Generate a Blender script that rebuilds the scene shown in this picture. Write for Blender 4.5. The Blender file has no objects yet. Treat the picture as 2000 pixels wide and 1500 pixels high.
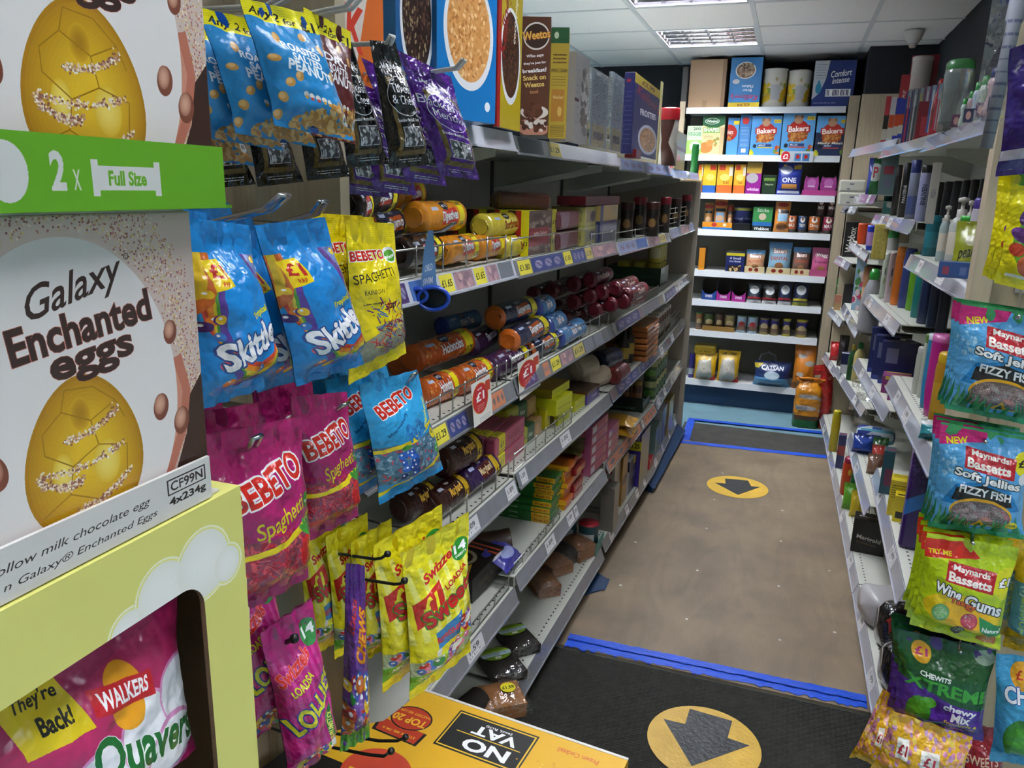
import bpy, math, random
import numpy as np
from mathutils import Vector, Matrix, noise

# ------------------------------------------------------------------ camera, world, light
F_PX = 1510.0
CAM = Vector((0.0, 0.0, 1.58))
YAW, PITCH, ROLL = math.radians(19.137), math.radians(14.306), math.radians(1.448)
_fw = Vector((-math.sin(YAW) * math.cos(PITCH), math.cos(YAW) * math.cos(PITCH), -math.sin(PITCH)))
_r = Vector((math.cos(YAW), math.sin(YAW), 0))
_u = _r.cross(_fw)
_r2 = _r * math.cos(ROLL) + _u * math.sin(ROLL)
_u2 = -_r * math.sin(ROLL) + _u * math.cos(ROLL)
sc = bpy.context.scene
cd = bpy.data.cameras.new('camera')
cam = bpy.data.objects.new('camera', cd)
sc.collection.objects.link(cam)
m3 = Matrix((_r2, _u2, -_fw)).transposed()
cam.matrix_world = Matrix.Translation(CAM) @ m3.to_4x4()
cd.sensor_width = 36.0
cd.lens = F_PX / 2000.0 * 36.0
cd.clip_start = 0.02
sc.camera = cam
w = bpy.data.worlds.new('world')
sc.world = w
w.use_nodes = True
w.node_tree.nodes['Background'].inputs[0].default_value = (0.75, 0.85, 1.0, 1)
w.node_tree.nodes['Background'].inputs[1].default_value = 0.03
sc.view_settings.view_transform = 'Standard'
sc.view_settings.look = 'None'
sc.view_settings.gamma = 1
sc.view_settings.use_curve_mapping = False
sc.view_settings.exposure = 1.0
CEIL = 2.50
# fluorescent panels: (x centre, y centre, watts)
FIXTURES = [(-0.595, 5.23, 62), (-0.595, 4.03, 30), (-0.595, 2.83, 28), (0.005, 1.63, 22), (0.005, 0.43, 12), (0.005, -0.77, 26), (1.805, 0.43, 60), (1.805, -0.77, 40), (-2.395, 4.03, 110), (-2.395, 1.63, 90)]  # from the near mat on: unseen, added to light near goods and ceiling
for x, y, e in FIXTURES:
    l = bpy.data.lights.new('tube_light', 'AREA')
    l.shape = 'SQUARE'; l.size = 0.54; l.energy = e; l.color = (0.93, 0.97, 1.0)
    o = bpy.data.objects.new('tube_light', l)
    o.location = (x, y, CEIL + 0.085)
    sc.collection.objects.link(o)

def ray(px, py):
    return _r2 * ((px - 1000) / F_PX) - _u2 * ((py - 750) / F_PX) + _fw
def at_z(px, py, z):
    d = ray(px, py); return CAM + d * ((z - CAM.z) / d.z)
def at_x(px, py, x):
    d = ray(px, py); return CAM + d * (x / d.x)
def at_y(px, py, y):
    d = ray(px, py); return CAM + d * (y / d.y)
def at_plane(px, py, p0, n):
    d = ray(px, py); return CAM + d * ((p0 - CAM).dot(n) / d.dot(n))

# ------------------------------------------------------------------ materials
MATS = {}
def srgb(c):
    if isinstance(c, str):
        c = c.lstrip('#'); c = c if len(c) == 6 else ''.join(k * 2 for k in c); c = tuple(int(c[i:i + 2], 16) / 255 for i in (0, 2, 4))
    return tuple((v / 12.92 if v <= 0.04045 else ((v + 0.055) / 1.055) ** 2.4) for v in c[:3])
def mat(name, col, rough=0.5, metal=0.0, bump=0.0, bscale=60, var=0.0, vscale=8, emit=0, trans=0.0, spec=0.5, stretch=None, coat=0, alpha=1):
    if name in MATS: return MATS[name]
    m = bpy.data.materials.new(name); m.use_nodes = True
    nt = m.node_tree; b = nt.nodes['Principled BSDF']
    rgb = srgb(col)
    b.inputs['Base Color'].default_value = (*rgb, 1)
    b.inputs['Roughness'].default_value = rough
    b.inputs['Metallic'].default_value = metal
    b.inputs['Specular IOR Level'].default_value = spec
    b.inputs['Transmission Weight'].default_value = trans
    b.inputs['Coat Weight'].default_value = coat
    b.inputs['Alpha'].default_value = alpha
    if emit:
        b.inputs['Emission Color'].default_value = (*rgb, 1); b.inputs['Emission Strength'].default_value = emit
    if var or bump:
        tc = nt.nodes.new('ShaderNodeTexCoord'); mp = nt.nodes.new('ShaderNodeMapping')
        nt.links.new(tc.outputs['Object'], mp.inputs[0])
        if stretch: mp.inputs['Scale'].default_value = stretch
    if var:
        n = nt.nodes.new('ShaderNodeTexNoise'); n.inputs['Scale'].default_value = vscale; n.inputs['Detail'].default_value = 6
        nt.links.new(mp.outputs[0], n.inputs['Vector'])
        r = nt.nodes.new('ShaderNodeValToRGB')
        r.color_ramp.elements[0].position = 0.3; r.color_ramp.elements[1].position = 0.7
        r.color_ramp.elements[0].color = (*[c * (1 - var) for c in rgb], 1)
        r.color_ramp.elements[1].color = (*[min(1, c * (1 + var)) for c in rgb], 1)
        nt.links.new(n.outputs[0], r.inputs[0]); nt.links.new(r.outputs[0], b.inputs['Base Color'])
    if bump:
        n = nt.nodes.new('ShaderNodeTexNoise'); n.inputs['Scale'].default_value = bscale; n.inputs['Detail'].default_value = 3
        nt.links.new(mp.outputs[0], n.inputs['Vector'])
        bp = nt.nodes.new('ShaderNodeBump'); bp.inputs['Strength'].default_value = min(1, bump); bp.inputs['Distance'].default_value = 0.01 * max(1, bump * 2.2 if coat else 1)
        nt.links.new(n.outputs[0], bp.inputs['Height']); nt.links.new(bp.outputs[0], b.inputs['Normal'])
    MATS[name] = m
    return m
def film(name, op=0.25, tint=(1, 1, 1)):
    if name in MATS: return MATS[name]
    m = bpy.data.materials.new(name); m.use_nodes = True; nt = m.node_tree
    for n in list(nt.nodes): nt.nodes.remove(n)
    o = nt.nodes.new('ShaderNodeOutputMaterial'); mx = nt.nodes.new('ShaderNodeMixShader')
    t = nt.nodes.new('ShaderNodeBsdfTransparent'); t.inputs[0].default_value = (*tint, 1)
    g = nt.nodes.new('ShaderNodeBsdfGlossy'); g.inputs['Roughness'].default_value = 0.08
    mx.inputs[0].default_value = op
    nt.links.new(t.outputs[0], mx.inputs[1]); nt.links.new(g.outputs[0], mx.inputs[2]); nt.links.new(mx.outputs[0], o.inputs[0])
    tc = nt.nodes.new('ShaderNodeTexCoord'); n = nt.nodes.new('ShaderNodeTexNoise'); n.inputs['Scale'].default_value = 25
    bp = nt.nodes.new('ShaderNodeBump'); bp.inputs['Strength'].default_value = 0.9; bp.inputs['Distance'].default_value = 0.02
    nt.links.new(tc.outputs['Object'], n.inputs['Vector']); nt.links.new(n.outputs[0], bp.inputs['Height']); nt.links.new(bp.outputs[0], g.inputs['Normal'])
    MATS[name] = m; return m

# ------------------------------------------------------------------ printed artwork drawn in code
_TXT = {}
def _glyphs(s, bold, shear):
    k = (s, bold, shear)
    if k in _TXT: return _TXT[k]
    c = bpy.data.curves.new('lettering', 'FONT'); c.body = s; c.size = 1; c.offset = bold; c.shear = shear; c.resolution_u = 3
    c.align_x = 'CENTER'
    o = bpy.data.objects.new('lettering', c)
    me = bpy.data.meshes.new_from_object(o)
    me.calc_loop_triangles()
    v = np.zeros(len(me.vertices) * 3, np.float32); me.vertices.foreach_get('co', v); v = v.reshape(-1, 3)[:, :2]
    t = np.zeros(len(me.loop_triangles) * 3, np.int32); me.loop_triangles.foreach_get('vertices', t)
    tri = v[t.reshape(-1, 3)]
    bpy.data.objects.remove(o); bpy.data.curves.remove(c); bpy.data.meshes.remove(me)
    if len(tri):
        lo = tri.reshape(-1, 2).min(0); hi = tri.reshape(-1, 2).max(0)
        tri = (tri - (lo + hi) / 2)
        _TXT[k] = (tri, hi - lo)
    else: _TXT[k] = (tri, np.array([1., 1.]))
    return _TXT[k]
class Art:
    """flat print, x to the right and y downwards, both 0..1; sizes are fractions of the height"""
    def __init__(s, asp, px, bg):
        s.H = int(px); s.W = max(8, int(px * asp)); s.asp = asp
        s.a = np.empty((s.H, s.W, 3), np.float32); s.a[:] = srgb(bg); s.rng = np.random.RandomState(7)
        s.Y, s.X = np.mgrid[0:s.H, 0:s.W].astype(np.float32)
        s.X = (s.X + .5) / s.W; s.Y = (s.Y + .5) / s.H
    def _box(s, x0, y0, x1, y1):
        return max(0, int(x0 * s.W)), max(0, int(y0 * s.H)), min(s.W, int(math.ceil(x1 * s.W)) + 1), min(s.H, int(math.ceil(y1 * s.H)) + 1)
    def rect(s, x0, y0, x1, y1, c):
        s.a[max(0, int(round(y0 * s.H))):max(0, int(round(y1 * s.H))), max(0, int(round(x0 * s.W))):max(0, int(round(x1 * s.W)))] = srgb(c); return s
    def ell(s, cx, cy, rx, ry, c, rot=0, c2=None):
        R = max(rx, ry) * 1.02
        a, b, d, e = s._box(cx - R / s.asp, cy - R, cx + R / s.asp, cy + R)
        if d <= a or e <= b: return s
        X = (s.X[b:e, a:d] - cx) * s.asp; Y = s.Y[b:e, a:d] - cy
        q = math.radians(rot); u = X * math.cos(q) + Y * math.sin(q); v = -X * math.sin(q) + Y * math.cos(q)
        r = (u / rx) ** 2 + (v / ry) ** 2; k = r < 1
        if c2 is None: s.a[b:e, a:d][k] = srgb(c)
        else:
            t = np.clip(r, 0, 1)[..., None]; col = np.array(srgb(c)) * (1 - t) + np.array(srgb(c2)) * t
            s.a[b:e, a:d][k] = col[k]
        return s
    def poly(s, pts, c):
        xs = [p[0] for p in pts]; ys = [p[1] for p in pts]
        a, b, d, e = s._box(min(xs), min(ys), max(xs), max(ys))
        if d <= a or e <= b: return s
        X = s.X[b:e, a:d]; Y = s.Y[b:e, a:d]; k = np.zeros(X.shape, bool)
        for i in range(len(pts)):
            x0, y0 = pts[i]; x1, y1 = pts[i - 1]
            if y0 == y1: continue
            k ^= ((y0 > Y) != (y1 > Y)) & (X < (x1 - x0) * (Y - y0) / (y1 - y0) + x0)
        s.a[b:e, a:d][k] = srgb(c); return s
    def line(s, pts, wd, c):
        for (x0, y0), (x1, y1) in zip(pts[:-1], pts[1:]):
            dx, dy = (x1 - x0) * s.asp, y1 - y0; L = math.hypot(dx, dy) or 1; nx, ny = -dy / L * wd / 2 / s.asp, dx / L * wd / 2
            s.poly([(x0 + nx, y0 + ny), (x1 + nx, y1 + ny), (x1 - nx, y1 - ny), (x0 - nx, y0 - ny)], c)
            s.ell(x1, y1, wd / 2, wd / 2, c)
        return s
    def text(s, t, cx, cy, h, c, w=None, rot=0, bold=0.02, shear=0, ol=None, olw=0.05, vert=1):
        """h: text height, w: width it is fitted to (both fractions of the art's height / width)"""
        bold = min(bold, .035)
        if ol is not None:
            k = min(olw, .09) * .9 * h
            for i in range(10): s.text(t, cx + k * math.cos(i * .628) / s.asp, cy + k * math.sin(i * .628), h, ol, w, rot, bold, shear)
        tri, sz = _glyphs(t, bold, shear)
        base, bs = _glyphs(t, 0.02, shear)
        if not len(tri): return s
        ky = h / bs[1]; kx = ky if w is None else w * s.asp / bs[0]
        P = tri.reshape(-1, 2) * [kx, -ky]; q = math.radians(rot); cs, sn = math.cos(q), math.sin(q)
        P = np.stack([P[:, 0] * cs + P[:, 1] * sn, -P[:, 0] * sn + P[:, 1] * cs], 1)
        P = (P / [s.asp, 1] + [cx, cy]) * [s.W, s.H] - 0.5
        col = srgb(c); T = P.reshape(-1, 3, 2)
        for (x0, y0), (x1, y1), (x2, y2) in T.tolist():
            a = max(0, math.ceil(min(x0, x1, x2))); d = min(s.W - 1, math.floor(max(x0, x1, x2)))
            b = max(0, math.ceil(min(y0, y1, y2))); e = min(s.H - 1, math.floor(max(y0, y1, y2)))
            if d < a or e < b: continue
            X = np.arange(a, d + 1)[None, :]; Y = np.arange(b, e + 1)[:, None]
            e0 = (x1 - x0) * (Y - y0) - (y1 - y0) * (X - x0); e1 = (x2 - x1) * (Y - y1) - (y2 - y1) * (X - x1); e2 = (x0 - x2) * (Y - y2) - (y0 - y2) * (X - x2)
            k = ((e0 >= 0) & (e1 >= 0) & (e2 >= 0)) | ((e0 <= 0) & (e1 <= 0) & (e2 <= 0))
            s.a[b:e + 1, a:d + 1][k] = col
        return s
    def dots(s, n, box, cols, r0, r1, asp=1.0, sh=True, test=None):
        x0, y0, x1, y1 = box; g = s.rng
        for i in range(n):
            x, y = g.uniform(x0, x1), g.uniform(y0, y1); r = g.uniform(r0, r1); c = cols[g.randint(len(cols))]
            if test and not test(x, y): continue
            s.ell(x, y, r, r * asp, c, g.uniform(0, 180))
            if sh: s.ell(x - r * .25 / s.asp, y - r * .3, r * .3, r * .3 * asp, '#ffffff')
        return s
    def lines(s, n, box, c, h=.008):
        x0, y0, x1, y1 = box
        for i in range(n):
            y = y0 + (y1 - y0) * (i + .5) / n; x = x0
            while x < x1 - .02:
                L = s.rng.uniform(.03, .12) * (x1 - x0) / .5; s.rect(x, y, min(x1, x + L), y + h, c); x += L + .015
        return s
    def bars(s, box, c='#111111', n=24):
        x0, y0, x1, y1 = box; s.rect(x0, y0, x1, y1, '#ffffff')
        for i in range(n):
            if s.rng.rand() < .75:
                a = x0 + (x1 - x0) * (i + .3) / (n + .6); s.rect(a, y0 + (y1 - y0) * .1, a + (x1 - x0) / n * s.rng.uniform(.3, .8), y1 - (y1 - y0) * .1, c)
        return s
    def noise(s, k=.05, box=(0, 0, 1, 1)):
        return s
    def image(s, name):
        im = bpy.data.images.new(name, s.W, s.H)
        o = np.ones((s.H, s.W, 4), np.float32); a = np.clip(s.a[::-1], 0, 1)
        o[..., :3] = np.where(a <= .0031308, a * 12.92, 1.055 * np.power(np.maximum(a, 1e-8), 1 / 2.4) - .055)
        im.pixels.foreach_set(o.ravel()); im.update(); im.pack(); return im
def artmat(name, art, rough=0.35, bump=0.0, bscale=30, coat=0.0, metal=0.0):
    if name in MATS: return MATS[name]
    if callable(art): art = art()
    m = mat(name, '#ffffff', rough, metal, bump * 3.2, bscale * .9, coat=coat)
    t = m.node_tree.nodes.new('ShaderNodeTexImage'); t.image = art.image(name + '_print')
    m.node_tree.links.new(t.outputs[0], m.node_tree.nodes['Principled BSDF'].inputs['Base Color'])
    return m

# ------------------------------------------------------------------ mesh helpers
class MB:
    def __init__(s): s.v = []; s.f = []; s.uv = []; s.mi = []
    def quad(s, a, b, c, d, mi=0, uv=None):
        n = len(s.v); s.v += [tuple(a), tuple(b), tuple(c), tuple(d)]; s.f.append((n, n + 1, n + 2, n + 3)); s.mi.append(mi)
        s.uv.append(uv or ((0, 0), (1, 0), (1, 1), (0, 1)))
    def poly(s, pts, mi=0):
        n = len(s.v); s.v += [tuple(p) for p in pts]; s.f.append(tuple(range(n, n + len(pts)))); s.mi.append(mi); s.uv.append([(0, 0)] * len(pts))
    def hexa(s, p, mi=(0,) * 6, uvs=None):
        """p: 8 corners, 0-3 bottom (front-left, front-right, back-right, back-left), 4-7 top"""
        F = ((0, 1, 5, 4), (1, 2, 6, 5), (2, 3, 7, 6), (3, 0, 4, 7), (4, 5, 6, 7), (3, 2, 1, 0))
        n = len(s.v); s.v += [tuple(q) for q in p]
        for i, f in enumerate(F):
            s.f.append(tuple(n + k for k in f)); s.mi.append(mi[i]); s.uv.append(((0, 0), (1, 0), (1, 1), (0, 1)))
    def box(s, x0, y0, z0, x1, y1, z1, mi=(0,) * 6):
        s.hexa([(x0, y0, z0), (x1, y0, z0), (x1, y1, z0), (x0, y1, z0), (x0, y0, z1), (x1, y0, z1), (x1, y1, z1), (x0, y1, z1)], mi)
    def grid(s, fn, nu, nv, mi=0, flip=False, u0=0, u1=1):
        n = len(s.v)
        for j in range(nv + 1):
            for i in range(nu + 1): s.v.append(tuple(fn(i / nu, j / nv)))
        for j in range(nv):
            for i in range(nu):
                a = n + j * (nu + 1) + i; q = [a, a + 1, a + nu + 2, a + nu + 1]
                U = [(i, j), (i + 1, j), (i + 1, j + 1), (i, j + 1)]
                U = [(u0 + (u1 - u0) * x / nu, y / nv) for x, y in U]
                if flip: q.reverse(); U.reverse()
                s.f.append(tuple(q)); s.mi.append(mi); s.uv.append(U)
    def lathe(s, prof, n=16, c=(0, 0, 0), sx=1, sy=1, mi=None, caps=True, u0=0.0, v01=None):
        """prof: list of (r, z[, mat]) from the bottom up"""
        b = len(s.v); k = len(prof)
        for p in prof:
            for i in range(n + 1):
                a = 2 * math.pi * i / n - math.pi / 2 - math.pi; s.v.append((c[0] + p[0] * math.cos(a) * sx, c[1] + p[0] * math.sin(a) * sy, c[2] + p[1]))
        z0, z1 = v01 or (prof[0][1], prof[-1][1])
        for j in range(k - 1):
            m_ = prof[j][2] if len(prof[j]) > 2 else (mi or 0)
            va, vb = (prof[j][1] - z0) / (z1 - z0 + 1e-9), (prof[j + 1][1] - z0) / (z1 - z0 + 1e-9)
            for i in range(n):
                a = b + j * (n + 1) + i; s.f.append((a, a + 1, a + n + 2, a + n + 1)); s.mi.append(m_)
                s.uv.append(((i / n, va), ((i + 1) / n, va), ((i + 1) / n, vb), (i / n, vb)))
        if caps:
            for j, rev in ((0, True), (k - 1, False)):
                if prof[j][0] < 1e-5: continue
                q = [b + j * (n + 1) + i for i in range(n)]
                if rev: q.reverse()
                s.f.append(tuple(q)); s.mi.append((prof[j][2] if len(prof[j]) > 2 else (mi or 0))); s.uv.append([(.5, .5)] * n)
    def tube(s, pts, r, n=8, mi=0):
        pts = [Vector(p) for p in pts]; b = len(s.v); ref = None
        for i, p in enumerate(pts):
            t = (pts[min(i + 1, len(pts) - 1)] - pts[max(i - 1, 0)]).normalized()
            if ref is None: ref = t.orthogonal().normalized()
            ref = (ref - t * ref.dot(t)).normalized(); q = t.cross(ref)
            for k in range(n):
                a = 2 * math.pi * k / n; s.v.append(tuple(p + (ref * math.cos(a) + q * math.sin(a)) * r))
        for i in range(len(pts) - 1):
            for k in range(n):
                a = b + i * n + k; c = b + i * n + (k + 1) % n
                s.f.append((a, c, c + n, a + n)); s.mi.append(mi); s.uv.append(((0, 0), (1, 0), (1, 1), (0, 1)))
        for q in ([b + k for k in range(n)][::-1], [b + (len(pts) - 1) * n + k for k in range(n)]):
            s.f.append(tuple(q)); s.mi.append(mi); s.uv.append([(0, 0)] * n)
    def build(s, name, mats, parent=None, smooth=False, bevel=0, loc=None, rz=0):
        me = bpy.data.meshes.new(name)
        me.from_pydata(s.v, [], s.f)
        if not isinstance(mats, (list, tuple)): mats = [mats]
        for m in mats: me.materials.append(m)
        me.polygons.foreach_set('material_index', s.mi)
        uv = me.uv_layers.new(name='UVMap'); flat = [c for f in s.uv for p in f for c in p]; uv.data.foreach_set('uv', flat)
        if smooth: me.polygons.foreach_set('use_smooth', [True] * len(s.f))
        me.validate(); me.update()
        o = bpy.data.objects.new(name, me); sc.collection.objects.link(o)
        if parent is not None: o.parent = parent
        if bevel:
            b = o.modifiers.new('Bevel', 'BEVEL'); b.width = bevel; b.segments = 2; b.limit_method = 'ANGLE'; b.angle_limit = math.radians(50)
        if loc is not None: o.location = loc
        if rz: o.rotation_euler.z = rz
        return o
USED = {}
def tag(o, label, cat, group=None):
    n = len(label.split())
    if not 4 <= n <= 16: print('LABEL LENGTH', n, label)
    if label in USED and not (group and USED[label] == group): print('DUP LABEL', label)
    USED[label] = group
    o['label'] = label; o['category'] = cat
    if group: o['group'] = group
    return o
def empty(name, loc=(0, 0, 0), label=None, cat=None, group=None):
    o = bpy.data.objects.new(name, None); o.location = loc; o.empty_display_size = .05; sc.collection.objects.link(o)
    if label: tag(o, label, cat, group)
    return o
def struct(o): o['kind'] = 'structure'; return o
def copy_tree(o, parent=None, off=(0, 0, 0), rz=0):
    c = o.copy(); sc.collection.objects.link(c)
    if parent is not None: c.parent = parent
    else: c.location = Vector(o.location) + Vector(off); c.rotation_euler.z += rz
    for ch in o.children: copy_tree(ch, c)
    return c
ORD = ['first', 'second', 'third', 'fourth', 'fifth', 'sixth', 'seventh', 'eighth', 'ninth', 'tenth', 'eleventh', 'twelfth']
# ------------------------------------------------------------------ the room
M_floor = mat('blue_vinyl', '#7296a2', 0.45, var=0.14, vscale=5, bump=0.05, bscale=90)
M_wall = mat('navy_wall_paint', '#161a26', 0.7, bump=0.1, bscale=120)
M_tile = mat('mineral_ceiling_tile', '#f0eeee', 0.9, bump=0.25, bscale=220)
M_grid = mat('white_grid_bar', '#cfd2d6', 0.5)
XR, YB, XL, YF = 0.75, 6.25, -4.5, -1.6
XN, YN = 3.2, 2.06   # unseen shop widened here so side light reaches the near goods
b = MB(); b.box(XL, YF, -0.05, XN, YB, 0); struct(b.build('floor', M_floor))
b = MB(); b.box(XR, YN, 0, XR + .1, YB, CEIL); struct(b.build('wall_right', M_wall))
b = MB(); b.box(XR + .1, YN, 0, XN, YN + .1, CEIL); struct(b.build('wall_front_right', mat('cream_wall_paint', '#c4c0b4', .8)))
b = MB(); b.box(XN, YF, 0, XN + .1, YN, CEIL); struct(b.build('wall_far_right', mat('cream_wall_paint', '#c4c0b4', .8)))
b = MB(); b.box(XL, YB, 0, XR, YB + .1, CEIL); struct(b.build('wall_back', M_wall))
b = MB(); b.box(.36, 5.70, 0, XR, YB, CEIL); struct(b.build('wall_back_right', M_wall))
M_lwall = mat('pale_wall_paint', '#b9b6ac', 0.8)
b = MB(); b.box(XL - .1, YF, 0, XL, YB, CEIL); struct(b.build('wall_left', M_lwall))
b = MB(); b.box(XL, YF - .1, 0, XN, YF, CEIL); struct(b.build('wall_front', M_lwall))
b = MB(); b.box(XL, YF, CEIL + .16, XN, YB, CEIL + .2); ceil = struct(b.build('ceiling', M_tile))
# 600 mm grid of tiles and bars
gx = [-0.895 + .6 * k for k in range(-6, 3)]; gy = [4.93 + .6 * k for k in range(-10, 3)]
gx = [XL] + gx + [XR] + [.905, 1.505, 2.105, 2.705, XN]; gy = [YF] + gy + [YB]
fx = {(round(x, 2), round(y, 2)) for x, y, _ in FIXTURES}
tm = {}
for i in range(len(gx) - 1):
    for j in range(len(gy) - 1):
        x0, x1, y0, y1 = gx[i], gx[i + 1], gy[j], gy[j + 1]
        if x0 > .7 and y0 > 1.9: continue
        if any(abs((x0 + x1) / 2 - a) < .05 and abs((y0 + y1) / 2 - c) < .05 for a, c, _ in FIXTURES): continue
        k = (round(x1 - x0, 3), round(y1 - y0, 3))
        hx, hy = (x1 - x0) / 2 - .007, (y1 - y0) / 2 - .007
        if hx < .02 or hy < .02: continue
        if k in tm:
            o = tm[k].copy(); sc.collection.objects.link(o)
        else:
            b = MB(); b.box(-hx, -hy, -.006, hx, hy, .012); o = b.build('ceiling_tile', M_tile, ceil); tm[k] = o
        o.location = ((x0 + x1) / 2, (y0 + y1) / 2, CEIL)
b = MB()
for x in gx[1:-1]: b.box(x - .012, YF, CEIL - .009, x + .012, YB if x < .7 else YN, CEIL - .004)
for y in gy[1:-1]: b.box(XL, y - .012, CEIL - .0085, XR if y > 2 else XN, y + .012, CEIL - .0045)
b.build('ceiling_grid', M_grid, ceil)
# recessed louvre lights
M_alu = mat('mirror_aluminium', '#d5d2d8', 0.12, 1.0, bump=.12, bscale=30)
M_tube = mat('lit_fluorescent_tube', '#f4f8ff', 0.4, emit=2.5)
LN = ['recessed square louvre ceiling light nearest the back shelving', 'second recessed louvre ceiling light from the back, cut by the frame top']
first = None
for q, (x, y, e) in enumerate(FIXTURES):
    lab = LN[q] if q < 2 else 'recessed louvre ceiling light over the %s' % ['', '', 'middle of the aisle', 'near mat', 'floor just ahead', 'space behind the viewer', 'open floor on the right', 'far right corner behind the viewer', 'far end of the next aisle', 'middle of the next aisle'][q]  # all but the mid-aisle one are unseen, added for their light
    e_ = empty('ceiling_light', (x, y, CEIL), lab, 'light')
    if first is None:
        first = e_
        b = MB()
        for s in (-1, 1): b.box(s * .288 - .010, -.298, -.006, s * .288 + .010, .298, .004); b.box(-.278, s * .288 - .010, -.006, .278, s * .288 + .010, .004)
        b.build('frame', M_grid, e_)
        b = MB(); h = .09
        b.quad((-.278, -.278, 0), (-.278, .278, 0), (-.278, .278, h), (-.278, -.278, h)); b.quad((.278, .278, 0), (.278, -.278, 0), (.278, -.278, h), (.278, .278, h))
        b.quad((-.278, .278, 0), (.278, .278, 0), (.278, .278, h), (-.278, .278, h)); b.quad((.278, -.278, 0), (-.278, -.278, 0), (-.278, -.278, h), (.278, -.278, h))
        b.quad((-.278, -.278, h), (-.278, .278, h), (.278, .278, h), (.278, -.278, h)); b.build('reflector', M_alu, e_)
        for i in range(-2, 3):   # deep parabolic blades
            if abs(i) == 2: continue
            b = MB(); n = 10
            b.grid(lambda u, v: (i * .139 - .020 * v ** 1.6 - .0006, -.278 + .556 * u, .002 + .055 * v), 4, 5)
            b.grid(lambda u, v: (i * .139 + .020 * v ** 1.6 + .0006, .278 - .556 * u, .002 + .055 * v), 4, 5)
            b.build('louvre_blade', M_alu, e_, smooth=True)
        for i in range(-2, 3):
            b = MB(); s0 = i * .111
            b.grid(lambda u, v: (.278 - .556 * u, s0 - .022 * v ** 1.6 - .0006, .002 + .055 * v), 4, 5)
            b.grid(lambda u, v: (-.278 + .556 * u, s0 + .022 * v ** 1.6 + .0006, .002 + .055 * v), 4, 5)
            b.build('louvre_blade', M_alu, e_, smooth=True)
        for i in (-1.5, -.5, .5, 1.5):
            b = MB(); b.tube([(i * .139, -.26, .072), (i * .139, .26, .072)], .008, 8); b.build('tube', M_tube, e_, smooth=True)
    else:
        for ch in first.children:
            c = ch.copy(); sc.collection.objects.link(c); c.parent = e_
# dome sensor on the ceiling
p = at_z(1787, 56, CEIL)
M_pl = mat('white_plastic', '#d8d6d2', 0.4)
e_ = empty('motion_sensor', (p.x, p.y, CEIL - .009), 'white conical motion sensor fixed to the ceiling in the far right corner', 'sensor')
b = MB(); b.lathe([(.052, 0), (.054, -.006), (.050, -.02), (.042, -.045), (.026, -.07)], 24, caps=True); b.build('sensor_body', M_pl, e_, True)
b = MB(); b.lathe([(.024, -.07), (.018, -.088), (.014, -.092), (.0, -.093)], 20, caps=False); b.build('sensor_lens', mat('pale_lens', '#c9c0b8', .25), e_, True)

# floor coverings
M_ply = mat('birch_plywood', '#94816f', 0.55)
nt = M_ply.node_tree; B = nt.nodes['Principled BSDF']
tc = nt.nodes.new('ShaderNodeTexCoord'); mp = nt.nodes.new('ShaderNodeMapping'); mp.inputs['Scale'].default_value = (2.0, .6, 1)
n1 = nt.nodes.new('ShaderNodeTexNoise'); n1.inputs['Scale'].default_value = 2.2; n1.inputs['Detail'].default_value = 3; n1.inputs['Distortion'].default_value = .6
wv = nt.nodes.new('ShaderNodeMath'); wv.operation = 'MULTIPLY'; wv.inputs[1].default_value = 38
sn = nt.nodes.new('ShaderNodeMath'); sn.operation = 'SINE'
n2 = nt.nodes.new('ShaderNodeTexNoise'); n2.inputs['Scale'].default_value = 3.5; n2.inputs['Detail'].default_value = 8
n3 = nt.nodes.new('ShaderNodeTexNoise'); n3.inputs['Scale'].default_value = 90; n3.inputs['Detail'].default_value = 2
mp3 = nt.nodes.new('ShaderNodeMapping'); mp3.inputs['Scale'].default_value = (3, .25, 1)
L = nt.links.new
L(tc.outputs['Object'], mp.inputs[0]); L(mp.outputs[0], n1.inputs['Vector']); L(n1.outputs[0], wv.inputs[0]); L(wv.outputs[0], sn.inputs[0])
L(tc.outputs['Object'], n2.inputs['Vector']); L(tc.outputs['Object'], mp3.inputs[0]); L(mp3.outputs[0], n3.inputs['Vector'])
r1 = nt.nodes.new('ShaderNodeValToRGB'); r1.color_ramp.elements[0].position = .3; r1.color_ramp.elements[1].position = .72
r1.color_ramp.elements[0].color = (*srgb('#6a5c4c'), 1); r1.color_ramp.elements[1].color = (*srgb('#86765f'), 1)
L(n2.outputs[0], r1.inputs[0])
mm = nt.nodes.new('ShaderNodeMath'); mm.operation = 'MULTIPLY_ADD'; mm.inputs[1].default_value = .06; mm.inputs[2].default_value = .95
L(sn.outputs[0], mm.inputs[0])
mm2 = nt.nodes.new('ShaderNodeMath'); mm2.operation = 'MULTIPLY_ADD'; mm2.inputs[1].default_value = .22; L(n3.outputs[0], mm2.inputs[0]); L(mm.outputs[0], mm2.inputs[2])
vm = nt.nodes.new('ShaderNodeVectorMath'); vm.operation = 'SCALE'; L(r1.outputs[0], vm.inputs[0]); L(mm2.outputs[0], vm.inputs['Scale']); L(vm.outputs[0], B.inputs['Base Color'])
b = MB(); b.box(-.66, 2.36, 0, .42, 4.90, .012)
ply = tag(b.build('plywood_board', M_ply), 'worn plywood sheet laid on the aisle floor between the mats', 'board')
M_scr = mat('bright_screw_head', '#cfcfc8', .35, .6)
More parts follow.
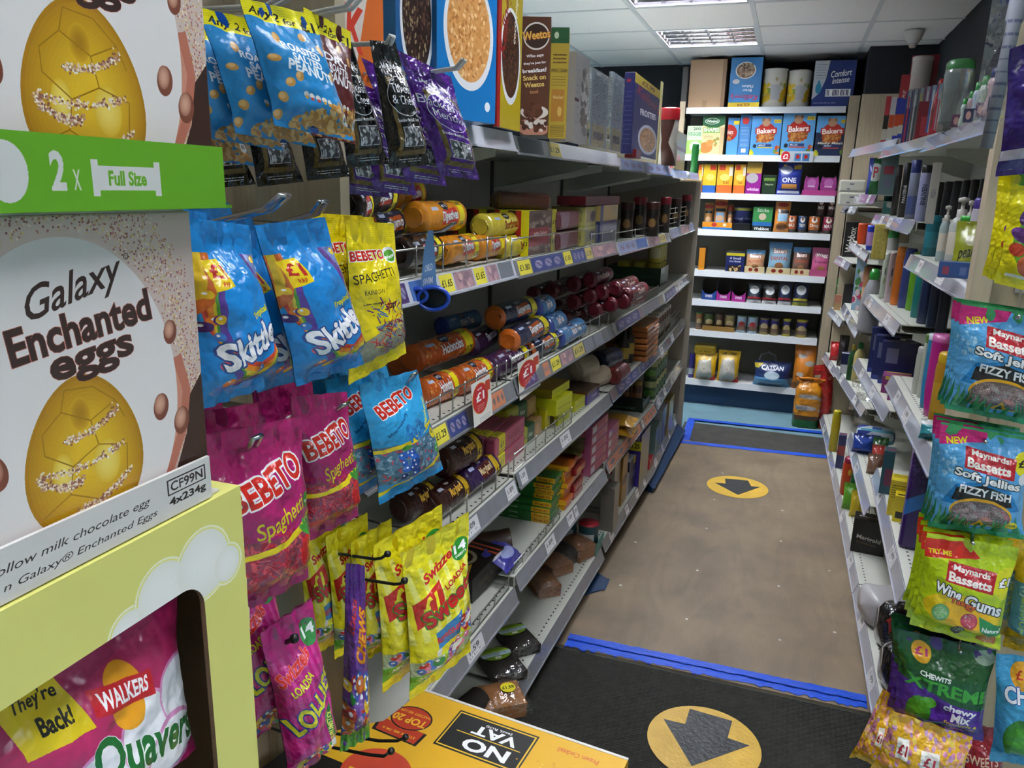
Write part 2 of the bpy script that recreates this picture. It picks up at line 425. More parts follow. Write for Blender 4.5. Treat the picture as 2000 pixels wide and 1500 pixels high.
for px, py in ((1395, 976), (1528, 997), (1380, 1032), (1525, 1057), (1362, 1114), (1521, 1145), (1212, 1143), (1341, 1209), (1523, 1250), (1630, 1235), (1411, 924), (1620, 1115), (1241, 1059)):
    p = at_z(px, py, .012); b = MB(); b.lathe([(.006, 0), (.005, .0012), (0, .0014)], 10, caps=False); b.build('screw_head', M_scr, ply, loc=(p.x, p.y, .012))
# ribbed mats: real ribs
M_rub = mat('black_ribbed_rubber', '#2a2a26', 0.8, spec=.3, var=.3, vscale=40, bump=.3, bscale=240)
def ribbed_mat(x0, y0, x1, y1, label, name='rubber_mat', pitch=.011):
    b = MB(); b.box(x0, y0, 0, x1, y1, .006); o = b.build(name, M_rub); tag(o, label, 'mat')
    b = MB(); y = y0 + .004; k = 0
    while y < y1 - .008:
        segs = int((x1 - x0) / .03); st = (x1 - x0) / segs
        for i in range(segs):
            a = x0 + i * st + (.5 * st if k % 2 else 0); c = min(x1, a + st * .86); dy = .0022
            b.poly([(a, y, .006), (c, y + dy, .006), (c, y + dy + .0035, .0088), (a, y + .0035, .0088)]); b.poly([(a, y + .0035, .0088), (c, y + dy + .0035, .0088), (c, y + dy + .007, .006), (a, y + .007, .006)])
        y += pitch; k += 1
    r = b.build('ribs', M_rub, o); r['kind'] = 'stuff'
    return o
ribbed_mat(-.70, 1.18, .42, 2.35, 'black ribbed rubber mat in the near aisle under the large arrow sticker')
b = MB(); b.box(-.555, 4.905, 0, .42, 5.34, .006); tag(b.build('rubber_mat', mat('dusty_black_rubber', '#3b3a36', .8, var=.25, vscale=12, bump=.2, bscale=150)), 'worn dark mat at the far end of the aisle, edged in blue tape', 'mat')
# tapes with ragged edges and creases
M_tape = mat('blue_cloth_tape', '#1a52d2', 0.32, bump=.5, bscale=45, var=.12, vscale=20, stretch=(1, 6, 1))
def tape(a, c, w, label, z=.0135, seed=1, rag=.006):
    a = Vector((a[0], a[1], 0)); c = Vector((c[0], c[1], 0)); d = (c - a).normalized(); nrm = Vector((-d.y, d.x, 0)); n = max(10, int((c - a).length / .012))
    rg = random.Random(seed); e0 = [rg.uniform(-rag, rag) for _ in range(n + 1)]; e1 = [rg.uniform(-rag * .4, rag * .4) for _ in range(n + 1)]
    b = MB()
    def fn(u, v):
        i = int(round(u * n)); x = a + d * (c - a).length * u
        return x + nrm * ((v - .5) * w + (e0[i] * (1 - v) + e1[i] * v)) + Vector((0, 0, z + .0035 * abs(noise.noise(x * 25 + nrm * v * 2))))
    b.grid(fn, n, 6); b.grid(lambda u, v: fn(u, v) - Vector((0, 0, .004 + 0)), n, 6, flip=True)
    return tag(b.build('floor_tape', M_tape, smooth=True), label, 'tape')
p0, p1 = at_z(1108, 1250, .012), at_z(1692, 1372, .012)
tape(p0, p1, .075, 'long blue tape strip across the near edge of the plywood board', seed=3, rag=.008)
tape((p0.x, p0.y + .018), (p1.x, p1.y + .012), .035, 'narrow second layer of blue tape overlapping the near tape strip', z=.018, seed=8, rag=.003)
p0, p1 = at_z(1330, 863, .012), at_z(1614, 893, .012)
tape(p0, p1, .06, 'blue tape strip joining the plywood board to the far mat', seed=5, rag=.003)
p0, p1 = at_z(1345, 818, .008), at_z(1616, 846, .008)
tape(p0, p1, .05, 'blue tape along the back edge of the far mat', z=.009, seed=6, rag=.003)
p0, p1 = at_z(1338, 862, .008), at_z(1350, 820, .008)
tape(p0, p1, .05, 'short blue tape down the left edge of the far mat', z=.0095, seed=7, rag=.003)
# arrow stickers traced on the floor
M_yel = mat('gold_vinyl_print', '#c9a23c', .4, var=.12, vscale=14, bump=.15, bscale=80)
M_yel2 = mat('yellow_vinyl_print', '#d9b03f', .45, var=.08, vscale=14)
M_arr = mat('dark_arrow_print', '#33363a', .42, bump=.35, bscale=60)
def sticker(ext, arrow, z, m, label):
    c = at_z(*ext[0], z); r = sum((at_z(*q, z) - c).length for q in ext[1:]) / (len(ext) - 1)
    o = empty('arrow_sticker', (c.x, c.y, z), label, 'sticker')
    b = MB(); b.lathe([(r, 0), (r, .0012), (0, .0012)], 48, caps=False); b.build('sticker_disc', m, o)
    pts = [at_z(x, y, z) - c for x, y in arrow]; b = MB()
    t = [(p.x, p.y, .0018) for p in pts]; n = len(t); b.poly(t)
    for i in range(n): a, d = t[i], t[(i + 1) % n]; b.poly([(a[0], a[1], .0011), (d[0], d[1], .0011), d, a])
    b.build('arrow', M_arr, o)
sticker([(1374, 1450), (1265, 1438), (1486, 1460)], [(1347, 1385), (1430, 1409), (1421, 1442), (1464, 1457), (1351, 1497), (1296, 1405), (1338, 1415)][::-1], .0092, M_yel, 'large worn gold arrow sticker on the black ribbed mat')
sticker([(1440, 951), (1380, 945), (1500, 957)], [(1416, 935), (1461, 939), (1467, 950), (1484, 952), (1441, 967), (1396, 943), (1417, 945)][::-1], .0125, M_yel2, 'small bright yellow arrow sticker at the far end of the plywood')
# ------------------------------------------------------------------ shelving
M_sh = mat('cream_powder_coat', '#c4c6bc', 0.45, bump=.03, bscale=200)
M_shk = mat('white_powder_coat', '#d6d8d6', 0.4)
M_bk = mat('grey_back_panel', '#c0c0b8', 0.6)
M_rail = mat('grey_price_rail', '#7f8187', 0.25, var=.08, vscale=20, coat=.5)
M_clear = mat('clear_rail_cap', '#c9ccd6', 0.12, coat=.6)
M_hole = mat('punched_hole', '#0c0c0c', .8)
M_wire = mat('zinc_wire', '#a8a8a2', .3, .9)
M_end = mat('beige_end_panel', '#b0a898', .55, var=.05, vscale=4)
M_wood = mat('light_oak_laminate', '#b3a58c', .45, var=.10, vscale=14, stretch=(6, 6, .5))
M_kick = mat('navy_kick_plate', '#17375c', .45)
M_up = mat('dark_upright', '#4a4a48', .5)
def strip_art(kind):
    def f():
        A = {'y': '#e5d94a', 'p': '#54406e', 'b': '#4a6fb0', 'w': '#cfcfd2', 'o': '#c77f5e', 'm': '#9a7f86', 'n': '#3c4880', 'k': '#c9b96a', 'l': '#8fa0c6', 's': '#777b84'}
        a = Art(2.0, 96, A[kind[0]])
        if kind[0] == 'y' or kind[0] == 'k': a.text(kind[1:] or '£1.29', .5, .5, .42, '#1c1c1c', w=.8)
        elif kind[0] == 'w': a.text(kind[1:] or '1.89', .45, .4, .34, '#333333', w=.6); a.bars((.1, .68, .9, .85))
        elif kind[0] == 'o':
            for i in range(4): a.poly([(.12 + i * .25, .2), (.2 + i * .25, .5), (.12 + i * .25, .8), (.04 + i * .25, .5)], '#6e6a70')
        elif kind[0] in 'pnl':
            for i in range(3): a.ell(.2 + .3 * i, .5, .22, .3, '#8d86a8'); a.line([(.14 + .3 * i, .35), (.28 + .3 * i, .65)], .06, '#3a3658')
        elif kind[0] == 'm': a.dots(14, (0, 0, 1, 1), ['#b08a92', '#8a6f7c', '#c9a7a2'], .1, .3, sh=False)
        return a
    return artmat('ticket_' + kind.replace('£', '').replace('.', '_'), f, .3)
def make_shelf(parent, y0, y1, xf0, xf1, xb, zl, side=1, tickets=(), holes=True, rail=.045, tilt=.017, thick=.032, white=False, m=None, railm=None):
    """one shelf; front edge runs from (xf0,y0) to (xf1,y1); side=1 faces +x, -1 faces -x"""
    g = .004; y0 += g; y1 -= g; zt = zl + rail; X0 = xf0 - side * tilt; X1 = xf1 - side * tilt
    m = m or M_sh
    b = MB()
    def hx(x0a, x0b, x1a, x1b, za, zb): b.hexa([(x0a, y0, za), (x0b, y0, za), (x1b, y1, za), (x1a, y1, za), (x0a, y0, zb), (x0b, y0, zb), (x1b, y1, zb), (x1a, y1, zb)])
    hx(xb, X0, xb, X1, zt - .004, zt)
    hx(X0 - side * .003, X0, X1 - side * .003, X1, zt - thick, zt - .004)
    hx(xb, X0 - side * .02, xb, X1 - side * .02, zt - thick, zt - thick + .002)
    s = b.build('shelf', m, parent)
    b = MB()   # tilted price rail with a small top lip
    n0 = Vector((xf0, y0, zl)); n1 = Vector((xf1, y1, zl)); t0 = Vector((X0 + side * .002, y0, zt + .001)); t1 = Vector((X1 + side * .002, y1, zt + .001)); o = Vector((side * .002, 0, 0))
    b.hexa([n0, n0 + o, n1 + o, n1, t0, t0 + o, t1 + o, t1])
    b.hexa([n0 + Vector((0, 0, -.001)), n0 + o * 2.5 + Vector((0, 0, -.001)), n1 + o * 2.5 + Vector((0, 0, -.001)), n1 + Vector((0, 0, -.001)), n0 + Vector((0, 0, .004)), n0 + o * 2.5 + Vector((0, 0, .004)), n1 + o * 2.5 + Vector((0, 0, .004)), n1 + Vector((0, 0, .004))])
    b.build('price_rail', railm or M_rail, s)
    for (u0, u1, kind) in tickets:
        b = MB(); q = o * 1.25
        A = n0.lerp(n1, u0) + q; B_ = n0.lerp(n1, u1) + q; Cc = t0.lerp(t1, u1) + q; D = t0.lerp(t1, u0) + q
        A, D = A.lerp(D, .13), A.lerp(D, .95); B_, Cc = B_.lerp(Cc, .13), B_.lerp(Cc, .95)
        # depth along the shelf: left of the print is at the end nearest the camera on the left run
        if side == 1: b.quad(A, B_, Cc, D)
        else: b.quad(B_, A, D, Cc)
        b.build('price_ticket', strip_art(kind), s)
    if holes:
        b = MB(); n = int((y1 - y0) / .026)
        for i in range(n):
            u = (i + .5) / n; x = X0 + (X1 - X0) * u - side * .026; y = y0 + (y1 - y0) * u; r = .0036
            b.poly([(x + r * math.cos(a), y + 1.3 * r * math.sin(a), zt + .0004) for a in [k * math.pi / 3 for k in range(6)]])
        h = b.build('perforations', M_hole, s); h['kind'] = 'stuff'
    return s
def bracket(parent, y, xb, xf, z, side=1, m=None):
    b = MB(); d = abs(xf - xb)
    pts = [(xb, z), (xf, z), (xf, z - .02), (xb + side * d * .25, z - .085), (xb, z - .10)]
    for yy, r in ((y - .0015, False), (y + .0015, True)):
        q = [(x, yy, zz) for x, zz in pts]; b.poly(q if (r == (side > 0)) else q[::-1])
    n = len(pts)
    for i in range(n):
        (x0, z0), (x1, z1) = pts[i], pts[(i + 1) % n]; b.poly([(x0, y - .0015, z0), (x1, y - .0015, z1), (x1, y + .0015, z1), (x0, y + .0015, z0)])
    return b.build('shelf_bracket', m or M_sh, parent)
def riser(parent, a, c, h, n=4, posts=7, r=.0022, name='wire_riser'):
    a, c = Vector(a), Vector(c); b = MB()
    for k in range(n): z = h * (k / (n - 1) if n > 1 else 1); b.tube([a + Vector((0, 0, z)), c + Vector((0, 0, z))], r, 6)
    for i in range(posts): p = a.lerp(c, i / (posts - 1)); b.tube([p, p + Vector((0, 0, h + .006))], r, 6)
    return b.build(name, M_wire, parent, True)
# left gondola: four bays, each free standing
LY = [1.17, 1.95, 2.95, 3.95, 5.06]
LX = [[-.715, -.679, -.622, -.569, -.556], [-.700, -.670, -.607, -.553, -.562], [-.690, -.661, -.604, -.562, -.565],
      [-.680, -.647, -.598, -.562, -.575], [-.665, -.638, -.598, -.560, -.569], [-.645, -.618, -.593, -.560, -.572]]
LZ = [[1.668, 1.662, 1.650, 1.642], [1.348, 1.343, 1.335, 1.345], [1.017, 1.022, 1.025, 1.022], [.735, .745, .752, .735], [.395, .425, .448, .457], [.055, .072, .096, .090]]
XBK = -1.13
TK = {(1, 0): [(.15, .25, 'p'), (.27, .42, 'b'), (.44, .52, 'y£1.65'), (.53, .66, 'm'), (.67, .75, 'y£1.65'), (.76, .85, 'm'), (.86, .98, 's')],
      (1, 1): [(.02, .11, 'y£1.80'), (.12, .38, 'n'), (.39, .46, 'y£1.65'), (.47, .60, 'n'), (.61, .68, 'k'), (.69, .97, 'm')],
      (1, 2): [(.02, .3, 'l'), (.31, .5, 'b'), (.52, .75, 'm'), (.76, .9, 'k')], (1, 3): [(.05, .3, 'l'), (.4, .7, 'm'), (.75, .95, 'l')],
      (2, 0): [(.05, .12, 'o'), (.13, .37, 'b'), (.38, .46, 'y£1.29'), (.47, .60, 'n'), (.66, .75, 'y£1.29'), (.76, .9, 'o')],
      (2, 1): [(.03, .16, 'p'), (.22, .27, 'o'), (.29, .37, 'y£1.29'), (.38, .50, 'm'), (.51, .62, 'k'), (.63, .73, 's'), (.75, .85, 's')], (2, 2): [(.05, .45, 'n'), (.5, .9, 's')], (2, 3): [(.05, .4, 'n'), (.5, .7, 'w')],
      (3, 0): [(.55, .66, 'w2.09'), (.9, .99, 'w')], (3, 1): [(.02, .07, 'w'), (.38, .48, 'w1.00')], (3, 2): [(.1, .5, 'n'), (.55, .85, 'n')], (3, 3): [(.02, .12, 'w'), (.4, .5, 'w')],
      (4, 0): [(.55, .68, 'w1.59')], (4, 1): [(.25, .34, 'w'), (.48, .55, 'w'), (.56, .6, 'w')], (4, 2): [(.02, .62, 'o'), (.66, .7, 'w'), (.72, .98, 'o')], (4, 3): [(.05, .12, 'w'), (.25, .32, 'w'), (.5, .56, 'w')],
      (5, 0): [(.1, .2, 'w1.39'), (.93, .99, 'k')], (5, 2): [(.1, .17, 'w'), (.4, .46, 'w'), (.62, .68, 'w'), (.8, .85, 'w')], (5, 3): [(.1, .18, 'w'), (.35, .4, 'w'), (.6, .65, 'w'), (.85, .92, 'w')],
      (0, 1): [(.02, .2, 's'), (.25, .35, 'k')], (0, 2): [(.05, .4, 'l'), (.45, .95, 'l')], (0, 3): [(.1, .5, 'l'), (.6, .95, 'l')]}
BN = ['nearest bay of the left shelving, beside the hanging sweets', 'second bay of the left shelving, over the cake packs', 'third bay of the left shelving, with the pink box stack below', 'last bay of the left shelving, closed by the beige end panel']
BAYS = []
for bi in range(4):
    y0, y1 = LY[bi], LY[bi + 1]
    e_ = empty('gondola_bay', ((LX[5][bi] + XBK) / 2, (y0 + y1) / 2, 0), BN[bi], 'shelving', 'left run of shelving bays'); BAYS.append(e_)
    ox, oy = e_.location.x, e_.location.y
    def sx(v): return v - ox
    for s in range(6):
        make_shelf(e_, y0 - oy, y1 - oy, sx(LX[s][bi]), sx(LX[s][bi + 1]), sx(XBK + .01), LZ[s][bi], 1, TK.get((s, bi), ()), holes=s > 0, railm=M_clear if (s == 0 or (s == 1 and bi != 1)) else M_rail)
        if s < 5:
            for yy in (y0 + .008, y1 - .008): bracket(e_, yy - oy, sx(XBK + .01), sx(max(LX[s][bi], LX[s][bi + 1]) - .12), LZ[s][bi] + .013)
    top = 1.70
    b = MB(); b.box(sx(XBK - .01), y0 - oy + .002, .0, sx(XBK), y1 - oy - .002, top + .25 * (bi == 9)); b.build('back_panel', M_bk, e_)
    b = MB(); b.box(sx(XBK), y1 - oy - .016, 0, sx(XBK + .012), y1 - oy + .004 - .01, top); b.build('upright', M_up, e_)
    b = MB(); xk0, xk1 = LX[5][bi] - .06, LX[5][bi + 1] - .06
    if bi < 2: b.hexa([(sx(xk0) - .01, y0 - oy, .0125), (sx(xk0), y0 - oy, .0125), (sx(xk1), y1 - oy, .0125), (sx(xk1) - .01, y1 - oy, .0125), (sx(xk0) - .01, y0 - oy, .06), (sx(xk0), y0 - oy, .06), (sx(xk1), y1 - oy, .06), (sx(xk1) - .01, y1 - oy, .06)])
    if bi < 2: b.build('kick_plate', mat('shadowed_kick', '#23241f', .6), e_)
e4 = BAYS[3]; ox, oy = e4.location.x, e4.location.y
b = MB(); b.box(XBK - .02 - ox, 5.062 - oy, 0, -.548 - ox, 5.098 - oy, 1.652); b.build('end_panel', M_end, e4, bevel=.004)
b = MB(); b.box(XBK - ox, 5.054 - oy, .0, -.575 - ox, 5.0615 - oy, 1.64); b.build('end_liner', mat('grey_end_liner', '#a8a090', .6), e4)
# the loose navy kick plates
def plate(pts, z0, z1, label):
    b = MB(); (xa, ya), (xb_, yb_), (xc, yc), (xd, yd) = pts
    b.hexa([(xa, ya, z0), (xb_, yb_, z0), (xc, yc, z0), (xd, yd, z0), (xa, ya, z1), (xb_, yb_, z1 * .55), (xc, yc, z1 * .55), (xd, yd, z1)])
    b.quad((xb_ - .002, yb_, z1 * .56), (xb_ + .012, yb_, z1 * .56), (xc + .012, yc, z1 * .56), (xc - .002, yc, z1 * .56))
    return tag(b.build('kick_board', M_kick), label, 'board')
plate([(-.60, 3.93), (-.545, 3.90), (-.522, 5.02), (-.57, 5.04)], .0121, .075, 'navy kick board leaning out under the last shelving bays on the left')
q0, q1, q2 = at_z(1130, 1180, .02), at_z(1186, 1128, .02), at_z(1176, 1150, .02)
plate([(q0.x - .09, q0.y - .02), (q2.x, q2.y), (q1.x, q1.y), (q0.x - .05, q1.y + .05)], .0121, .03, 'broken end of navy kick board poking out onto the plywood')
# top-level wire risers on left shelves
def lx(s, y):
    for i in range(4):
        if y <= LY[i + 1] or i == 3:
            t = (y - LY[i]) / (LY[i + 1] - LY[i]); return LX[s][i] + (LX[s][i + 1] - LX[s][i]) * t
def lz(s, y):
    for i in range(4):
        if y <= LY[i + 1] or i == 3: return LZ[s][i] + .045
def lriser(s, ya, yb, h, n, posts, bay):
    o = BAYS[bay]; L0 = o.location
    za = lz(s, (ya + yb) / 2) + .002
    riser(o, (lx(s, ya) - .026 - L0.x, ya - L0.y, za), (lx(s, yb) - .026 - L0.x, yb - L0.y, za), h, n, posts)
lriser(1, 1.20, 1.93, .058, 2, 7, 0); lriser(1, 1.97, 2.62, .055, 2, 3, 1); lriser(1, 2.68, 2.94, .035, 2, 3, 1); lriser(1, 2.99, 3.93, .035, 2, 4, 2); lriser(1, 4.0, 4.95, .10, 5, 5, 3)
lriser(2, 1.20, 1.93, .055, 2, 12, 0); lriser(2, 1.97, 2.94, .05, 2, 9, 1); lriser(2, 3.0, 3.9, .045, 2, 4, 2)
lriser(3, 1.20, 1.93, .05, 2, 9, 0); lriser(3, 1.97, 2.5, .05, 2, 7, 1); lriser(3, 4.0, 4.95, .10, 4, 5, 3)
lriser(4, 1.20, 1.93, .03, 2, 8, 0); lriser(4, 1.97, 2.4, .03, 2, 7, 1)

# ------------------------------------------------------------------ back unit (pet food)
YS = 5.85
BROW = [((1343, 210), (1656, 207)), ((1352.4, 301), (1642.8, 305)), ((1375, 377), (1634, 382)), ((1366.5, 447), (1624.8, 458)), ((1359.6, 527.5), (1613.9, 541)), ((1359.6, 585), (1606.5, 601)), ((1352, 644), (1597.5, 663)), ((1339.7, 737), (1538.7, 760))]
BZ = [(at_y(*a, YS).z + at_y(*c, YS).z) / 2 for a, c in BROW]
bx0, bx1 = -.79, .275
bu = empty('back_shelving', ((bx0 + bx1) / 2, YS + .2, 0), 'tall white shelving unit of pet food across the far wall', 'shelving')
ox, oy = bu.location.x, bu.location.y
for k, z in enumerate(BZ):
    b = MB(); x0, x1 = bx0 + .012 - ox, bx1 - .008 - ox
    b.box(x0, YS + .012 - oy, z - .028, x1, 6.22 - oy, z); s = b.build('shelf', M_shk, bu)
    b = MB(); b.hexa([(x0, YS - .012 - oy, z - .043), (x1, YS - .012 - oy, z - .043), (x1, YS - .004 - oy, z - .043), (x0, YS - .004 - oy, z - .043), (x0, YS - oy, z), (x1, YS - oy, z), (x1, YS + .0115 - oy, z), (x0, YS + .0115 - oy, z)])
    b.build('price_rail', mat('white_price_rail', '#c8cdd2', .3, coat=.3), s)
b = MB(); b.box(bx0 - ox, 6.222 - oy, 0, bx1 - ox, 6.235 - oy, 2.42); b.build('back_panel', mat('dark_grey_back_panel', '#7d7a70', .6), bu)
b = MB(); b.box(bx1 + .006 - ox, YS - .03 - oy, 0, bx1 + .07 - ox, YS + .01 - oy, 2.215); b.build('right_post', M_wood, bu)
b = MB(); b.box(bx1 + .0 - ox, YS + .012 - oy, 0, bx1 + .02 - ox, 6.22 - oy, 2.2); b.build('side_panel', mat('dark_side_panel', '#33312c', .6), bu)
b = MB(); b.box(bx0 - .03 - ox, YS - .03 - oy, 0, bx0 + .006 - ox, YS + .0 - oy, 2.19); b.build('left_post', M_wood, bu)
b = MB(); b.box(bx0 - .03 - ox, YS - .01 - oy, 2.19, bx0 + .006 - ox, YS + .03 - oy, 2.42)
for k in range(5): b.box(bx0 + .0062 - ox, YS - oy, 2.21 + k * .042, bx0 + .0066 - ox, YS + .012 - oy, 2.228 + k * .042)
b.build('metal_upright', M_up, bu)
b = MB(); b.box(bx0 - .02 - ox, YS + .06 - oy, 0, bx1 - ox, YS + .08 - oy, BZ[-1] - .045); b.build('kick_plate', M_kick, bu)
# slatted unit to the left of it
sw = empty('slatted_wall_unit', (-1.2, 6.1, 0), 'pale slatted wall board seen behind the red-lidded jar', 'shelving')
b = MB(); b.box(-.42, 0, 0, .36, .02, 2.02); b.build('wall_board', mat('pale_slat_board', '#a39780', .6), sw)
for k in range(22): b = MB(); b.box(-.42, -.012, .06 + k * .088, .36, -.001, .135 + k * .088); b.build('slat', mat('pale_slat_board', '#a39780', .6), sw)
b = MB(); b.box(-.45, -.03, 2.02, .39, .02, 2.10); b.build('top_rail', mat('cream_rail', '#c9bfae', .5), sw)

# ------------------------------------------------------------------ right gondola
RY = [2.05, 3.05, 4.05, 5.05, 5.64]
RS = [[((1797, 307), (1950, 240)), ((1766, 527), (1890, 585)), ((1728, 768), (1818, 915)), ((1699, 957), (1757, 1150))],
      [((1716, 316), (1821, 278)), ((1701, 439), (1777, 456)), ((1683, 585), (1746, 661)), ((1667, 713), (1725, 829)), ((1653, 870), (1690, 997))],
      [((1657, 314), (1747, 282)), ((1665, 393), (1704, 402)), ((1658, 480), (1688, 518)), ((1643, 600), (1669, 668)), ((1630, 716), (1680, 830))],
      [((1643, 414), (1668, 420)), ((1630, 507), (1654, 535)), ((1618, 602), (1638, 651)), ((1606, 696), (1629, 742))]]
RSH = []   # (bay, shelf) -> (x_near, x_far, z_top)
RN = ['nearest bay of the right shelving, full of toiletries', 'second bay of the right shelving, with shampoo and detergents', 'third bay of the right shelving, with laundry goods', 'short last bay of the right shelving against the wood panel']
RB = []
for bi in range(4):
    y0, y1 = RY[bi], RY[bi + 1]
    e_ = empty('gondola_bay', (.56, (y0 + y1) / 2, 0), RN[bi], 'shelving', 'right run of shelving bays'); RB.append(e_)
    oy = e_.location.y; row = []
    for k, (fp, np_) in enumerate(RS[bi]):
        F_, N_ = at_y(*fp, y1), at_y(*np_, y0); z = (F_.z + N_.z) / 2
        row.append((N_.x, F_.x, z + .045))
    zb = .06; xb = [.392, .385, .372, .352, .335]
    row.append((xb[bi], xb[bi + 1], zb + .045))
    RSH.append(row)
    for k, (xn, xf, zt) in enumerate(row):
        tk = [] if k == 0 else [(.2 + .13 * ((bi + k) % 3), .3 + .13 * ((bi + k) % 3), 'w'), (.7, .78, 'w')]
        if bi == 3: tk = [(.3, .5, 'w')]
        make_shelf(e_, y0 - oy, y1 - oy, xn - .56, xf - .56, .17, zt - .045, -1, tk, railm=mat('clear_rail_cap_right', '#a9abb8', .12, coat=.6))
        if k < len(row) - 1:
            for yy in (y0 + .008, y1 - .008): bracket(e_, yy - oy, .17, max(xn, xf) - .56 + .06, zt - .033, -1)
    b = MB(); b.box(.172, y0 - oy + .002, 0, .182, y1 - oy - .002, 1.9); b.build('back_panel', M_bk, e_)
print('RSH', [[tuple(round(v, 3) for v in r) for r in row] for row in RSH], 'BZ', [round(z, 3) for z in BZ])
e_ = RB[3]; oy = e_.location.y
b = MB(); b.box(.345 - .56, 5.655 - oy, 0, .745 - .56, 5.69 - oy, 2.205); b.build('end_panel', M_wood, e_)
# near post of the right run and the board behind the hanging bags
e_ = RB[0]; oy = e_.location.y
pp = at_y(1957, 300, 2.0)
b = MB(); b.box(pp.x - .018 - .56, 1.985 - oy, 0, pp.x + .022 - .56, 2.035 - oy, 2.45); b.build('end_post', M_wood, e_)
b = MB(); b.box(pp.x + .0225 - .56, 2.01 - oy, 0, .185, 2.03 - oy, 2.42); b.build('end_board', mat('oak_board', '#a39478', .5, var=.08, vscale=14, stretch=(6, 6, .5)), e_)
# ------------------------------------------------------------------ product builders
def centre(pts): return sum((Vector(p) for p in pts), Vector()) / len(pts)
def pouch(name, c4, thick, front, back, seed=1, nu=16, nv=22, seal=.07, wr=.5, sag=.5, seals=True, parent=None):
    """a sealed film bag between four real corners (top-left, top-right, bottom-right, bottom-left)"""
    TL, TR, BR, BL = [Vector(p) for p in c4]; o0 = centre(c4); n = (TR - TL).cross(BL - TL).normalized()   # away from the viewer
    n = -n if n.dot(CAM - o0) < 0 else n
    def base(u, v): return TL.lerp(TR, u).lerp(BL.lerp(BR, u), v)
    def sm(x): x = max(0, min(1, x)); return x * x * (3 - 2 * x)
    def shape(u, v, side):
        vv = 1 - v
        e = max(0.0, 1 - abs(2 * u - 1) ** 2.4) ** .6
        f = sm((vv - seal) / .30) * sm((1 - seal * .6 - vv) / .16) if seal < vv < 1 - seal * .6 else 0
        bulge = thick * e * f * (1 - sag + sag * min(1, vv * 1.5))
        q = Vector((u * 3 + seed * 7.3, v * 4, side * 3.1 + seed))
        wrn = noise.noise(q * 1.3) * .40 + noise.noise(q * 3.1) * .30 + abs(noise.noise(q * 2.2)) * .25
        near = math.exp(-((vv - seal) / .12) ** 2) + math.exp(-((1 - seal * .6 - vv) / .10) ** 2)
        fold = math.sin(u * 23 + seed + 4 * noise.noise(q)) * .13 * near
        d = max(0, bulge * (1 + wr * wrn)) * (1 if side > 0 else -.55) + thick * fold * e
        pull = .035 * f * (2 * u - 1) * -1
        p = base(min(1, max(0, u + pull)), vv)
        return p - o0 + n * (d + side * .0006)
    def part(v0, v1, nm, par, nvv):
        b = MB(); k0 = len(b.uv)
        b.grid(lambda u, v: shape(u, v0 + (v1 - v0) * v, 1), nu, nvv, 0)
        b.uv = [[(x, v0 + (v1 - v0) * y) for x, y in f] for f in b.uv]
        b.grid(lambda u, v: shape(1 - u, v0 + (v1 - v0) * v, -1), nu, max(2, nvv // 2), 1)
        return b.build(nm, [front, back], par, True)
    if seals:
        o = bpy.data.objects.new(name, None) if parent is None else parent
        if parent is None: o.location = o0; sc.collection.objects.link(o)
        part(seal * .55, 1 - seal, 'bag_body', o, nv); part(1 - seal, 1, 'top_seal', o, 3); part(0, seal * .55, 'bottom_seal', o, 2)
    else:
        o = part(0, 1, name, None, nv); o.location = o0
    return o
def px_bag(corners, P0, nrm, off=(0, 0, 0)):
    """bag corners: where the rays meet the plane the bag hangs in"""
    return [at_plane(x, y, Vector(P0), Vector(nrm)) + Vector(off) for x, y in corners]
def box3(name, A, B, d, h, mats, parent=None, back=None, bevel=0, topd=0, lean=0, mi=(0, 1, 1, 1, 2, 2)):
    """carton: A,B bottom corners of its front face (left, right), d deep, h high; mats front, side, top"""
    A, B = Vector(A), Vector(B); ex = (B - A); dn = Vector((-ex.y, ex.x, 0)).normalized() * d
    c = (A + B + dn) / 2 + Vector((0, 0, 0)); c.z = min(A.z, B.z); up = Vector((0, 0, h))
    ln = dn.normalized() * lean if lean else Vector()
    P = [A, B, B + dn, A + dn, A + up + ln, B + up + ln, B + dn + up + ln, A + dn + up + ln]
    b = MB(); b.hexa([p - c for p in P], mi)
    return b.build(name, mats, parent, bevel=bevel, loc=c if parent is None else None)
def prism(name, poly, z0, z1, mats, parent=None, loc=None, uvt=None):
    b = MB(); n = len(poly)
    for i in range(n):
        (x0, y0), (x1, y1) = poly[i], poly[(i + 1) % n]; b.quad((x0, y0, z0), (x1, y1, z0), (x1, y1, z1), (x0, y0, z1), 1)
    b.poly([(x, y, z1) for x, y in poly], 0); b.poly([(x, y, z0) for x, y in poly][::-1], 1)
    if uvt: b.uv[n] = [uvt(x, y) for x, y in poly]
    return b.build(name, mats, parent, loc=loc)
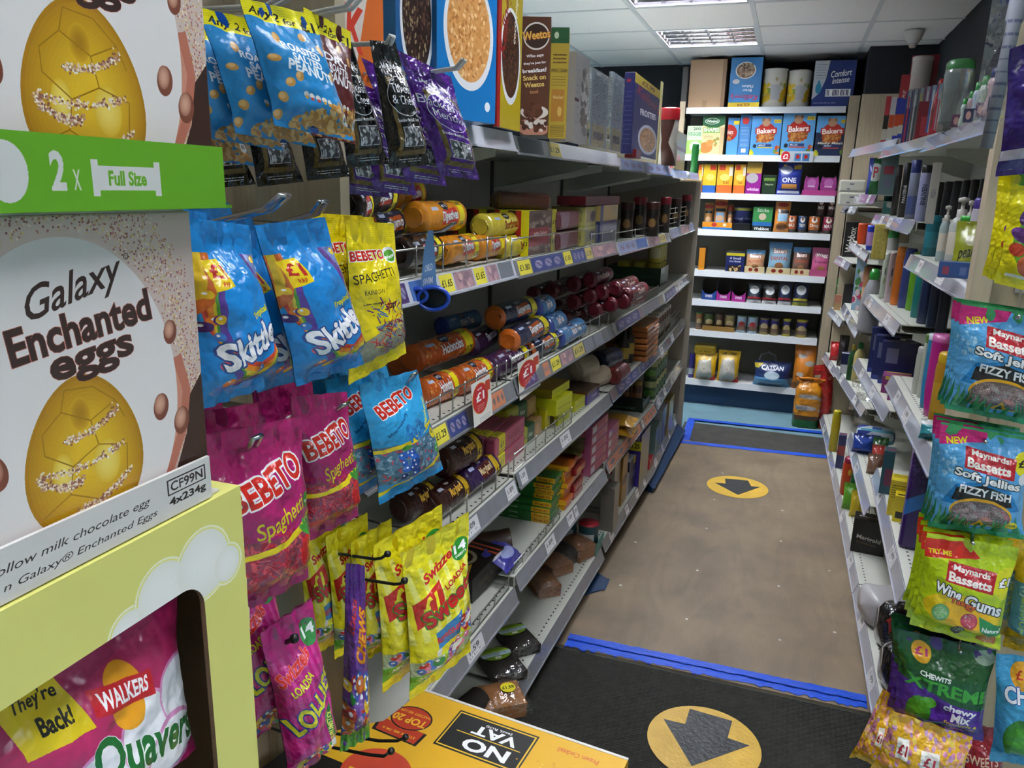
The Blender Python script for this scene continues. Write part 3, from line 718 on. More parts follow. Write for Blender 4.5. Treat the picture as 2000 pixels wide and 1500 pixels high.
def roll(name, A, B, r, art, endm, face=None, ends='twist', seed=0, square=0, parts=True, n=18):
    """round biscuit pack from A to B; print's left end at A; v=.5 turned to 'face'"""
    A, B = Vector(A), Vector(B); c = (A + B) / 2; ax = (B - A).normalized(); L = (B - A).length
    face = Vector(face) if face else (CAM - c); up = (face - ax * face.dot(ax)).normalized(); sd = up.cross(ax)
    def ring(t, u, rr, wob=0):
        a = (u - .5) * 2 * math.pi; cs, sn = math.cos(a), math.sin(a)
        if square:
            k = 1 / max(abs(cs), abs(sn)); k = 1 + (k - 1) * square; rr = rr * k * (1 - .10 * square)
        p = ax * (t * L - L / 2) + (up * cs + sd * sn) * rr
        if wob: p = p + (up * cs + sd * sn) * wob * noise.noise(Vector((u * 9 + seed, t * 14, seed)))
        return p
    b = MB(); b.grid(lambda u, v: ring(.06 + .88 * u, v, r * (1 + .015 * math.sin(u * 60)), r * .05), 10, n, 0)
    if parts:
        o = bpy.data.objects.new(name, None); o.location = c; sc.collection.objects.link(o); b.build('wrapper', art, o, True)
    def endcap(t0, sgn, par):
        e = MB()
        if ends == 'twist': prof = [(0, 1), (.03, .86), (.055, .55), (.075, .62)] if True else None
        elif ends == 'flat': prof = [(0, 1), (.012, .93), (.014, .5), (.012, .02)]
        else: prof = [(0, 1), (.03, .92), (.07, .72), (.10, .70)]
        def fn(u, v):
            k = min(len(prof) - 1.001, u * (len(prof) - 1)); i = int(k); f = k - i
            dt = prof[i][0] * (1 - f) + prof[i + 1][0] * f; rr = prof[i][1] * (1 - f) + prof[i + 1][1] * f
            return ring(t0 + sgn * dt * (.16 / L), v, r * rr, r * (.30 * u if ends != 'flat' else 0))
        e.grid(fn, 6, n, 0, flip=(sgn < 0))
        e.grid(lambda u, v: ring(t0 + sgn * (prof[-1][0] - (.01 if ends == 'twist' else .001) * (1 - u)) * (.16 / L), v, r * prof[-1][1] * max(u, .02), 0), 2, n, 0, flip=(sgn > 0))
        return e
    if parts:
        endcap(.06, -1, o).build('wrapper_end', endm, o, True); endcap(.94, 1, o).build('wrapper_end', endm, o, True)
        return o
    for s_, t_ in ((-1, .06), (1, .94)):
        e = endcap(t_, s_, None); k = len(b.v); b.v += e.v; b.f += [tuple(i + k for i in f) for f in e.f]; b.uv += e.uv; b.mi += [1] * len(e.f)
    return b.build(name, [art, endm], None, True, loc=c)
PROF = {
    'jar': ([(.0, 0), (.92, 0), (1, .03), (1, .78), (.9, .84), (.86, .86)], [(.93, .85), (.95, .87), (.95, .98), (.9, 1), (0, 1)]),
    'can': ([(.9, 0), (1, .02), (1, .97), (.97, .985)], [(1.0, .985), (1.0, 1), (.94, 1), (.92, .985), (0, .985)]),
    'coffee': ([(0, 0), (1, 0), (1, .3), (.9, .45), (1, .6), (1, .78), (.96, .8)], [(1.04, .79), (1.06, .82), (1.06, .97), (.98, 1), (0, 1)]),
    'bottle': ([(0, 0), (.9, 0), (1, .03), (1, .62), (.85, .74), (.42, .82), (.36, .86)], [(.44, .85), (.46, .87), (.44, .99), (.38, 1), (0, 1)]),
    'shampoo': ([(0, 0), (.92, 0), (1, .02), (1, .80), (.92, .86)], [(.9, .86), (.92, .87), (.9, .97), (.75, 1), (0, 1)]),
    'pump': ([(0, 0), (.95, 0), (1, .03), (1, .60), (.8, .68), (.45, .72)], [(.5, .70), (.5, .82), (.2, .83), (.2, .92), (.55, .93), (.55, .98), (0, 1)]),
    'tube': ([(0, 0), (.8, 0), (.85, .1), (.98, .3), (1, .9), (1, .92)], [(1, .92), (1, 1), (0, 1)]),
    'wavy': ([(0, 0), (.9, 0), (1, .08), (.95, .25), (.68, .42), (.7, .5), (.95, .64), (.8, .74), (.5, .80)], [(.55, .78), (.62, .8), (.58, .97), (.3, 1), (0, 1)]),
    'trigger': ([(0, 0), (.95, 0), (1, .05), (1, .45), (.75, .7), (.45, .82), (.35, .84)], [(.42, .83), (.5, .86), (.5, .93), (.3, 1), (0, 1)]),
    'stick': ([(0, 0), (1, 0), (1, .78)], [(.98, .78), (.98, .98), (.8, 1), (0, 1)]),
    'canister': ([(0, 0), (1, 0), (1, .97)], [(1.03, .96), (1.03, 1), (0, 1)]),
    'vial': ([(0, 0), (1, 0), (1, .7), (.7, .76), (.6, .8)], [(.72, .78), (.72, 1), (0, 1)]),
}
def vessel(name, kind, P, r, h, body, cap, sy=.999, rz=0, n=14, capname='cap', lean=None, parts=True):
    bp, cp = PROF[kind]; face = math.atan2(CAM.y - P[1], CAM.x - P[0])
    b = MB(); b.lathe([(x * r, z * h) for x, z in bp], n, sy=sy, caps=False)
    b2 = MB() if parts else b
    k = len(b.f) if not parts else 0
    b2.lathe([(x * r, z * h) for x, z in cp], n, sy=sy, caps=False, mi=0 if parts else 1)
    if parts:
        o = bpy.data.objects.new(name, None); sc.collection.objects.link(o); o.location = P
        x = b.build('body', body, o, True); y = b2.build(capname, cap, o, True)
    else:
        o = b.build(name, [body, cap], None, True, loc=P)
    o.rotation_euler = (lean[0] if lean else 0, lean[1] if lean else 0, rz if rz else face + math.pi / 2)
    return o
# plain packaging colours
def pk(col, rough=.38, coat=.2): return mat('print_' + col.lstrip('#'), col, rough, coat=coat)
def foil(col): return mat('foil_' + col.lstrip('#'), col, .28, bump=.35, bscale=35, coat=.5)

# ------------------------------------------------------------------ artwork for the goods near the camera
GOLD = '#d8a512'
def egg(a, cx, cy, w, h):
    for k in range(14):
        f = 1 - k * .055; q = k / 13; c = tuple(int(p + (r_ - p) * q ** .7) for p, r_ in ((172, 226), (122, 184), (14, 38)))
        a.poly([(cx + (.02 * q) + w * f * math.sin(t) * (1 - .17 * math.cos(t)) / a.asp, cy - h * f * math.cos(t)) for t in [j * math.pi / 24 for j in range(48)]], '#%02x%02x%02x' % c)
def art_egg():
    a = Art(.95, 1100, '#dcc7bd'); g = a.rng
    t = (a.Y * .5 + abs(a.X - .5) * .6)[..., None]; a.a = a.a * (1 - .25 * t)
    # glitter halo
    for i in range(5200):
        th = g.uniform(0, 2 * math.pi); rr = g.uniform(.98, 1.32) + abs(g.normal(0, .05))
        x, y = .45 + .43 * rr * math.cos(th), .56 - .52 * rr * math.sin(th)
        a.ell(x, y, .0032, .0032, ['#c98a72', '#b97f70', '#d8b49a', '#a8656a', '#e3cf8e', '#8f4f4d', '#f0e0d0', '#c9b15e'][g.randint(8)])
    # chocolate splash at the right, pink nest below
    a.poly([(1, .55), (.93, .62), (.9, .75), (.84, .86), (.7, .95), (1, 1)], '#3a231c')
    a.line([(.86, .48), (.89, .6), (.86, .72), (.80, .82), (.70, .90), (.55, .96), (.38, .97), (.27, .90)], .085, '#b9705a')
    a.line([(.85, .5), (.88, .6), (.85, .72), (.79, .81), (.69, .885), (.55, .94)], .03, '#cf8f78')
    a.ell(.45, .56, .40, .50, '#e6e1de'); a.rect(.12, .55, .80, .8, '#e6e1de'); a.poly([(0, .7), (.16, .88), (.3, 1), (0, 1)], '#b9836f'); a.poly([(.0, .9), (.2, .93), (.3, 1), (0, 1)], '#7c4a38')
    for x, y, r, q in ((.86, .39, .04, 10), (.79, .63, .045, 12), (.88, .70, .048, 14), (.17, .66, .055, -20), (.02, .63, .06, 30), (.06, .86, .07, 25), (.2, .1, .03, 0)):
        a.ell(x, y, r * .72, r, '#7d4533', q); a.ell(x - .004, y - .01, r * .55, r * .78, '#d6a48c', q, c2='#97604b')
    a.ell(.45, .94, .26, .09, '#c87a6b'); a.ell(.45, .93, .22, .07, '#e0a08c')
    # golden foil egg with facets
    E = (.475, .70)
    egg(a, E[0], E[1], .205, .245)
    a.ell(E[0] + .07, E[1] + .04, .05, .07, '#f0d768', c2='#dcb528'); a.ell(E[0] - .09, E[1] + .03, .035, .06, '#f3dc6a', c2='#d8b024'); a.ell(E[0] - .01, E[1] - .13, .035, .05, '#a87a0c', c2='#d0a21c')
    for p in ([(.33, .60), (.40, .55), (.50, .60), (.52, .68), (.42, .72), (.33, .66), (.33, .60)], [(.50, .60), (.60, .56), (.63, .62)], [(.52, .68), (.63, .71)], [(.42, .72), (.40, .80), (.30, .84)], [(.40, .80), (.52, .86), (.62, .80), (.63, .71)], [(.52, .86), (.50, .92)], [(.40, .55), (.42, .49), (.52, .50), (.60, .56)]):
        a.line(p, .004, '#9c7208')
    for x0, y0, x1, y1 in ((.40, .64, .61, .58), (.30, .72, .62, .70), (.42, .86, .64, .79), (.30, .73, .45, .77)):
        for i in range(230):
            t = g.rand(); x = x0 + (x1 - x0) * t + g.normal(0, .004); y = y0 + (y1 - y0) * t + .02 * math.sin(t * 3.1) + g.normal(0, .006)
            a.ell(x, y, .0035, .0035, ['#efe6da', '#b98a72', '#8f5a4d', '#e6c9a8'][g.randint(4)])
    D = '#3a2622'
    a.text('Galaxy', .505, .21, .12, D, w=.37, rot=14, shear=.45, bold=.01); a.text('®', .70, .13, .02, D)
    a.text('Enchanted', .52, .315, .10, D, w=.52, rot=7, bold=.03, ol='#c06a58', olw=.02); a.text('eggs', .54, .428, .078, D, w=.31, rot=6, bold=.03, ol='#c06a58', olw=.02)
    return a
def art_tray():
    a = Art(6.2, 210, '#d2cfcb'); D = '#2c2622'
    # u: y from 0.10 to 0.466 ; 
    a.rect(.875, .14, .985, .50, D); a.rect(.879, .17, .981, .47, '#d2cfcb'); a.text('CF99N', .93, .32, .22, D, w=.092); a.text('4x234g', .93, .68, .2, D, w=.105, bold=.03)
    a.text('hollow milk chocolate egg', .66, .42, .2, D, w=.34, shear=.3, bold=0); a.text('n Galaxy® Enchanted Eggs', .68, .74, .2, D, w=.33, shear=.3, bold=0)
    return a
def art_green():
    a = Art(12.6, 110, '#62a51f'); W = '#cfd0cd'
    # u from y=-.06 to .49 (width .55)
    f = lambda y: (y + .06) / .55
    a.ell(f(.316), .50, .30, .38, W); a.text('2', f(.348), .47, .5, W, w=.018, bold=.05); a.text('x', f(.3605), .58, .3, W, w=.011, bold=0)
    a.rect(f(.374), .38, f(.424), .72, W); a.rect(f(.3715), .30, f(.3765), .80, W); a.rect(f(.4215), .30, f(.4265), .80, W)
    a.text('Full Size', f(.399), .55, .2, '#62a51f', w=.055, bold=.03)
    return a
def art_cloudbox():
    a = Art(.75, 900, '#dcd97a')   # u: y .12-.496, v from top z 1.333 down .5
    f = lambda y: (y - .12) / .376
    def cloud(x, y, r): a.ell(x, y, r + .008, r + .008, '#ecec98'); a.ell(x, y, r, r, '#f3f3e2'); 
    g = lambda z: (1.333 - z) / .5
    for y, z, r in ((.372, 1.266, .036), (.405, 1.280, .05), (.448, 1.284, .056), (.474, 1.272, .03)): a.ell(f(y), g(z), r + .006, r + .006, '#f4f4dc'); a.ell(f(y), g(z), r + .003, r + .003, '#e4e284')
    for y, z, r in ((.372, 1.266, .036), (.405, 1.280, .05), (.448, 1.284, .056), (.474, 1.272, .03)): a.ell(f(y), g(z), r, r, '#f1f1ea', c2='#e9e9de')
    return a
def art_quaver():
    a = Art(1.45, 520, '#9c1c56')
    a.rect(0, 0, 1, .06, '#b52a66'); a.poly([(0, .3), (.3, .22), (1, .1), (1, .5), (0, .75)], '#b3265f')
    for x, y, r in ((.2, .78, .24), (.42, .66, .26), (.66, .56, .24), (.9, .50, .22), (.5, .86, .3), (.78, .80, .3)): a.ell(x, y, r, r * .8, '#d88fc0'); a.ell(x, y, r * .93, r * .73, '#e9e9ee')
    a.poly([(.14, .08), (.37, .10), (.42, .36), (.16, .34)], '#d9c21a'); a.text("They're", .275, .155, .07, '#1a1a1a', w=.17, rot=-4, bold=.02, shear=.2); a.text('Back!', .30, .255, .07, '#1a1a1a', w=.13, rot=-4, bold=.03, shear=.2)
    a.ell(.59, .33, .14, .15, '#e8a01a'); a.poly([(.44, .22), (.75, .30), (.74, .42), (.43, .33)], '#c5202b'); a.text('WALKERS', .59, .315, .075, '#ffffff', w=.26, rot=-10, bold=.03)
    a.text('Quavers', .66, .62, .22, '#156a2c', w=.60, rot=-14, bold=.03, ol='#f4f4f4', olw=.02)
    return a
def art_peanut(main='#1d86c6', t=('ROASTED', 'SALTED', 'PEANUTS')):
    def f():
        a = Art(.68, 760, main); g = a.rng
        a.rect(0, 0, 1, .15, '#f0e51c'); a.ell(.1, .17, .12, .05, main)
        for i in range(6): a.rect(0, .01 + i * .02, 1, .014 + i * .02, '#d6cb14')
        a.text('Any 2', .27, .09, .085, '#1a1a1a', w=.4, rot=-6, bold=.02, shear=.2); a.text('for', .58, .11, .05, '#1a1a1a', w=.15, bold=.02); a.text('£1', .83, .11, .08, '#1a1a1a', w=.2, bold=.05)
        for x, y, q in ((.25, .27, 20), (.65, .22, 60), (.12, .44, 80), (.35, .56, 30), (.22, .62, 40), (.1, .75, 10), (.85, .3, 0), (.9, .5, 30), (.05, .9, 0)): a.ell(x, y, .03, .045, '#c9944a', q); a.ell(x - .01, y - .01, .018, .028, '#e3b470', q)
        a.text(t[0], .52, .345, .06, '#ffffff', w=.52, rot=-8, bold=.06); a.text(t[1], .55, .42, .06, '#ffffff', w=.42, rot=-8, bold=.06); a.text(t[2], .57, .50, .085, '#ffffff', w=.64, rot=-8, bold=.07)
        a.dots(240, (.2, .70, 1.0, .97), ['#c9944a', '#d9ab63', '#b57f3c', '#e0b878'], .022, .034, .65, False, lambda x, y: y > .93 - (x - .1) * .28)
        for i in range(5): a.ell(.36 + i * .075, .70 + i * .008, .022, .022, '#e8e2dc'); a.rect(.34 + i * .075, .71 + i * .008, .38 + i * .075, .735 + i * .008, '#c9443a' if i in (1, 2) else '#e8a93a')
        a.ell(.93, .84, .05, .05, '#f4f4f0'); a.text('69', .93, .84, .04, '#1a1a1a', w=.09)
        return a
    return f
def art_throat(col, name):
    def f():
        a = Art(.62, 640, col); w = '#e8e8ee'
        for i in range(8): a.rect(0, .01 + .012 * i, 1, .014 + .012 * i, '#2a2a2e' if col == '#0c0c0e' else '#7b3aa8')
        a.text('JAKEMANS', .5, .20, .045, w, w=.62, rot=-4, bold=.03); a.rect(.14, .27, .86, .33, '#6d5a2c'); a.rect(.14, .27, .22, .9, '#6d5a2c'); a.rect(.8, .3, .88, .9, '#6d5a2c')
        a.ell(.5, .43, .25, .16, w); a.ell(.5, .43, .244, .154, col)
        for i, s in enumerate(name): a.text(s, .5, .37 + .09 * i, .075, w, w=.2 + .065 * len(s), rot=-3, bold=0)
        a.text('Soothing Menthol Sweets', .5, .62, .032, w, w=.62, bold=.02); a.rect(.25, .67, .77, .83, w); a.rect(.262, .675, .758, .825, '#4a4a50')
        a.dots(40, (.28, .69, .74, .81), ['#8d8d92', '#b9b9bc', '#3a3a3e', '#d6d6d6'], .014, .03, .7, False)
        a.rect(.18, .86, .84, .9, '#6d5a2c'); a.lines(2, (.25, .92, .8, .96), w, .006)
        return a
    return f
def art_skit():
    a = Art(.64, 900, '#1288d6')
    R = ['#c8402a', '#e88a1e', '#e8cf2a', '#4f9a33', '#5a3a98']
    for i, c in enumerate(R):   # rainbow from the upper left curling along the bottom
        o = i * .028
        a.line([(.01 + o * 1.2, .18), (.03 + o, .38), (.07 + o * .6, .56), (.14, .68 + o * .4), (.30, .755 + o), (.53, .785 + o), (.75, .73 + o), (.95 + o * .3, .58 + o)], .038, c)
    a.poly([(0, .17), (.2, .17), (.08, .42), (.0, .5)], '#cf6a28'); a.poly([(.02, .17), (.1, .17), (.04, .4), (0, .42)], '#e8c02a')
    a.poly([(.70, .17), (.80, .17), (.93, .45), (.99, .72), (.9, .72), (.82, .42)], '#5d3590'); a.poly([(.80, .17), (1, .17), (1, .6), (.93, .44)], '#6f86b8')
    a.rect(0, 0, 1, .16, '#1385d0')
    a.dots(8, (.0, .3, .16, .62), ['#e07a22', '#3a78c9', '#e8bf2a', '#44206a'], .022, .028); a.dots(10, (.84, .2, .98, .7), ['#e0602a', '#e8c42a', '#3a78c9', '#d8576a'], .02, .027)
    for x, y, c in ((.2, .86, '#e07a22'), (.33, .88, '#e8bf2a'), (.52, .80, '#3a78c9'), (.72, .84, '#d8576a'), (.86, .74, '#5a2a80'), (.88, .64, '#e07a22'), (.12, .76, '#d8576a')): a.ell(x, y, .026, .026, c); a.ell(x - .01, y - .008, .008, .006, '#fff')
    a.poly([(.08, .21), (.30, .20), (.33, .34), (.10, .37)], '#f3d21c'); a.text('£1', .205, .265, .07, '#c22a22', w=.17, rot=-3, bold=.05); a.text('RRP', .22, .33, .025, '#c22a22', w=.09)
    a.text('Tropical', .62, .49, .045, '#e9e23a', w=.27, rot=16, bold=.05, shear=.2, ol='#1d5a2a', olw=.03)
    a.text('Skittles', .50, .64, .155, '#f6f7fb', w=.86, rot=19, bold=.07, ol='#2c4c8c', olw=.07)
    a.rect(0, .94, 1, 1, '#1a8ad2')
    return a
def art_bebeto(c0='#a81664', c1='#8c3a52', sub='Spaghetti', cand=('#c4213a', '#9c1830', '#d8505a'), sq=False, subc='#d9c81e'):
    def f():
        a = Art(.82 if sq else .72, 760, c0)
        for i in range(7): a.rect(0, .01 + .014 * i, 1, .014 + .014 * i, '#ffffff' if False else c0)
        a.rect(.0, .58, 1, .9, c1)
        a.dots(200, (0, .60, 1, .88), [c1, *cand], .012, .03, .4, False)
        g = a.rng
        for i in range(60):
            x, y = g.uniform(.05, .6), g.uniform(.56, .86); a.line([(x, y), (x + g.uniform(-.1, .1), y + g.uniform(-.05, .05)), (x + g.uniform(-.16, .16), y + g.uniform(-.08, .08))], .006, cand[g.randint(len(cand))])
        a.poly([(0, .66), (.5, .60), (1, .50), (1, .535), (.5, .635), (0, .69)], '#e8d21a'); a.poly([(0, .86), (1, .83), (1, .86), (0, .9)], '#c81e36')
        a.text('BEBETO', .45, .30, .13, '#d1281e', w=.84, rot=12, bold=.05, ol='#f2f2f2', olw=.10)
        a.text(sub, .5, .50, .11, subc, w=.62, rot=13, bold=.01, shear=.3)
        a.ell(.88, .45, .065, .045, '#2f8c2a', -20); a.text('Vegetarian', .88, .45, .022, '#fff', w=.13, rot=14)
        # strawberry, without a face
        a.ell(.80, .74, .11, .13, '#c81e24'); a.dots(24, (.72, .66, .9, .84), ['#f0b08a'], .004, .005, 1, False)
        for q in (-60, -25, 10, 45): a.ell(.80 + .07 * math.sin(math.radians(q)), .61 - .02 * math.cos(math.radians(q)), .022, .06, '#3f9a34', q)
        a.rect(0, .92, 1, 1, c0)
        return a
    return f
def art_rainbow():
    a = Art(.52, 820, '#ecd60f')
    for i in range(10): a.rect(0, .01 + .014 * i, 1, .013 + .014 * i, '#d8c20c')
    a.text('BEBETO', .34, .21, .06, '#cf2a1c', w=.62, bold=.05, ol='#f4f4f0', olw=.1); a.ell(.78, .22, .075, .055, '#f4f4f0'); a.ell(.78, .225, .06, .04, '#55a32c'); a.text('Vegan', .78, .23, .028, '#fff', w=.2, rot=12)
    a.text('SPAGHETTI', .38, .34, .06, '#1e1e1a', w=.7, rot=4, bold=0); a.text('RAINBOW', .3, .44, .03, '#1e1e1a', w=.3, bold=0); a.lines(1, (.12, .5, .5, .52), '#333333', .006)
    a.ell(.55, .56, .075, .085, '#f2dd1a'); a.text('50p', .55, .555, .05, '#111', w=.24, bold=.05)
    a.rect(0, .66, 1, .90, '#8f8f78'); a.poly([(0, .66), (.2, .62), (.3, .7), (.1, .75)], '#ecd60f'); g = a.rng
    for i in range(150):
        x, y = g.uniform(.25, .95), g.uniform(.52, .88); a.line([(x, y), (x + g.uniform(-.12, .12), y + g.uniform(-.05, .05))], .008, ['#8c1a22', '#3a6ab8', '#c8402a', '#d8c020', '#6a2a70', '#7d1420'][g.randint(6)])
    a.rect(0, .93, 1, 1, '#f0dc12')
    return a
def art_blueb():
    a = Art(.72, 760, '#2b9fd8')
    for i in range(5): a.rect(0, .01 + .014 * i, 1, .013 + .014 * i, '#258fc6')
    a.rect(0, .52, 1, .84, '#4b6f86'); a.dots(300, (0, .53, 1, .84), ['#2f5a70', '#6d93a6', '#3d6a84', '#86a9b8', '#b5485a'], .01, .022, .5, False)
    a.text('BEBETO', .45, .20, .10, '#cf2a1c', w=.66, rot=12, bold=.05, ol='#f4f4f0', olw=.08); a.text('Spaghetti', .83, .36, .06, '#d9dc2a', w=.4, rot=60, shear=.3); a.text('blueraspberry', .32, .37, .035, '#15356e', w=.4, rot=30)
    a.poly([(0, .545), (.5, .50), (1, .40), (1, .43), (.5, .54), (0, .575)], '#ecd81c'); a.poly([(0, .90), (.3, .86), (1, .72), (1, .755), (.3, .9), (0, .935)], '#ecd81c')
    a.dots(26, (.22, .6, .42, .8), ['#1f4fa8', '#2c62c2', '#173e88'], .025, .03); a.ell(.32, .56, .05, .02, '#3f9a34'); a.dots(40, (.4, .38, .72, .52), ['#2e86c8', '#1d6eae'], .006, .02, 2, False)
    a.ell(.84, .54, .04, .05, '#ecd81c'); a.text('50p', .84, .54, .03, '#111', w=.06); a.ell(.9, .68, .08, .05, '#3aa22e', -20); a.text('Vegetarian', .9, .68, .022, '#fff', w=.16, rot=14)
    a.rect(0, .95, 1, 1, '#1e90cf')
    return a
def art_sweets():
    a = Art(.42, 1000, '#e8dd1c')
    for i in range(7): a.rect(0, .008 + .012 * i, 1, .012 + .012 * i, '#f6ef4a')
    for i in range(9): a.poly([(i * .16 - .3, .15), (i * .16 - .24, .15), (i * .16 - .1, .62), (i * .16 - .18, .62)], '#f3ee74')
    a.poly([(.04, .35), (.42, .27), (.45, .42), (.07, .52)], '#cf2a1a'); a.text('£1', .25, .395, .13, '#f4ea2a', w=.26, rot=12, bold=.06, shear=.2)
    a.text('Swizzels', .50, .195, .055, '#cf2328', w=.6, rot=18, bold=.04, shear=.3); a.ell(.83, .19, .062, .062, '#2f8f2f'); a.text('14', .83, .18, .05, '#fff', w=.2, bold=.05); a.text('SWEETS', .83, .222, .014, '#fff', w=.2)
    a.text('LOADSA', .68, .315, .035, '#cf2328', w=.4, rot=18, bold=.05); a.text('Sweets', .56, .43, .12, '#cc2020', w=.86, rot=17, bold=.05, ol='#3c8a22', olw=.06)
    a.poly([(.28, .58), (.72, .54), (.66, .68), (.30, .70)], '#3c7fb8'); a.text('REFRESHERS', .5, .63, .04, '#d12222', w=.42, rot=4, bold=.05)
    a.rect(0, .74, 1, .90, '#a9b58c'); a.dots(60, (.02, .56, .98, .88), ['#9a4fb0', '#c8342e', '#e8e4da', '#3a7f3a', '#4a76c0', '#e07a9c', '#b5d040'], .016, .045, .6, True, lambda x, y: y > .70 or x > .62)
    a.poly([(0, .84), (.3, .82), (.2, .93), (0, .93)], '#5faa2a'); a.text('NEW', .2, .87, .03, '#eef4e0', w=.2); a.rect(0, .93, 1, 1, '#f2e91e')
    return a
def art_loll():
    a = Art(.42, 1000, '#b81a78')
    for i in range(10): a.poly([(i * .14 - .1, .2), (i * .14 - .04, .2), (i * .14 + .04, .85), (i * .14 - .02, .85)], '#c83a90')
    a.text('Swizzels', .34, .27, .075, '#e2342f', w=.66, rot=20, bold=.05, shear=.3, ol='#f0a0c0', olw=.03); a.ell(.80, .16, .075, .075, '#3c8f4a'); a.text('14', .80, .15, .06, '#fff', w=.24, bold=.05)
    a.text('LOADSA', .36, .37, .05, '#e9df30', w=.42, rot=22, bold=.06, ol='#5a1a70', olw=.03); a.text('LOLLIES', .52, .52, .12, '#e9df30', w=1.0, rot=26, bold=.05, ol='#2c3ca0', olw=.07)
    a.poly([(.62, .62), (.78, .58), (.80, .82), (.66, .84)], '#2d7d46'); a.text('DRUMSTICK', .71, .71, .04, '#f3eb6a', w=.4, rot=82, bold=.04)
    a.dots(60, (.2, .82, 1, .98), ['#d83a3a', '#3aa24a', '#e8e4da', '#e8c030', '#3d58b0'], .02, .045)
    return a
def art_chews():
    a = Art(.3, 800, '#5b2a86'); a.poly([(0, .2), (.5, .2), (1, .75), (1, 1), (.3, 1)], '#6d3a97')
    a.text('CHEWS', .6, .35, .10, '#e8a01a', w=.9, rot=70, bold=.06, ol='#c8341e', olw=.04); a.text('LOADSA', .3, .25, .05, '#e03a2a', w=.6, rot=60, bold=.05)
    a.dots(50, (0, .55, 1, .95), ['#c8342e', '#e8c030', '#8a56b0', '#2f7f3a', '#3d58b0', '#e07a2c', '#b090c8'], .03, .06); a.rect(0, .9, 1, 1, '#58a02e')
    return a
def art_novat():
    a = Art(1.488, 900, '#dba91c'); K = '#141414'
    a.rect(.445, .055, .725, .315, K); a.rect(.450, .064, .720, .306, '#e2b92a'); a.rect(.455, .072, .715, .298, K)
    a.text('NO', .60, .245, .075, '#f2f2f2', w=.15, rot=180, bold=.06); a.rect(.48, .185, .70, .19, '#e2b92a'); a.text('VAT', .60, .145, .06, '#f2f2f2', w=.15, rot=180, bold=.05); a.text('(excl. ROI)', .60, .10, .02, '#f2f2f2', w=.09, rot=180)
    a.poly([(.23, .27), (.41, .28), (.405, .37), (.24, .36)], K); a.poly([(.24, .27), (.40, .28), (.395, .36), (.25, .35)], '#b9381c'); a.ell(.325, .215, .105, .082, K); a.ell(.325, .215, .098, .075, '#b9381c')
    a.text('TOP 20', .325, .23, .045, '#e5b62a', w=.12, rot=180, bold=.05); a.text('FASTEST SELLER', .325, .18, .016, '#e5b62a', w=.11, rot=180); a.text('STOCK ME, I\'M A', .325, .325, .018, '#e5b62a', w=.12, rot=180)
    a.text('Prawn Cocktail', .86, .09, .03, '#c25a1c', w=.13, rot=180, bold=.02); a.ell(.83, .36, .16, .13, '#e8dcc8'); a.ell(.83, .37, .14, .11, '#c8342e'); a.ell(.83, .37, .10, .07, '#e8e0d8')
    a.dots(40, (.7, .18, .96, .3), ['#f0d86a', '#c98a1a'], .003, .006, 1, False)
    a.rect(0, .60, .50, 1, K); a.ell(.36, .58, .16, .14, '#c8442a'); a.rect(.28, .6, .44, .64, '#e2b92a')
    return a
def art_lemon(nm):
    pass
M_card = mat('brown_corrugated_card', '#6a5038', .8, bump=.2, bscale=120)
M_cardb = mat('brown_carton_board', '#a98763', .75, var=.06, vscale=10)
M_white = pk('#d6d3cf')
# ------------------------------------------------------------------ goods at the near left
M_black = mat('black_plastic', '#141414', .35)
# floor stand carrying the cartons
st = empty('display_stand', (-.60, .26, 0), 'black floor stand carrying the yellow carton and the egg boxes', 'stand')
b = MB(); b.box(-.16, -.30, .02, .19, .236, .83); b.build('plinth', M_black, st, bevel=.004)
b = MB(); b.box(-.17, -.31, 0, .2, .245, .02); b.build('foot_plate', M_black, st)
# yellow carton with a cut-out window
X = -.41; y0, y1, zt, zb = .02, .496, 1.333, .831
cx = empty('crisp_carton', (-.58, .26, zb), 'pale yellow carton with white cloud print and arched window showing crisp bags', 'carton')
L0 = cx.location
b = MB()   # front panel built round the window
wy, wz, rr = .445, 1.272, .022; wl, wb = .06, .87
outer = []
arc = [(wy - rr + rr * math.sin(t), wz - rr + rr * math.cos(t)) for t in [k * math.pi / 2 / 8 for k in range(9)]]
def q_(y, z, x=X): return (x - L0.x, y - L0.y, z - L0.z)
def uvq(y, z): return ((y - .12) / .376, 1 - (1.333 - z) / .5)
def fpoly(pts, x=X, mi=0, rev=False):
    p = [q_(y, z, x) for y, z in pts]; p = p[::-1] if rev else p; b.poly(p, mi); u = [uvq(y, z) for y, z in pts]; b.uv[-1] = u[::-1] if rev else u
fpoly([(y0, wz), (wy - rr, wz), (wy - rr, zt), (y0, zt)])
ar = arc; n = len(ar)
for i in range(n - 1):   # fan between arc and outer edge
    (a0, b0), (a1, b1) = ar[i], ar[i + 1]; e0 = (wy - rr + (y1 - wy + rr) * i / (n - 1), zt); e1 = (wy - rr + (y1 - wy + rr) * (i + 1) / (n - 1), zt)
    fpoly([(a0, b0), (a1, b1), e1, e0])
fpoly([(wy, zb), (y1, zb), (y1, zt), (wy, wz - rr)]); fpoly([(y0, zb), (wl, zb), (wl, wz), (y0, wz)]); fpoly([(wl, zb), (wy, zb), (wy, wb), (wl, wb)])
T = .0045
b.quad(q_(wl, wz), q_(wy - rr, wz), q_(wy - rr, wz, X - T), q_(wl, wz, X - T), 1)
for i in range(n - 1): b.quad(q_(*ar[i]), q_(*ar[i + 1]), q_(*ar[i + 1], X - T), q_(*ar[i], X - T), 1)
b.quad(q_(wy, wz - rr), q_(wy, wb), q_(wy, wb, X - T), q_(wy, wz - rr, X - T), 1)
b.build('front_panel', [artmat('cloud_carton', art_cloudbox, .5), M_card], cx)
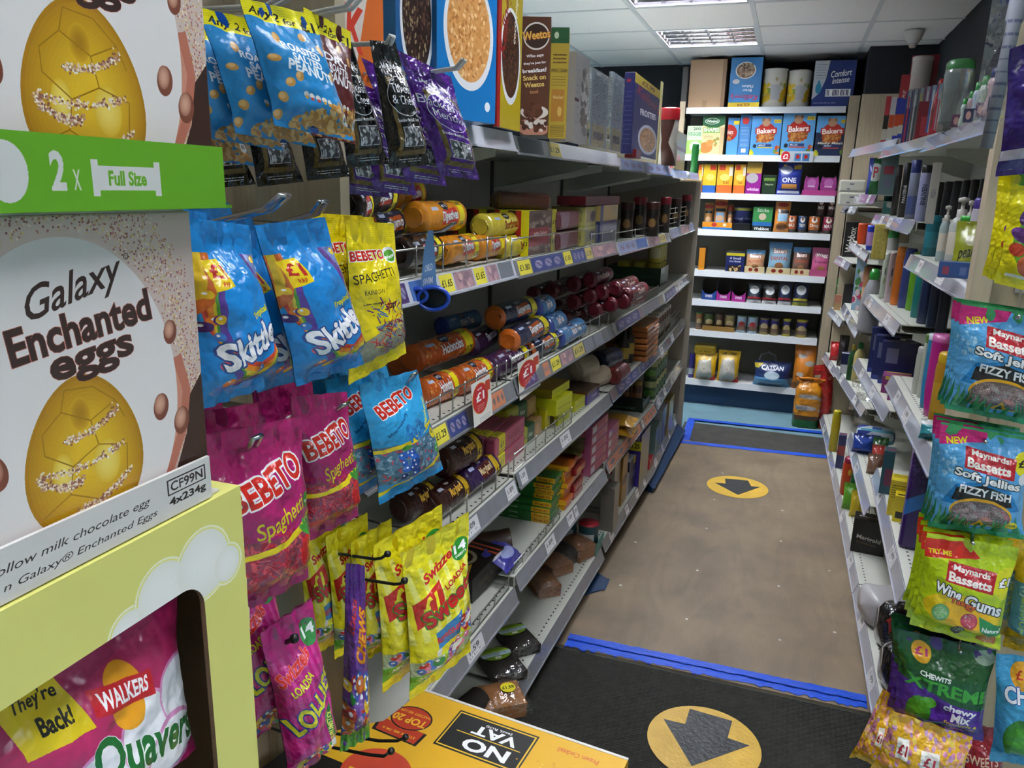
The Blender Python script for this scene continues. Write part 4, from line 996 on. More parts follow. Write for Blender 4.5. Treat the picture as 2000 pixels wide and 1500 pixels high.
M_yc = pk('#d9d678', .55, 0)
b = MB(); XB = -.75
b.quad(q_(y1, zb), q_(y1, zb, XB), q_(y1, zt, XB), q_(y1, zt)); b.quad(q_(y1 - .004, zb, X - T), q_(y1 - .004, zt, X - T), q_(y1 - .004, zt, XB), q_(y1 - .004, zb, XB), 1)
b.quad(q_(y0, zb, XB), q_(y0, zb), q_(y0, zt), q_(y0, zt, XB)); b.quad(q_(y0, zt), q_(y1, zt), q_(y1, zt, XB), q_(y0, zt, XB))
b.quad(q_(y0, zt - .004), q_(y0, zt - .004, XB), q_(y1, zt - .004, XB), q_(y1, zt - .004), 1); b.quad(q_(y0, zb, XB), q_(y0, zt, XB), q_(y1, zt, XB), q_(y1, zb, XB), 1)
b.quad(q_(y0, zb), q_(y0, zb, XB), q_(y1, zb, XB), q_(y1, zb), 1)
b.build('carton_sides', [M_yc, M_card], cx)
b = MB(); fl = [(y1 + .001, 1.30), (y1 + .018, 1.262), (y1 + .020, 1.235), (y1 + .024, 1.232), (y1 + .022, 1.205), (y1 + .026, 1.20), (y1 + .020, 1.16), (y1 + .022, 1.12), (y1 + .022, 1.0), (y1 + .001, .98)]
b.poly([q_(y, z, X - .012 - (y - y1) * .3) for y, z in fl]); b.poly([q_(y, z, X - .0145 - (y - y1) * .3) for y, z in fl][::-1]); b.build('torn_flap', pk('#cfcb9a', .6, 0), cx)
# bags inside
MQ = artmat('pink_crisp_bag', art_quaver, .3, bump=.25, bscale=25, coat=.5); MQb = foil('#8c1a4e')
o = pouch('crisp_bag', [(-.445, .262, 1.272), (-.445, .452, 1.262), (-.44, .452, 1.10), (-.44, .262, 1.10)], .03, MQ, MQb, 3, seal=.05)
tag(o, 'pink crisp bag with white cloud lettering panel, frontmost inside the yellow carton', 'crisps')
o = pouch('crisp_bag', [(-.50, .30, 1.310), (-.50, .452, 1.302), (-.485, .455, 1.215), (-.485, .29, 1.215)], .02, foil('#8d1f52'), foil('#8d8d90'), 5, seals=False)
tag(o, 'plain pink crisp bag lying at the back top inside the yellow carton', 'crisps')
o = pouch('crisp_bag', [(-.47, .32, 1.281), (-.47, .452, 1.283), (-.462, .452, 1.255), (-.462, .31, 1.252)], .008, foil('#b9b9bc'), foil('#8d8d90'), 6, seals=False)
tag(o, 'silver backed crisp bag folded between the pink bags in the carton', 'crisps')
# egg boxes
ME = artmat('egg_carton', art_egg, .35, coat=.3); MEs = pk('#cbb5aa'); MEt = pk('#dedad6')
def eggbox(x, ya, yb, z, h, d, label):
    o = empty('egg_box', (x - d / 2, (ya + yb) / 2, z), label, 'egg box', 'chocolate egg boxes'); L_ = o.location
    b = MB(); b.hexa([(d / 2, ya - L_.y, 0), (d / 2, yb - L_.y, 0), (-d / 2, yb - L_.y, 0), (-d / 2, ya - L_.y, 0), (d / 2, ya - L_.y, h), (d / 2, yb - L_.y, h), (-d / 2, yb - L_.y, h), (-d / 2, ya - L_.y, h)], (0, 1, 1, 1, 2, 2))
    b.build('carton', [ME, MEs, MEt], o, bevel=.0015)
    b = MB(); b.box(-d / 2 + .004, ya - L_.y + .004, h, d / 2 - .002, yb - L_.y - .004, h + .0012); b.build('tuck_flap', MEt, o); return o
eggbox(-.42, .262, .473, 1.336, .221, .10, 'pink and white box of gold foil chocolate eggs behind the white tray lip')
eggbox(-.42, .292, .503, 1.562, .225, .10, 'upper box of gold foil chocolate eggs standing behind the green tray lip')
b = MB(); MT = artmat('egg_tray_print', art_tray, .5)
o = empty('egg_tray', (-.47, .28, 1.3335), 'white card tray lip printed with code and weight under the lower egg box', 'tray'); L_ = o.location
def lip(yA, yB, zA, zB, x, m, side, par, t=.003):
    b = MB(); P = [(x, yA), (x, yB), (x - t, yB), (x - t, yA)]
    b.hexa([(px_ - L_.x, py_ - L_.y, zA - L_.z) for px_, py_ in P] + [(px_ - L_.x, py_ - L_.y, zB - L_.z) for px_, py_ in P], (0, 1, 1, 1, 1, 1)); return b.build('tray_lip', [m, side], par)
lip(.10, .466, 1.3345, 1.3685, -.413, MT, M_white, o)
b = MB(); b.box(-.53 - L_.x, .10 - L_.y, .0003, -.4165 - L_.x, .478 - L_.y, .0022); b.build('tray_base', M_white, o)
o = empty('egg_tray', (-.47, .2, 1.5585), 'bright green card tray lip with white egg and bar symbols', 'tray'); L_ = o.location
lip(-.06, .489, 1.5595, 1.603, -.400, artmat('green_tray_print', art_green, .45), pk('#4f8a1c'), o)
b = MB(); b.box(-.53 - L_.x, -.06 - L_.y, .0006, -.4035 - L_.x, .5 - L_.y, .003); b.build('tray_base', pk('#4f8a1c'), o)
# crisp cartons on the floor
z = .55; FL = at_z(830, 1345, z); FR = at_z(1228, 1480, z); ex = (FR - FL).normalized(); W = (FR - FL).length; ey = Vector((ex.y, -ex.x, 0))
uvp = [(0, 0), (-.045, .29), (-.17, .42), (-.30, .6), (-.34, 1.0), (1, 1.0), (1, 0)]
cen = FL + ex * W * .4 + ey * .21
poly = [FL + ex * W * u + ey * .42 * v - cen for u, v in uvp]; poly = [(p.x, p.y) for p in poly]
MN = artmat('yellow_outer_carton', art_novat, .45, coat=.2)
uvd = {(round(p[0], 4), round(p[1], 4)): ((u + .4) / 1.4, 1 - v) for p, (u, v) in zip(poly, uvp)}
o = prism('crisp_carton', poly, .2755, .5485, [MN, pk('#c99a1a')], None, (cen.x, cen.y, 0), lambda x, y: uvd[(round(x, 4), round(y, 4))])
tag(o, 'yellow crisp outer carton printed upside down with a black no tax panel', 'carton')
b = MB(); e0 = FL - cen; e1 = FR - cen; b.hexa([(e0.x, e0.y - .006, .5487), (e1.x, e1.y - .006, .5487), (e1.x, e1.y, .5487), (e0.x, e0.y, .5487), (e0.x, e0.y - .006, .5495), (e1.x, e1.y - .006, .5495), (e1.x, e1.y, .5495), (e0.x, e0.y, .5495)]); b.build('white_edge', M_white, o)
o = prism('crisp_carton', poly, .0062, .274, [pk('#c99a1a'), pk('#c08f18')], None, (cen.x, cen.y, 0)); tag(o, 'second yellow crisp carton on the mat beneath the printed one', 'carton')
# hook rack
rk = empty('hook_rack', (-.86, .8, 0), 'dark upright rack holding the black and chrome bag hooks', 'rack')
b = MB()
for y in (-.34, .30): b.box(-.012, y - .012, 0, .012, y + .012, 2.1)
b.build('rack_post', M_wood, rk)
for z in (.62, .93, 1.10, 1.32, 1.50, 1.74):
    b = MB(); b.box(.0125, -.36, z - .008, .02, .32, z + .008); b.build('crossbar', M_black, rk)
b = MB(); b.box(-.02, -.34, .03, -.0125, .30, 2.08); b.build('rack_back', M_wood, rk)
b = MB(); b.box(-.05, -.36, 0, .02, .32, .02); b.build('foot_plate', M_black, rk)
M_chrome = mat('brushed_steel', '#b5b5b5', .22, 1.0); M_wpl = pk('#dcdad4', .4, .1)
def hook(pts, r, m, label, tipr=0, double=None):
    P = [at_x(x, y, X_) for x, y, X_ in pts]; P.insert(0, Vector((-.84, P[0].y, P[0].z + .006))); c = P[0].copy(); o = empty('bag_hook', c, label, 'hook', None)
    b = MB(); b.tube([p - c for p in P], r, 8); b.build('wire', m, o, True)
    if tipr: b = MB(); b.lathe([(0, -tipr), (tipr * .8, -tipr * .6), (tipr, 0), (tipr * .8, tipr * .6), (0, tipr)], 12, c=P[-1] - c, caps=False); b.build('tip', m, o, True)
    return o
def flathook(x0, y0, x1, y1, X0, X1, m, label, w=.012, up=.010, r=.0017):
    """loop-ended double wire peg"""
    A, B = at_x(x0, y0, X0), at_x(x1, y1, X1); d = (B - A); s = Vector((0, 1, 0)) * w; c = A.copy(); o = empty('bag_hook', c, label, 'hook')
    k = A + d * .82
    path = [Vector((-.84, A.y, A.z)) - Vector(A) + A, A, k, B + Vector((0, 0, up)), B + Vector((0, 0, up)) + s, k + s, A + s, Vector((-.84, A.y, A.z)) + s]
    b = MB(); b.tube([p - c for p in path], r, 8); b.build('wire_loop', m, o, True); return o
NX = Vector((1, 0, 0))
def hang(lab, corners, X_, art, backm, seed, thick=.03, rot=0, copies=(), cl='sweets', seal=.08, name='sweet_bag', seals=True, sag=.5, labs=(), grp=None, wr=.5):
    cxp = sum(c[0] for c in corners) / 4; cyp = sum(c[1] for c in corners) / 4; P0 = at_x(cxp, cyp, X_)
    nrm = Vector((math.cos(math.radians(rot)), -math.sin(math.radians(rot)), 0))
    base = px_bag(corners, P0, nrm); o = pouch(name, base, thick, art, backm, seed, seal=seal, seals=seals, sag=sag, wr=wr); tag(o, lab, cl, grp)
    for i, (dx, dy, dz) in enumerate(copies):
        q = [p + Vector((dx, dy, dz)) for p in base]; c = pouch(name, q, thick * .9, art, backm, seed + 11 + i, seal=seal, seals=False, sag=sag, nu=12, nv=14, wr=wr)
        tag(c, labs[i], cl, grp)
    return o
MP = artmat('peanut_bag', art_peanut(), .3, bump=.2, bscale=30, coat=.4); MPd = artmat('dry_peanut_bag', art_peanut('#5e1f22', ('DRY', 'ROASTED', 'PEANUTS')), .3, bump=.2, coat=.4); fb = foil('#1450a8')
hang('blue salted peanut bag hanging in front of its row, top left', [(466, -6), (612, 30), (690, 275), (536, 245)], -.50, MP, fb, 1, .022, 22, [(-.045, -.005, -.008), (-.085, -.012, -.012), (-.12, -.02, -.03)], 'nuts', name='nut_bag', grp=None,
     labs=('blue peanut bag second from the front on its white hook', 'blue peanut bag third from the front on its white hook', 'blue peanut bag at the back of the white hook, hanging lowest'))
hang('maroon dry roasted peanut bag half hidden behind the blue peanut bag', [(592, 14), (684, 62), (694, 282), (600, 262)], -.58, MPd, foil('#4a1518'), 4, .02, 22, cl='nuts', name='nut_bag')
MTh = artmat('black_throat_sweets', art_throat('#0c0c0e', ('Throat', '& Chest')), .16, bump=.5, bscale=30, coat=.8); MPu = artmat('purple_throat_sweets', art_throat('#51208a', ('Blackcurrant', 'Menthol')), .16, bump=.5, bscale=30, coat=.8)
hang('glossy black throat sweets bag, frontmost beside the purple one', [(722, 78), (772, 84), (840, 322), (762, 330)], -.56, MTh, foil('#0c0c0e'), 6, .028, 30, [(-.06, -.02, 0), (-.11, -.05, -.02), (-.16, -.10, -.03), (-.20, -.16, -.035)], labs=('glossy black throat sweets bag second on its hook beside the peanuts', 'black throat sweets bag third on its hook', 'black throat sweets bag hanging lowest behind the peanut bags', 'black throat sweets bag nearest the wood, behind the peanuts'))
hang('glossy purple blackcurrant sweets bag hanging beside the black ones', [(776, 97), (880, 150), (937, 352), (858, 342)], -.58, MPu, foil('#3a1560'), 8, .03, 30, [(-.06, -.01, -.012), (-.11, -.03, -.03), (-.15, -.06, -.035)], labs=('dark purple sweets bag directly behind the front purple bag', 'dark purple sweets bag third on its hook', 'dark purple sweets bag at the back of its hook'))
flathook(600, 26, 697, 8, -.62, -.44, M_wpl, 'white plastic hook ending over the yellow peanut price strip', r=.0026); flathook(520, 10, 560, -12, -.6, -.5, M_wpl, 'white plastic hook end at the top of the photo above the peanut bags', r=.0026)
flathook(728, 84, 762, 84, -.62, -.55, M_wpl, 'short white hook end through the black throat sweets', r=.0026); flathook(838, 140, 903, 130, -.60, -.48, M_wpl, 'white hook end above the purple blackcurrant sweets', r=.0026)
MS = artmat('blue_sweet_bag', art_skit, .24, bump=.3, bscale=26, coat=.5); fsk = foil('#0f78c0')
hang('blue tropical sweets bag at the front of the right chrome hook', [(496, 440), (634, 424), (710, 712), (579, 755)], -.50, MS, fsk, 12, .035, 0, [(-.05, -.004, -.012), (-.10, .0, -.004), (-.14, .01, .012)], labs=('blue tropical sweets bag second on the right chrome hook', 'blue tropical sweets bag third on the right chrome hook', 'blue tropical sweets bag at the back of the right chrome hook'))
hang('blue tropical sweets bag beside the egg box, front of the left chrome hook', [(362, 424), (487, 440), (516, 757), (386, 803)], -.49, MS, fsk, 17, .035, 0, [(-.05, .0, .01)], labs=('blue tropical sweets bag behind the left front one by the egg box',))
flathook(385, 441, 548, 402, -.62, -.47, M_chrome, 'long chrome double hook above the left blue tropical sweets', r=.003, w=.014); flathook(545, 438, 625, 412, -.62, -.49, M_chrome, 'shorter chrome double hook above the right blue tropical sweets', r=.003, w=.014)
MR = artmat('yellow_rainbow_bag', art_rainbow, .25, bump=.3, bscale=30, coat=.5); fy = foil('#d6c010')
hang('yellow rainbow laces bag at the front with a green vegan badge', [(675, 432), (768, 436), (793, 690), (681, 752)], -.56, MR, fy, 21, .025, 10, [(-.05, .03, .006), (-.04, -.02, .01)], labs=('yellow rainbow laces bag behind and right of the front one', 'yellow rainbow laces bag behind and left of the front one'))
flathook(700, 462, 760, 450, -.62, -.555, M_chrome, 'chrome hook poking through the yellow rainbow laces bag', r=.003)
flathook(770, 462, 885, 448, -.80, -.62, M_chrome, 'empty-looking chrome hook carrying the swimming goggles card', r=.0028, up=.012)
# swimming goggles on a card
c0 = at_x(838, 452, -.68); P0 = c0; nr = Vector((.35, -.94, 0)).normalized()
gp = [at_plane(x, y, P0, nr) for x, y in ((836, 450), (846, 450), (853, 560), (846, 580), (826, 585), (821, 596), (823, 545), (828, 490))]
o = empty('swimming_goggles', gp[0], 'blue swimming goggles hanging on a light blue card by the biscuit shelf', 'goggles')
def art_card():
    a = Art(.3, 300, '#78a8dc'); a.text('CHILD', .52, .48, .09, '#f4f8fc', w=.5, bold=.03); a.text('SWIM', .52, .66, .09, '#f4f8fc', w=.6, bold=.03); return a
b = MB(); n_ = nr * .0008; b.poly([p - gp[0] + n_ for p in gp]); b.uv[-1] = [(.3, 1), (.7, 1), (1, .3), (.9, .1), (.3, .1), (0, 0), (.05, .4), (.2, .7)]; b.poly([p - gp[0] - n_ for p in gp][::-1]); b.build('hanging_card', artmat('goggle_card', art_card, .4), o)
gc = at_plane(829, 578, P0, nr); sd = Vector((nr.y, -nr.x, 0)) * -1; M_gb = mat('blue_rubber', '#1646b4', .3, coat=.3); M_gl = mat('dark_tinted_lens', '#0b141a', .3, spec=.3)
for k, (px_, py_) in enumerate(((816, 577), (846, 583))):
    e = at_plane(px_, py_, P0 + nr * .02, nr) - gp[0]; b = MB()
    s_ = .023 if k else .014
    def fr(u, v, e=e, s_=s_): a = u * 2 * math.pi; q = v * 2 * math.pi; R = s_ * (1.25 if abs(math.cos(a)) > .5 else 1.1); rr = .0045; d = Vector((sd.x * math.cos(a) * s_ * 1.35, sd.y * math.cos(a) * s_ * 1.35, math.sin(a) * s_)); un = d.normalized(); return e + d + un * rr * math.cos(q) + nr * rr * 1.8 * math.sin(q)
    b.grid(fr, 20, 8); b.build('eye_cup', M_gb, o, True)
    b = MB(); b.grid(lambda u, v, e=e, s_=s_: e + Vector((sd.x * math.cos(u * 2 * math.pi) * s_ * 1.25 * v, sd.y * math.cos(u * 2 * math.pi) * s_ * 1.25 * v, math.sin(u * 2 * math.pi) * s_ * .93 * v)) + nr * .003 * (1 - v * v), 20, 4); b.build('lens', M_gl, o, True)
b = MB(); b.tube([at_plane(x, y, P0 - nr * (.002 if i in (0, 4) else .02), nr) - gp[0] for i, (x, y) in enumerate(((803, 570), (812, 556), (830, 552), (850, 556), (856, 578)))], .003, 6); b.build('strap', M_black, o, True)
MB1 = artmat('magenta_lace_bag', art_bebeto(), .24, bump=.3, bscale=28, coat=.5); fm = foil('#8c1254')
hang('magenta strawberry laces bag at the front beside the yellow carton', [(396, 850), (588, 812), (602, 1128), (440, 1215)], -.50, MB1, fm, 31, .032, 4, [(-.05, -.01, .012), (-.09, -.02, .02)], labs=('magenta laces bag directly behind the front left one', 'magenta laces bag at the back of the left magenta row'), sag=.4)
hang('magenta strawberry laces bag right of the front one, on its own hook', [(566, 775), (677, 765), (699, 1008), (596, 1060)], -.57, MB1, fm, 34, .03, 6, [(-.05, -.01, .012)], labs=('magenta laces bag behind the right magenta one',))
flathook(440, 882, 496, 876, -.53, -.47, M_chrome, 'chrome hook end in the front magenta laces bag', r=.0028); flathook(562, 808, 672, 804, -.66, -.55, M_chrome, 'chrome hook end above the right magenta laces bag', r=.0028)
MBB = artmat('blue_raspberry_bag', art_blueb, .24, bump=.3, bscale=28, coat=.5)
hang('blue raspberry laces bag with a yellow stripe, front of its hook', [(700, 752), (814, 722), (865, 916), (741, 986)], -.56, MBB, foil('#1c86c2'), 37, .03, 8, [(-.05, -.012, .004), (-.09, -.02, .0)], labs=('blue raspberry laces bag second on its hook, behind the front one', 'blue raspberry laces bag at the back near the yellow sweets'))
flathook(752, 758, 808, 742, -.62, -.54, M_chrome, 'chrome hook end in the blue raspberry bag', r=.0028)
MSW = artmat('yellow_sweet_bag', art_sweets, .22, bump=.35, bscale=26, coat=.5)
hang('bright yellow mixed sweets bag at the front of its black hook', [(784, 1082), (915, 1000), (919, 1272), (800, 1370)], -.50, MSW, fy, 41, .03, 24, [(-.045, -.012, .012)], labs=('yellow mixed sweets bag just behind the front one',), seal=.07)
hang('yellow mixed sweets bag at the front of the left black hook', [(684, 1060), (764, 1012), (775, 1250), (700, 1300)], -.60, MSW, fy, 44, .028, 24, [(-.04, -.01, .008), (-.08, -.03, .01), (-.10, .03, .02)], labs=('yellow mixed sweets bag second on the left black hook', 'yellow mixed sweets bag third on the left black hook', 'yellow mixed sweets bag furthest back of the black hooks'), seal=.07)
hang('purple chews bag hanging edge-on between the pink and yellow bags', [(676, 1100), (712, 1105), (722, 1440), (664, 1470)], -.55, artmat('purple_chew_bag', art_chews, .2, bump=.35, coat=.5), foil('#5b2a86'), 47, .03, 40)
hang('pink lollies bag at the bottom left, front of its hook', [(507, 1236), (608, 1168), (657, 1450), (566, 1535)], -.50, artmat('pink_lolly_bag', art_loll, .22, bump=.35, bscale=26, coat=.5), foil('#8e1a5c'), 51, .03, 15, [(-.05, -.01, .05), (-.09, 0, .07)], labs=('pink lollies bag behind the front one', 'pink lollies bag at the back under the magenta laces'))
hook([(600, 985, -.78), (760, 1026, -.60), (868, 1042, -.52), (880, 1042, -.51), (894, 1037, -.50)], .0022, M_black, 'black hook ending above the front yellow mixed sweets', .0055)
hook([(560, 1065, -.78), (650, 1080, -.66), (732, 1092, -.57), (745, 1090, -.56), (757, 1082, -.55)], .0026, M_black, 'black hook ending above the left yellow mixed sweets', .006)
hook([(600, 1115, -.74), (700, 1130, -.60), (770, 1141, -.52), (782, 1140, -.51), (790, 1134, -.50)], .0026, M_black, 'lowest black hook in front of the yellow bags', .006)
hook([(640, 1430, -.66), (740, 1447, -.55), (776, 1447, -.52), (792, 1440, -.505)], .0026, M_black, 'black hook reaching over the yellow floor carton', .006)
hook([(640, 1458, -.64), (720, 1474, -.54), (750, 1477, -.51), (764, 1467, -.50)], .0026, M_black, 'second black hook just below it over the floor carton', .006)
hook([(545, 1262, -.56), (560, 1254, -.50), (575, 1247, -.485)], .003, M_black, 'black hook tip in the pink lollies bag', .006)
# wood end panel of the near bay
b = MB(); b.box(-1.14, 1.142, 0, -.722, 1.166, 2.0)
e1 = BAYS[0]; o = b.build('end_board', M_wood, e1); o.location = -Vector(e1.location); b = MB(); b.box(-.7215, 1.138, 0, -.7015, 1.167, 2.0); o = b.build('board_edging', pk('#b5a98f', .5, 0), e1); o.location = -Vector(e1.location)
# ------------------------------------------------------------------ goods on the left shelving
def LP(s, x, y, dz=0.0):
    z = 1.0
    for _ in range(4): P = at_z(x, y, z + dz); z = lz(s, P.y)
    P.z = z + dz; return P
def scale_at(P): return (P - CAM).dot(_fw) / F_PX
def art_roll(bg, t, tc='#f2f2f2', plate='#c8362a', band='£1.29', bandc='#ecdc18', extra=None, dark='#16203c', asp=1.05, spk=None):
    def f():
        a = Art(asp, 300, bg)
        if spk: a.dots(140, (0, 0, .8, 1), spk, .01, .03, .8, False)
        if extra: a.rect(.28, .3, .8, .7, extra)
        for k in (0, .5):
            o = k
            if plate: a.poly([(.34, .44 + o), (.72, .41 + o), (.76, .58 + o), (.36, .60 + o)], plate)
            a.poly([(.40, .34 + o), (.52, .32 + o), (.56, .38 + o), (.50, .44 + o), (.40, .43 + o), (.37, .39 + o)], dark); a.text("McVITIE'S" if dark == '#16203c' else 'FRESH', .465, .385 + o, .04, '#fff', w=.12)
            a.text(t, .55, .51 + o, .12, tc, w=.40, rot=3, bold=.03, ol='#2a1a14', olw=.03)
            a.rect(.1, .40 + o, .26, .44 + o, '#b9c4de')
        if band:
            a.rect(.80, 0, .95, 1, bandc)
            for k in (.1, .35, .60, .85): a.text(band, .875, k, .07, '#1a1a1a', w=.13, bold=.03)
        return a
    return f
def wrapmat(n, f): return artmat(n, f, .27, bump=.25, bscale=40, coat=.5)
AR = {'hob': wrapmat('oat_biscuit_wrap', art_roll('#c25a1c', 'Hobnobs', plate='#b5481a', spk=['#d8792c', '#b04a14', '#e09a4a'])),
      'sho': wrapmat('shortcake_wrap', art_roll('#3c1e46', 'Shortcake', plate='#4a2a56')), 'gin': wrapmat('ginger_biscuit_wrap', art_roll('#1b2444', 'Gingernuts', plate='#c05a24')),
      'ric': wrapmat('rich_tea_wrap', art_roll('#4a7fae', 'Rich Tea', plate='#5d8fbc', band=None, dark='#1a2a6a')), 'dig': wrapmat('digestive_wrap', art_roll('#d88a18', 'Digestives', band='£1.69')),
      'cho': wrapmat('chocolate_digestive_wrap', art_roll('#2a1a14', 'Digestives', band='£1.69')), 'yel': wrapmat('yellow_biscuit_wrap', art_roll('#d9c43a', 'Shortbread', tc='#b5481a', plate='#e6d870', band=None, dark='#1a1a1a')),
      'mar': wrapmat('cookie_wrap', art_roll('#3a1712', 'Maryland', tc='#e8b83a', plate=None, band='£1', bandc='#c9a51a', dark='#3a1712', spk=['#5a2a1c', '#2a0f0c'])), 'mrp': wrapmat('purple_cookie_wrap', art_roll('#34184e', 'Maryland', tc='#d8c090', plate='#5a2016', band='£1', bandc='#c9a51a', dark='#34184e')),
      'red': wrapmat('maroon_biscuit_wrap', art_roll('#5e1220', 'Oaties', tc='#d8c0b8', plate=None, band='£1', bandc='#8a2a2c', dark='#3a0a14')), 'fo': foil('#b9a990'), 'nav': foil('#1a2040'), 'mr2': foil('#6a1f1c')}
EN = {'hob': foil('#c25a1c'), 'sho': foil('#3c1e46'), 'gin': foil('#c8641a'), 'ric': foil('#28408a'), 'dig': foil('#d88a18'), 'cho': foil('#2a1a14'), 'yel': foil('#c9b83a'), 'mar': foil('#3a1712'), 'mrp': foil('#34184e'), 'red': foil('#5e1220'), 'fo': foil('#b9a990'), 'nav': foil('#1a2040'), 'mr2': foil('#6a1f1c')}
def lroll(s, k, A, B, r, lab, tier=0, row=0, ends='twist', square=0, grp=None, name='biscuit_roll', cat='biscuits', parts=True, n=18):
    if s == 1:
        ym = .5 * (at_x(*A, -.75).y + at_x(*B, -.75).y); X_ = lx(1, ym) - .035 - r - row * 2 * r
        P, Q = at_x(*A, X_), at_x(*B, X_); zz = lz(1, ym) + r * (1.03 + 1.78 * tier); P.z += zz - (P.z + Q.z) / 2 * 1 if False else 0
        m_ = (P.z + Q.z) / 2; P.z = Q.z = m_
    else:
        P, Q = LP(s, *A, dz=r * (1.03 + 1.78 * tier)), LP(s, *B, dz=r * (1.03 + 1.78 * tier))
    r = r * 1.1 if s == 2 else r
    o = roll(name, P, Q, r, AR[k], EN[k], ends=ends, seed=random.Random(lab).random() * 50, square=square, parts=parts, n=n)
    tag(o, lab, cat, grp); return o
R3 = .034
for a in [
    (2, 'hob', (812, 772), (880, 748), R3, 'orange oat biscuit roll in the front row nearest the hanging sweets'),
    (2, 'hob', (884, 748), (944, 722), R3, 'second orange oat biscuit roll in the front row, by the red price card'),
    (2, 'sho', (950, 722), (1018, 690), R3, 'purple shortcake roll in the front row between the two price cards'),
    (2, 'gin', (1024, 688), (1078, 664), .031, 'navy and orange ginger biscuit roll in the front row'),
    (2, 'ric', (1082, 664), (1130, 638), .032, 'light blue tea biscuit roll ending the front row'),
    (2, 'hob', (798, 704), (912, 664), R3, 'large orange oat biscuit roll on the second layer', 1, .6),
    (2, 'sho', (912, 676), (965, 648), .031, 'purple shortcake roll lying behind the oat biscuit rolls', .9, .6),
    (2, 'gin', (990, 668), (1058, 634), .032, 'ginger biscuit roll lying on the second layer', 1, .5),
    (2, 'gin', (962, 622), (1036, 598), .032, 'topmost ginger biscuit roll with crumpled orange end', 2, .6),
    (2, 'ric', (1040, 604), (1068, 594), .032, 'light blue tea biscuit roll behind the topmost ginger roll', 1.8, .8),
    (2, 'ric', (1062, 640), (1092, 624), .03, 'light blue tea biscuit roll in the middle layer', .9, .6),
    (2, 'hob', (776, 712), (806, 704), R3, 'oat biscuit roll end with yellow band beside the blue sweets', .6, 0),
    (2, 'ric', (858, 640), (930, 622), .03, 'dark blue roll lying in shadow at the back of the biscuit shelf', .5, 2),
    (1, 'cho', (690, 384), (752, 380), .035, 'dark chocolate digestive roll on the top layer beside the wood panel', 1, .3),
    (1, 'dig', (762, 380), (810, 376), .035, 'orange digestive roll standing behind the dark one', 1, 1.3),
    (1, 'cho', (676, 402), (702, 400), .034, 'end of a digestive roll with yellow band against the wood panel', .4, 0),
    (1, 'gin', (704, 436), (784, 438), .033, 'blue and red biscuit roll half hidden behind the yellow laces bag', .3, 1),
    (1, 'dig', (806, 426), (890, 420), .036, 'big orange digestive roll above the chrome goggles hook', 1, .3),
    (1, 'cho', (776, 494), (846, 488), .033, 'dark chocolate biscuit roll behind the goggles card', 0, 0),
    (1, 'dig', (858, 490), (918, 482), .033, 'orange digestive roll in the front row behind the wire rail', 0, 0),
    (1, 'yel', (936, 441), (1010, 436), .033, 'yellow shortbread roll on the upper layer', 1, .3),
    (1, 'dig', (924, 483), (968, 479), .032, 'gold wrapped biscuit roll in the front row by the yellow one', 0, .2),
    (1, 'yel', (974, 482), (1034, 477), .032, 'yellow shortbread roll in the front row behind the wire rail', 0, .2),
    (3, 'mar', (858, 906), (922, 870), .042, 'brown cookie roll on the upper layer under the blue price strip', 1, .5),
    (3, 'mrp', (896, 948), (960, 908), .037, 'purple cookie roll in the front row beside the pink wafers'),
    (3, 'mar', (836, 990), (898, 950), .039, 'brown cookie roll at the front near the black hook'),
    (3, 'mar', (780, 994), (836, 964), .038, 'brown cookie roll lying behind the nearest cookie roll', .2, .5),
    (3, 'fo', (1122, 722), (1158, 712), .045, 'upper pale foil bread pack with yellow edge', .6, 0),
    (3, 'fo', (1140, 746), (1182, 730), .040, 'lower crumpled pale foil pack by the purple boxes', 0, 0),
    (3, 'nav', (1168, 706), (1202, 694), .043, 'navy foil bag beside the orange pack stack', .4, 0),
    (3, 'mr2', (1196, 735), (1216, 722), .038, 'dark red foil bag at the shelf edge by the orange stack', 0, 0),
]:
    s, k, A, B, r, lab = a[:6]; lroll(s, k, A, B, r, lab, *(a[6:8]), parts=True, square=.5 if k in ('mrp',) else 0)
mp = [(1040, 576), (1075, 568), (1118, 556), (1150, 548), (1085, 600), (1118, 592), (1150, 580), (1172, 572), (1200, 566), (1100, 622), (1128, 614), (1160, 606), (1190, 596), (1215, 590), (1078, 618), (1220, 578)]
for i, (x, y) in enumerate(mp):
    t = (626 - y) / 22.0
    lroll(2, 'red', (x, y), (x + 36, y - 14), .028, 'maroon wrapped biscuit pack in the dark pile, %s from its lower left' % ORD[i] if i < 12 else 'maroon wrapped biscuit pack at the back of the dark pile, %s' % ['leftmost', 'second', 'third', 'rightmost'][i - 12], tier=max(0, t * .85 * (i not in (4, 9, 10, 14))), grp=None, parts=False, n=12)
def lbox(s, A, B, d, h, mats, lab, cat='box', name='carton', grp=None, dz=0, bevel=.001, X=None, lean=0, mi=(0, 1, 1, 1, 2, 2)):
    """A,B: bottom corners (image) of the side facing the aisle, near end first"""
    if X is not None: P, Q = at_x(*A, X), at_x(*B, X)
    else: P, Q = LP(s, *A, dz=dz), LP(s, *B, dz=dz)
    P.z = Q.z = lz(s, P.y) + dz
    o = box3(name, P, Q, d, h, mats, bevel=bevel, lean=lean, mi=mi); return tag(o, lab, cat, grp)
def simple(bg, ops, asp=1., px=160):
    def f():
        a = Art(asp, px, bg)
        for o in ops: getattr(a, o[0])(*o[1:-1], **o[-1]) if isinstance(o[-1], dict) else getattr(a, o[0])(*o[1:])
        return a
    return f
def S(name, bg, ops=(), asp=1., px=160, rough=.35): return artmat(name, simple(bg, ops, asp, px), rough, coat=.25)
T = lambda t, x, y, h, c, **k: ('text', t, x, y, h, c, k)
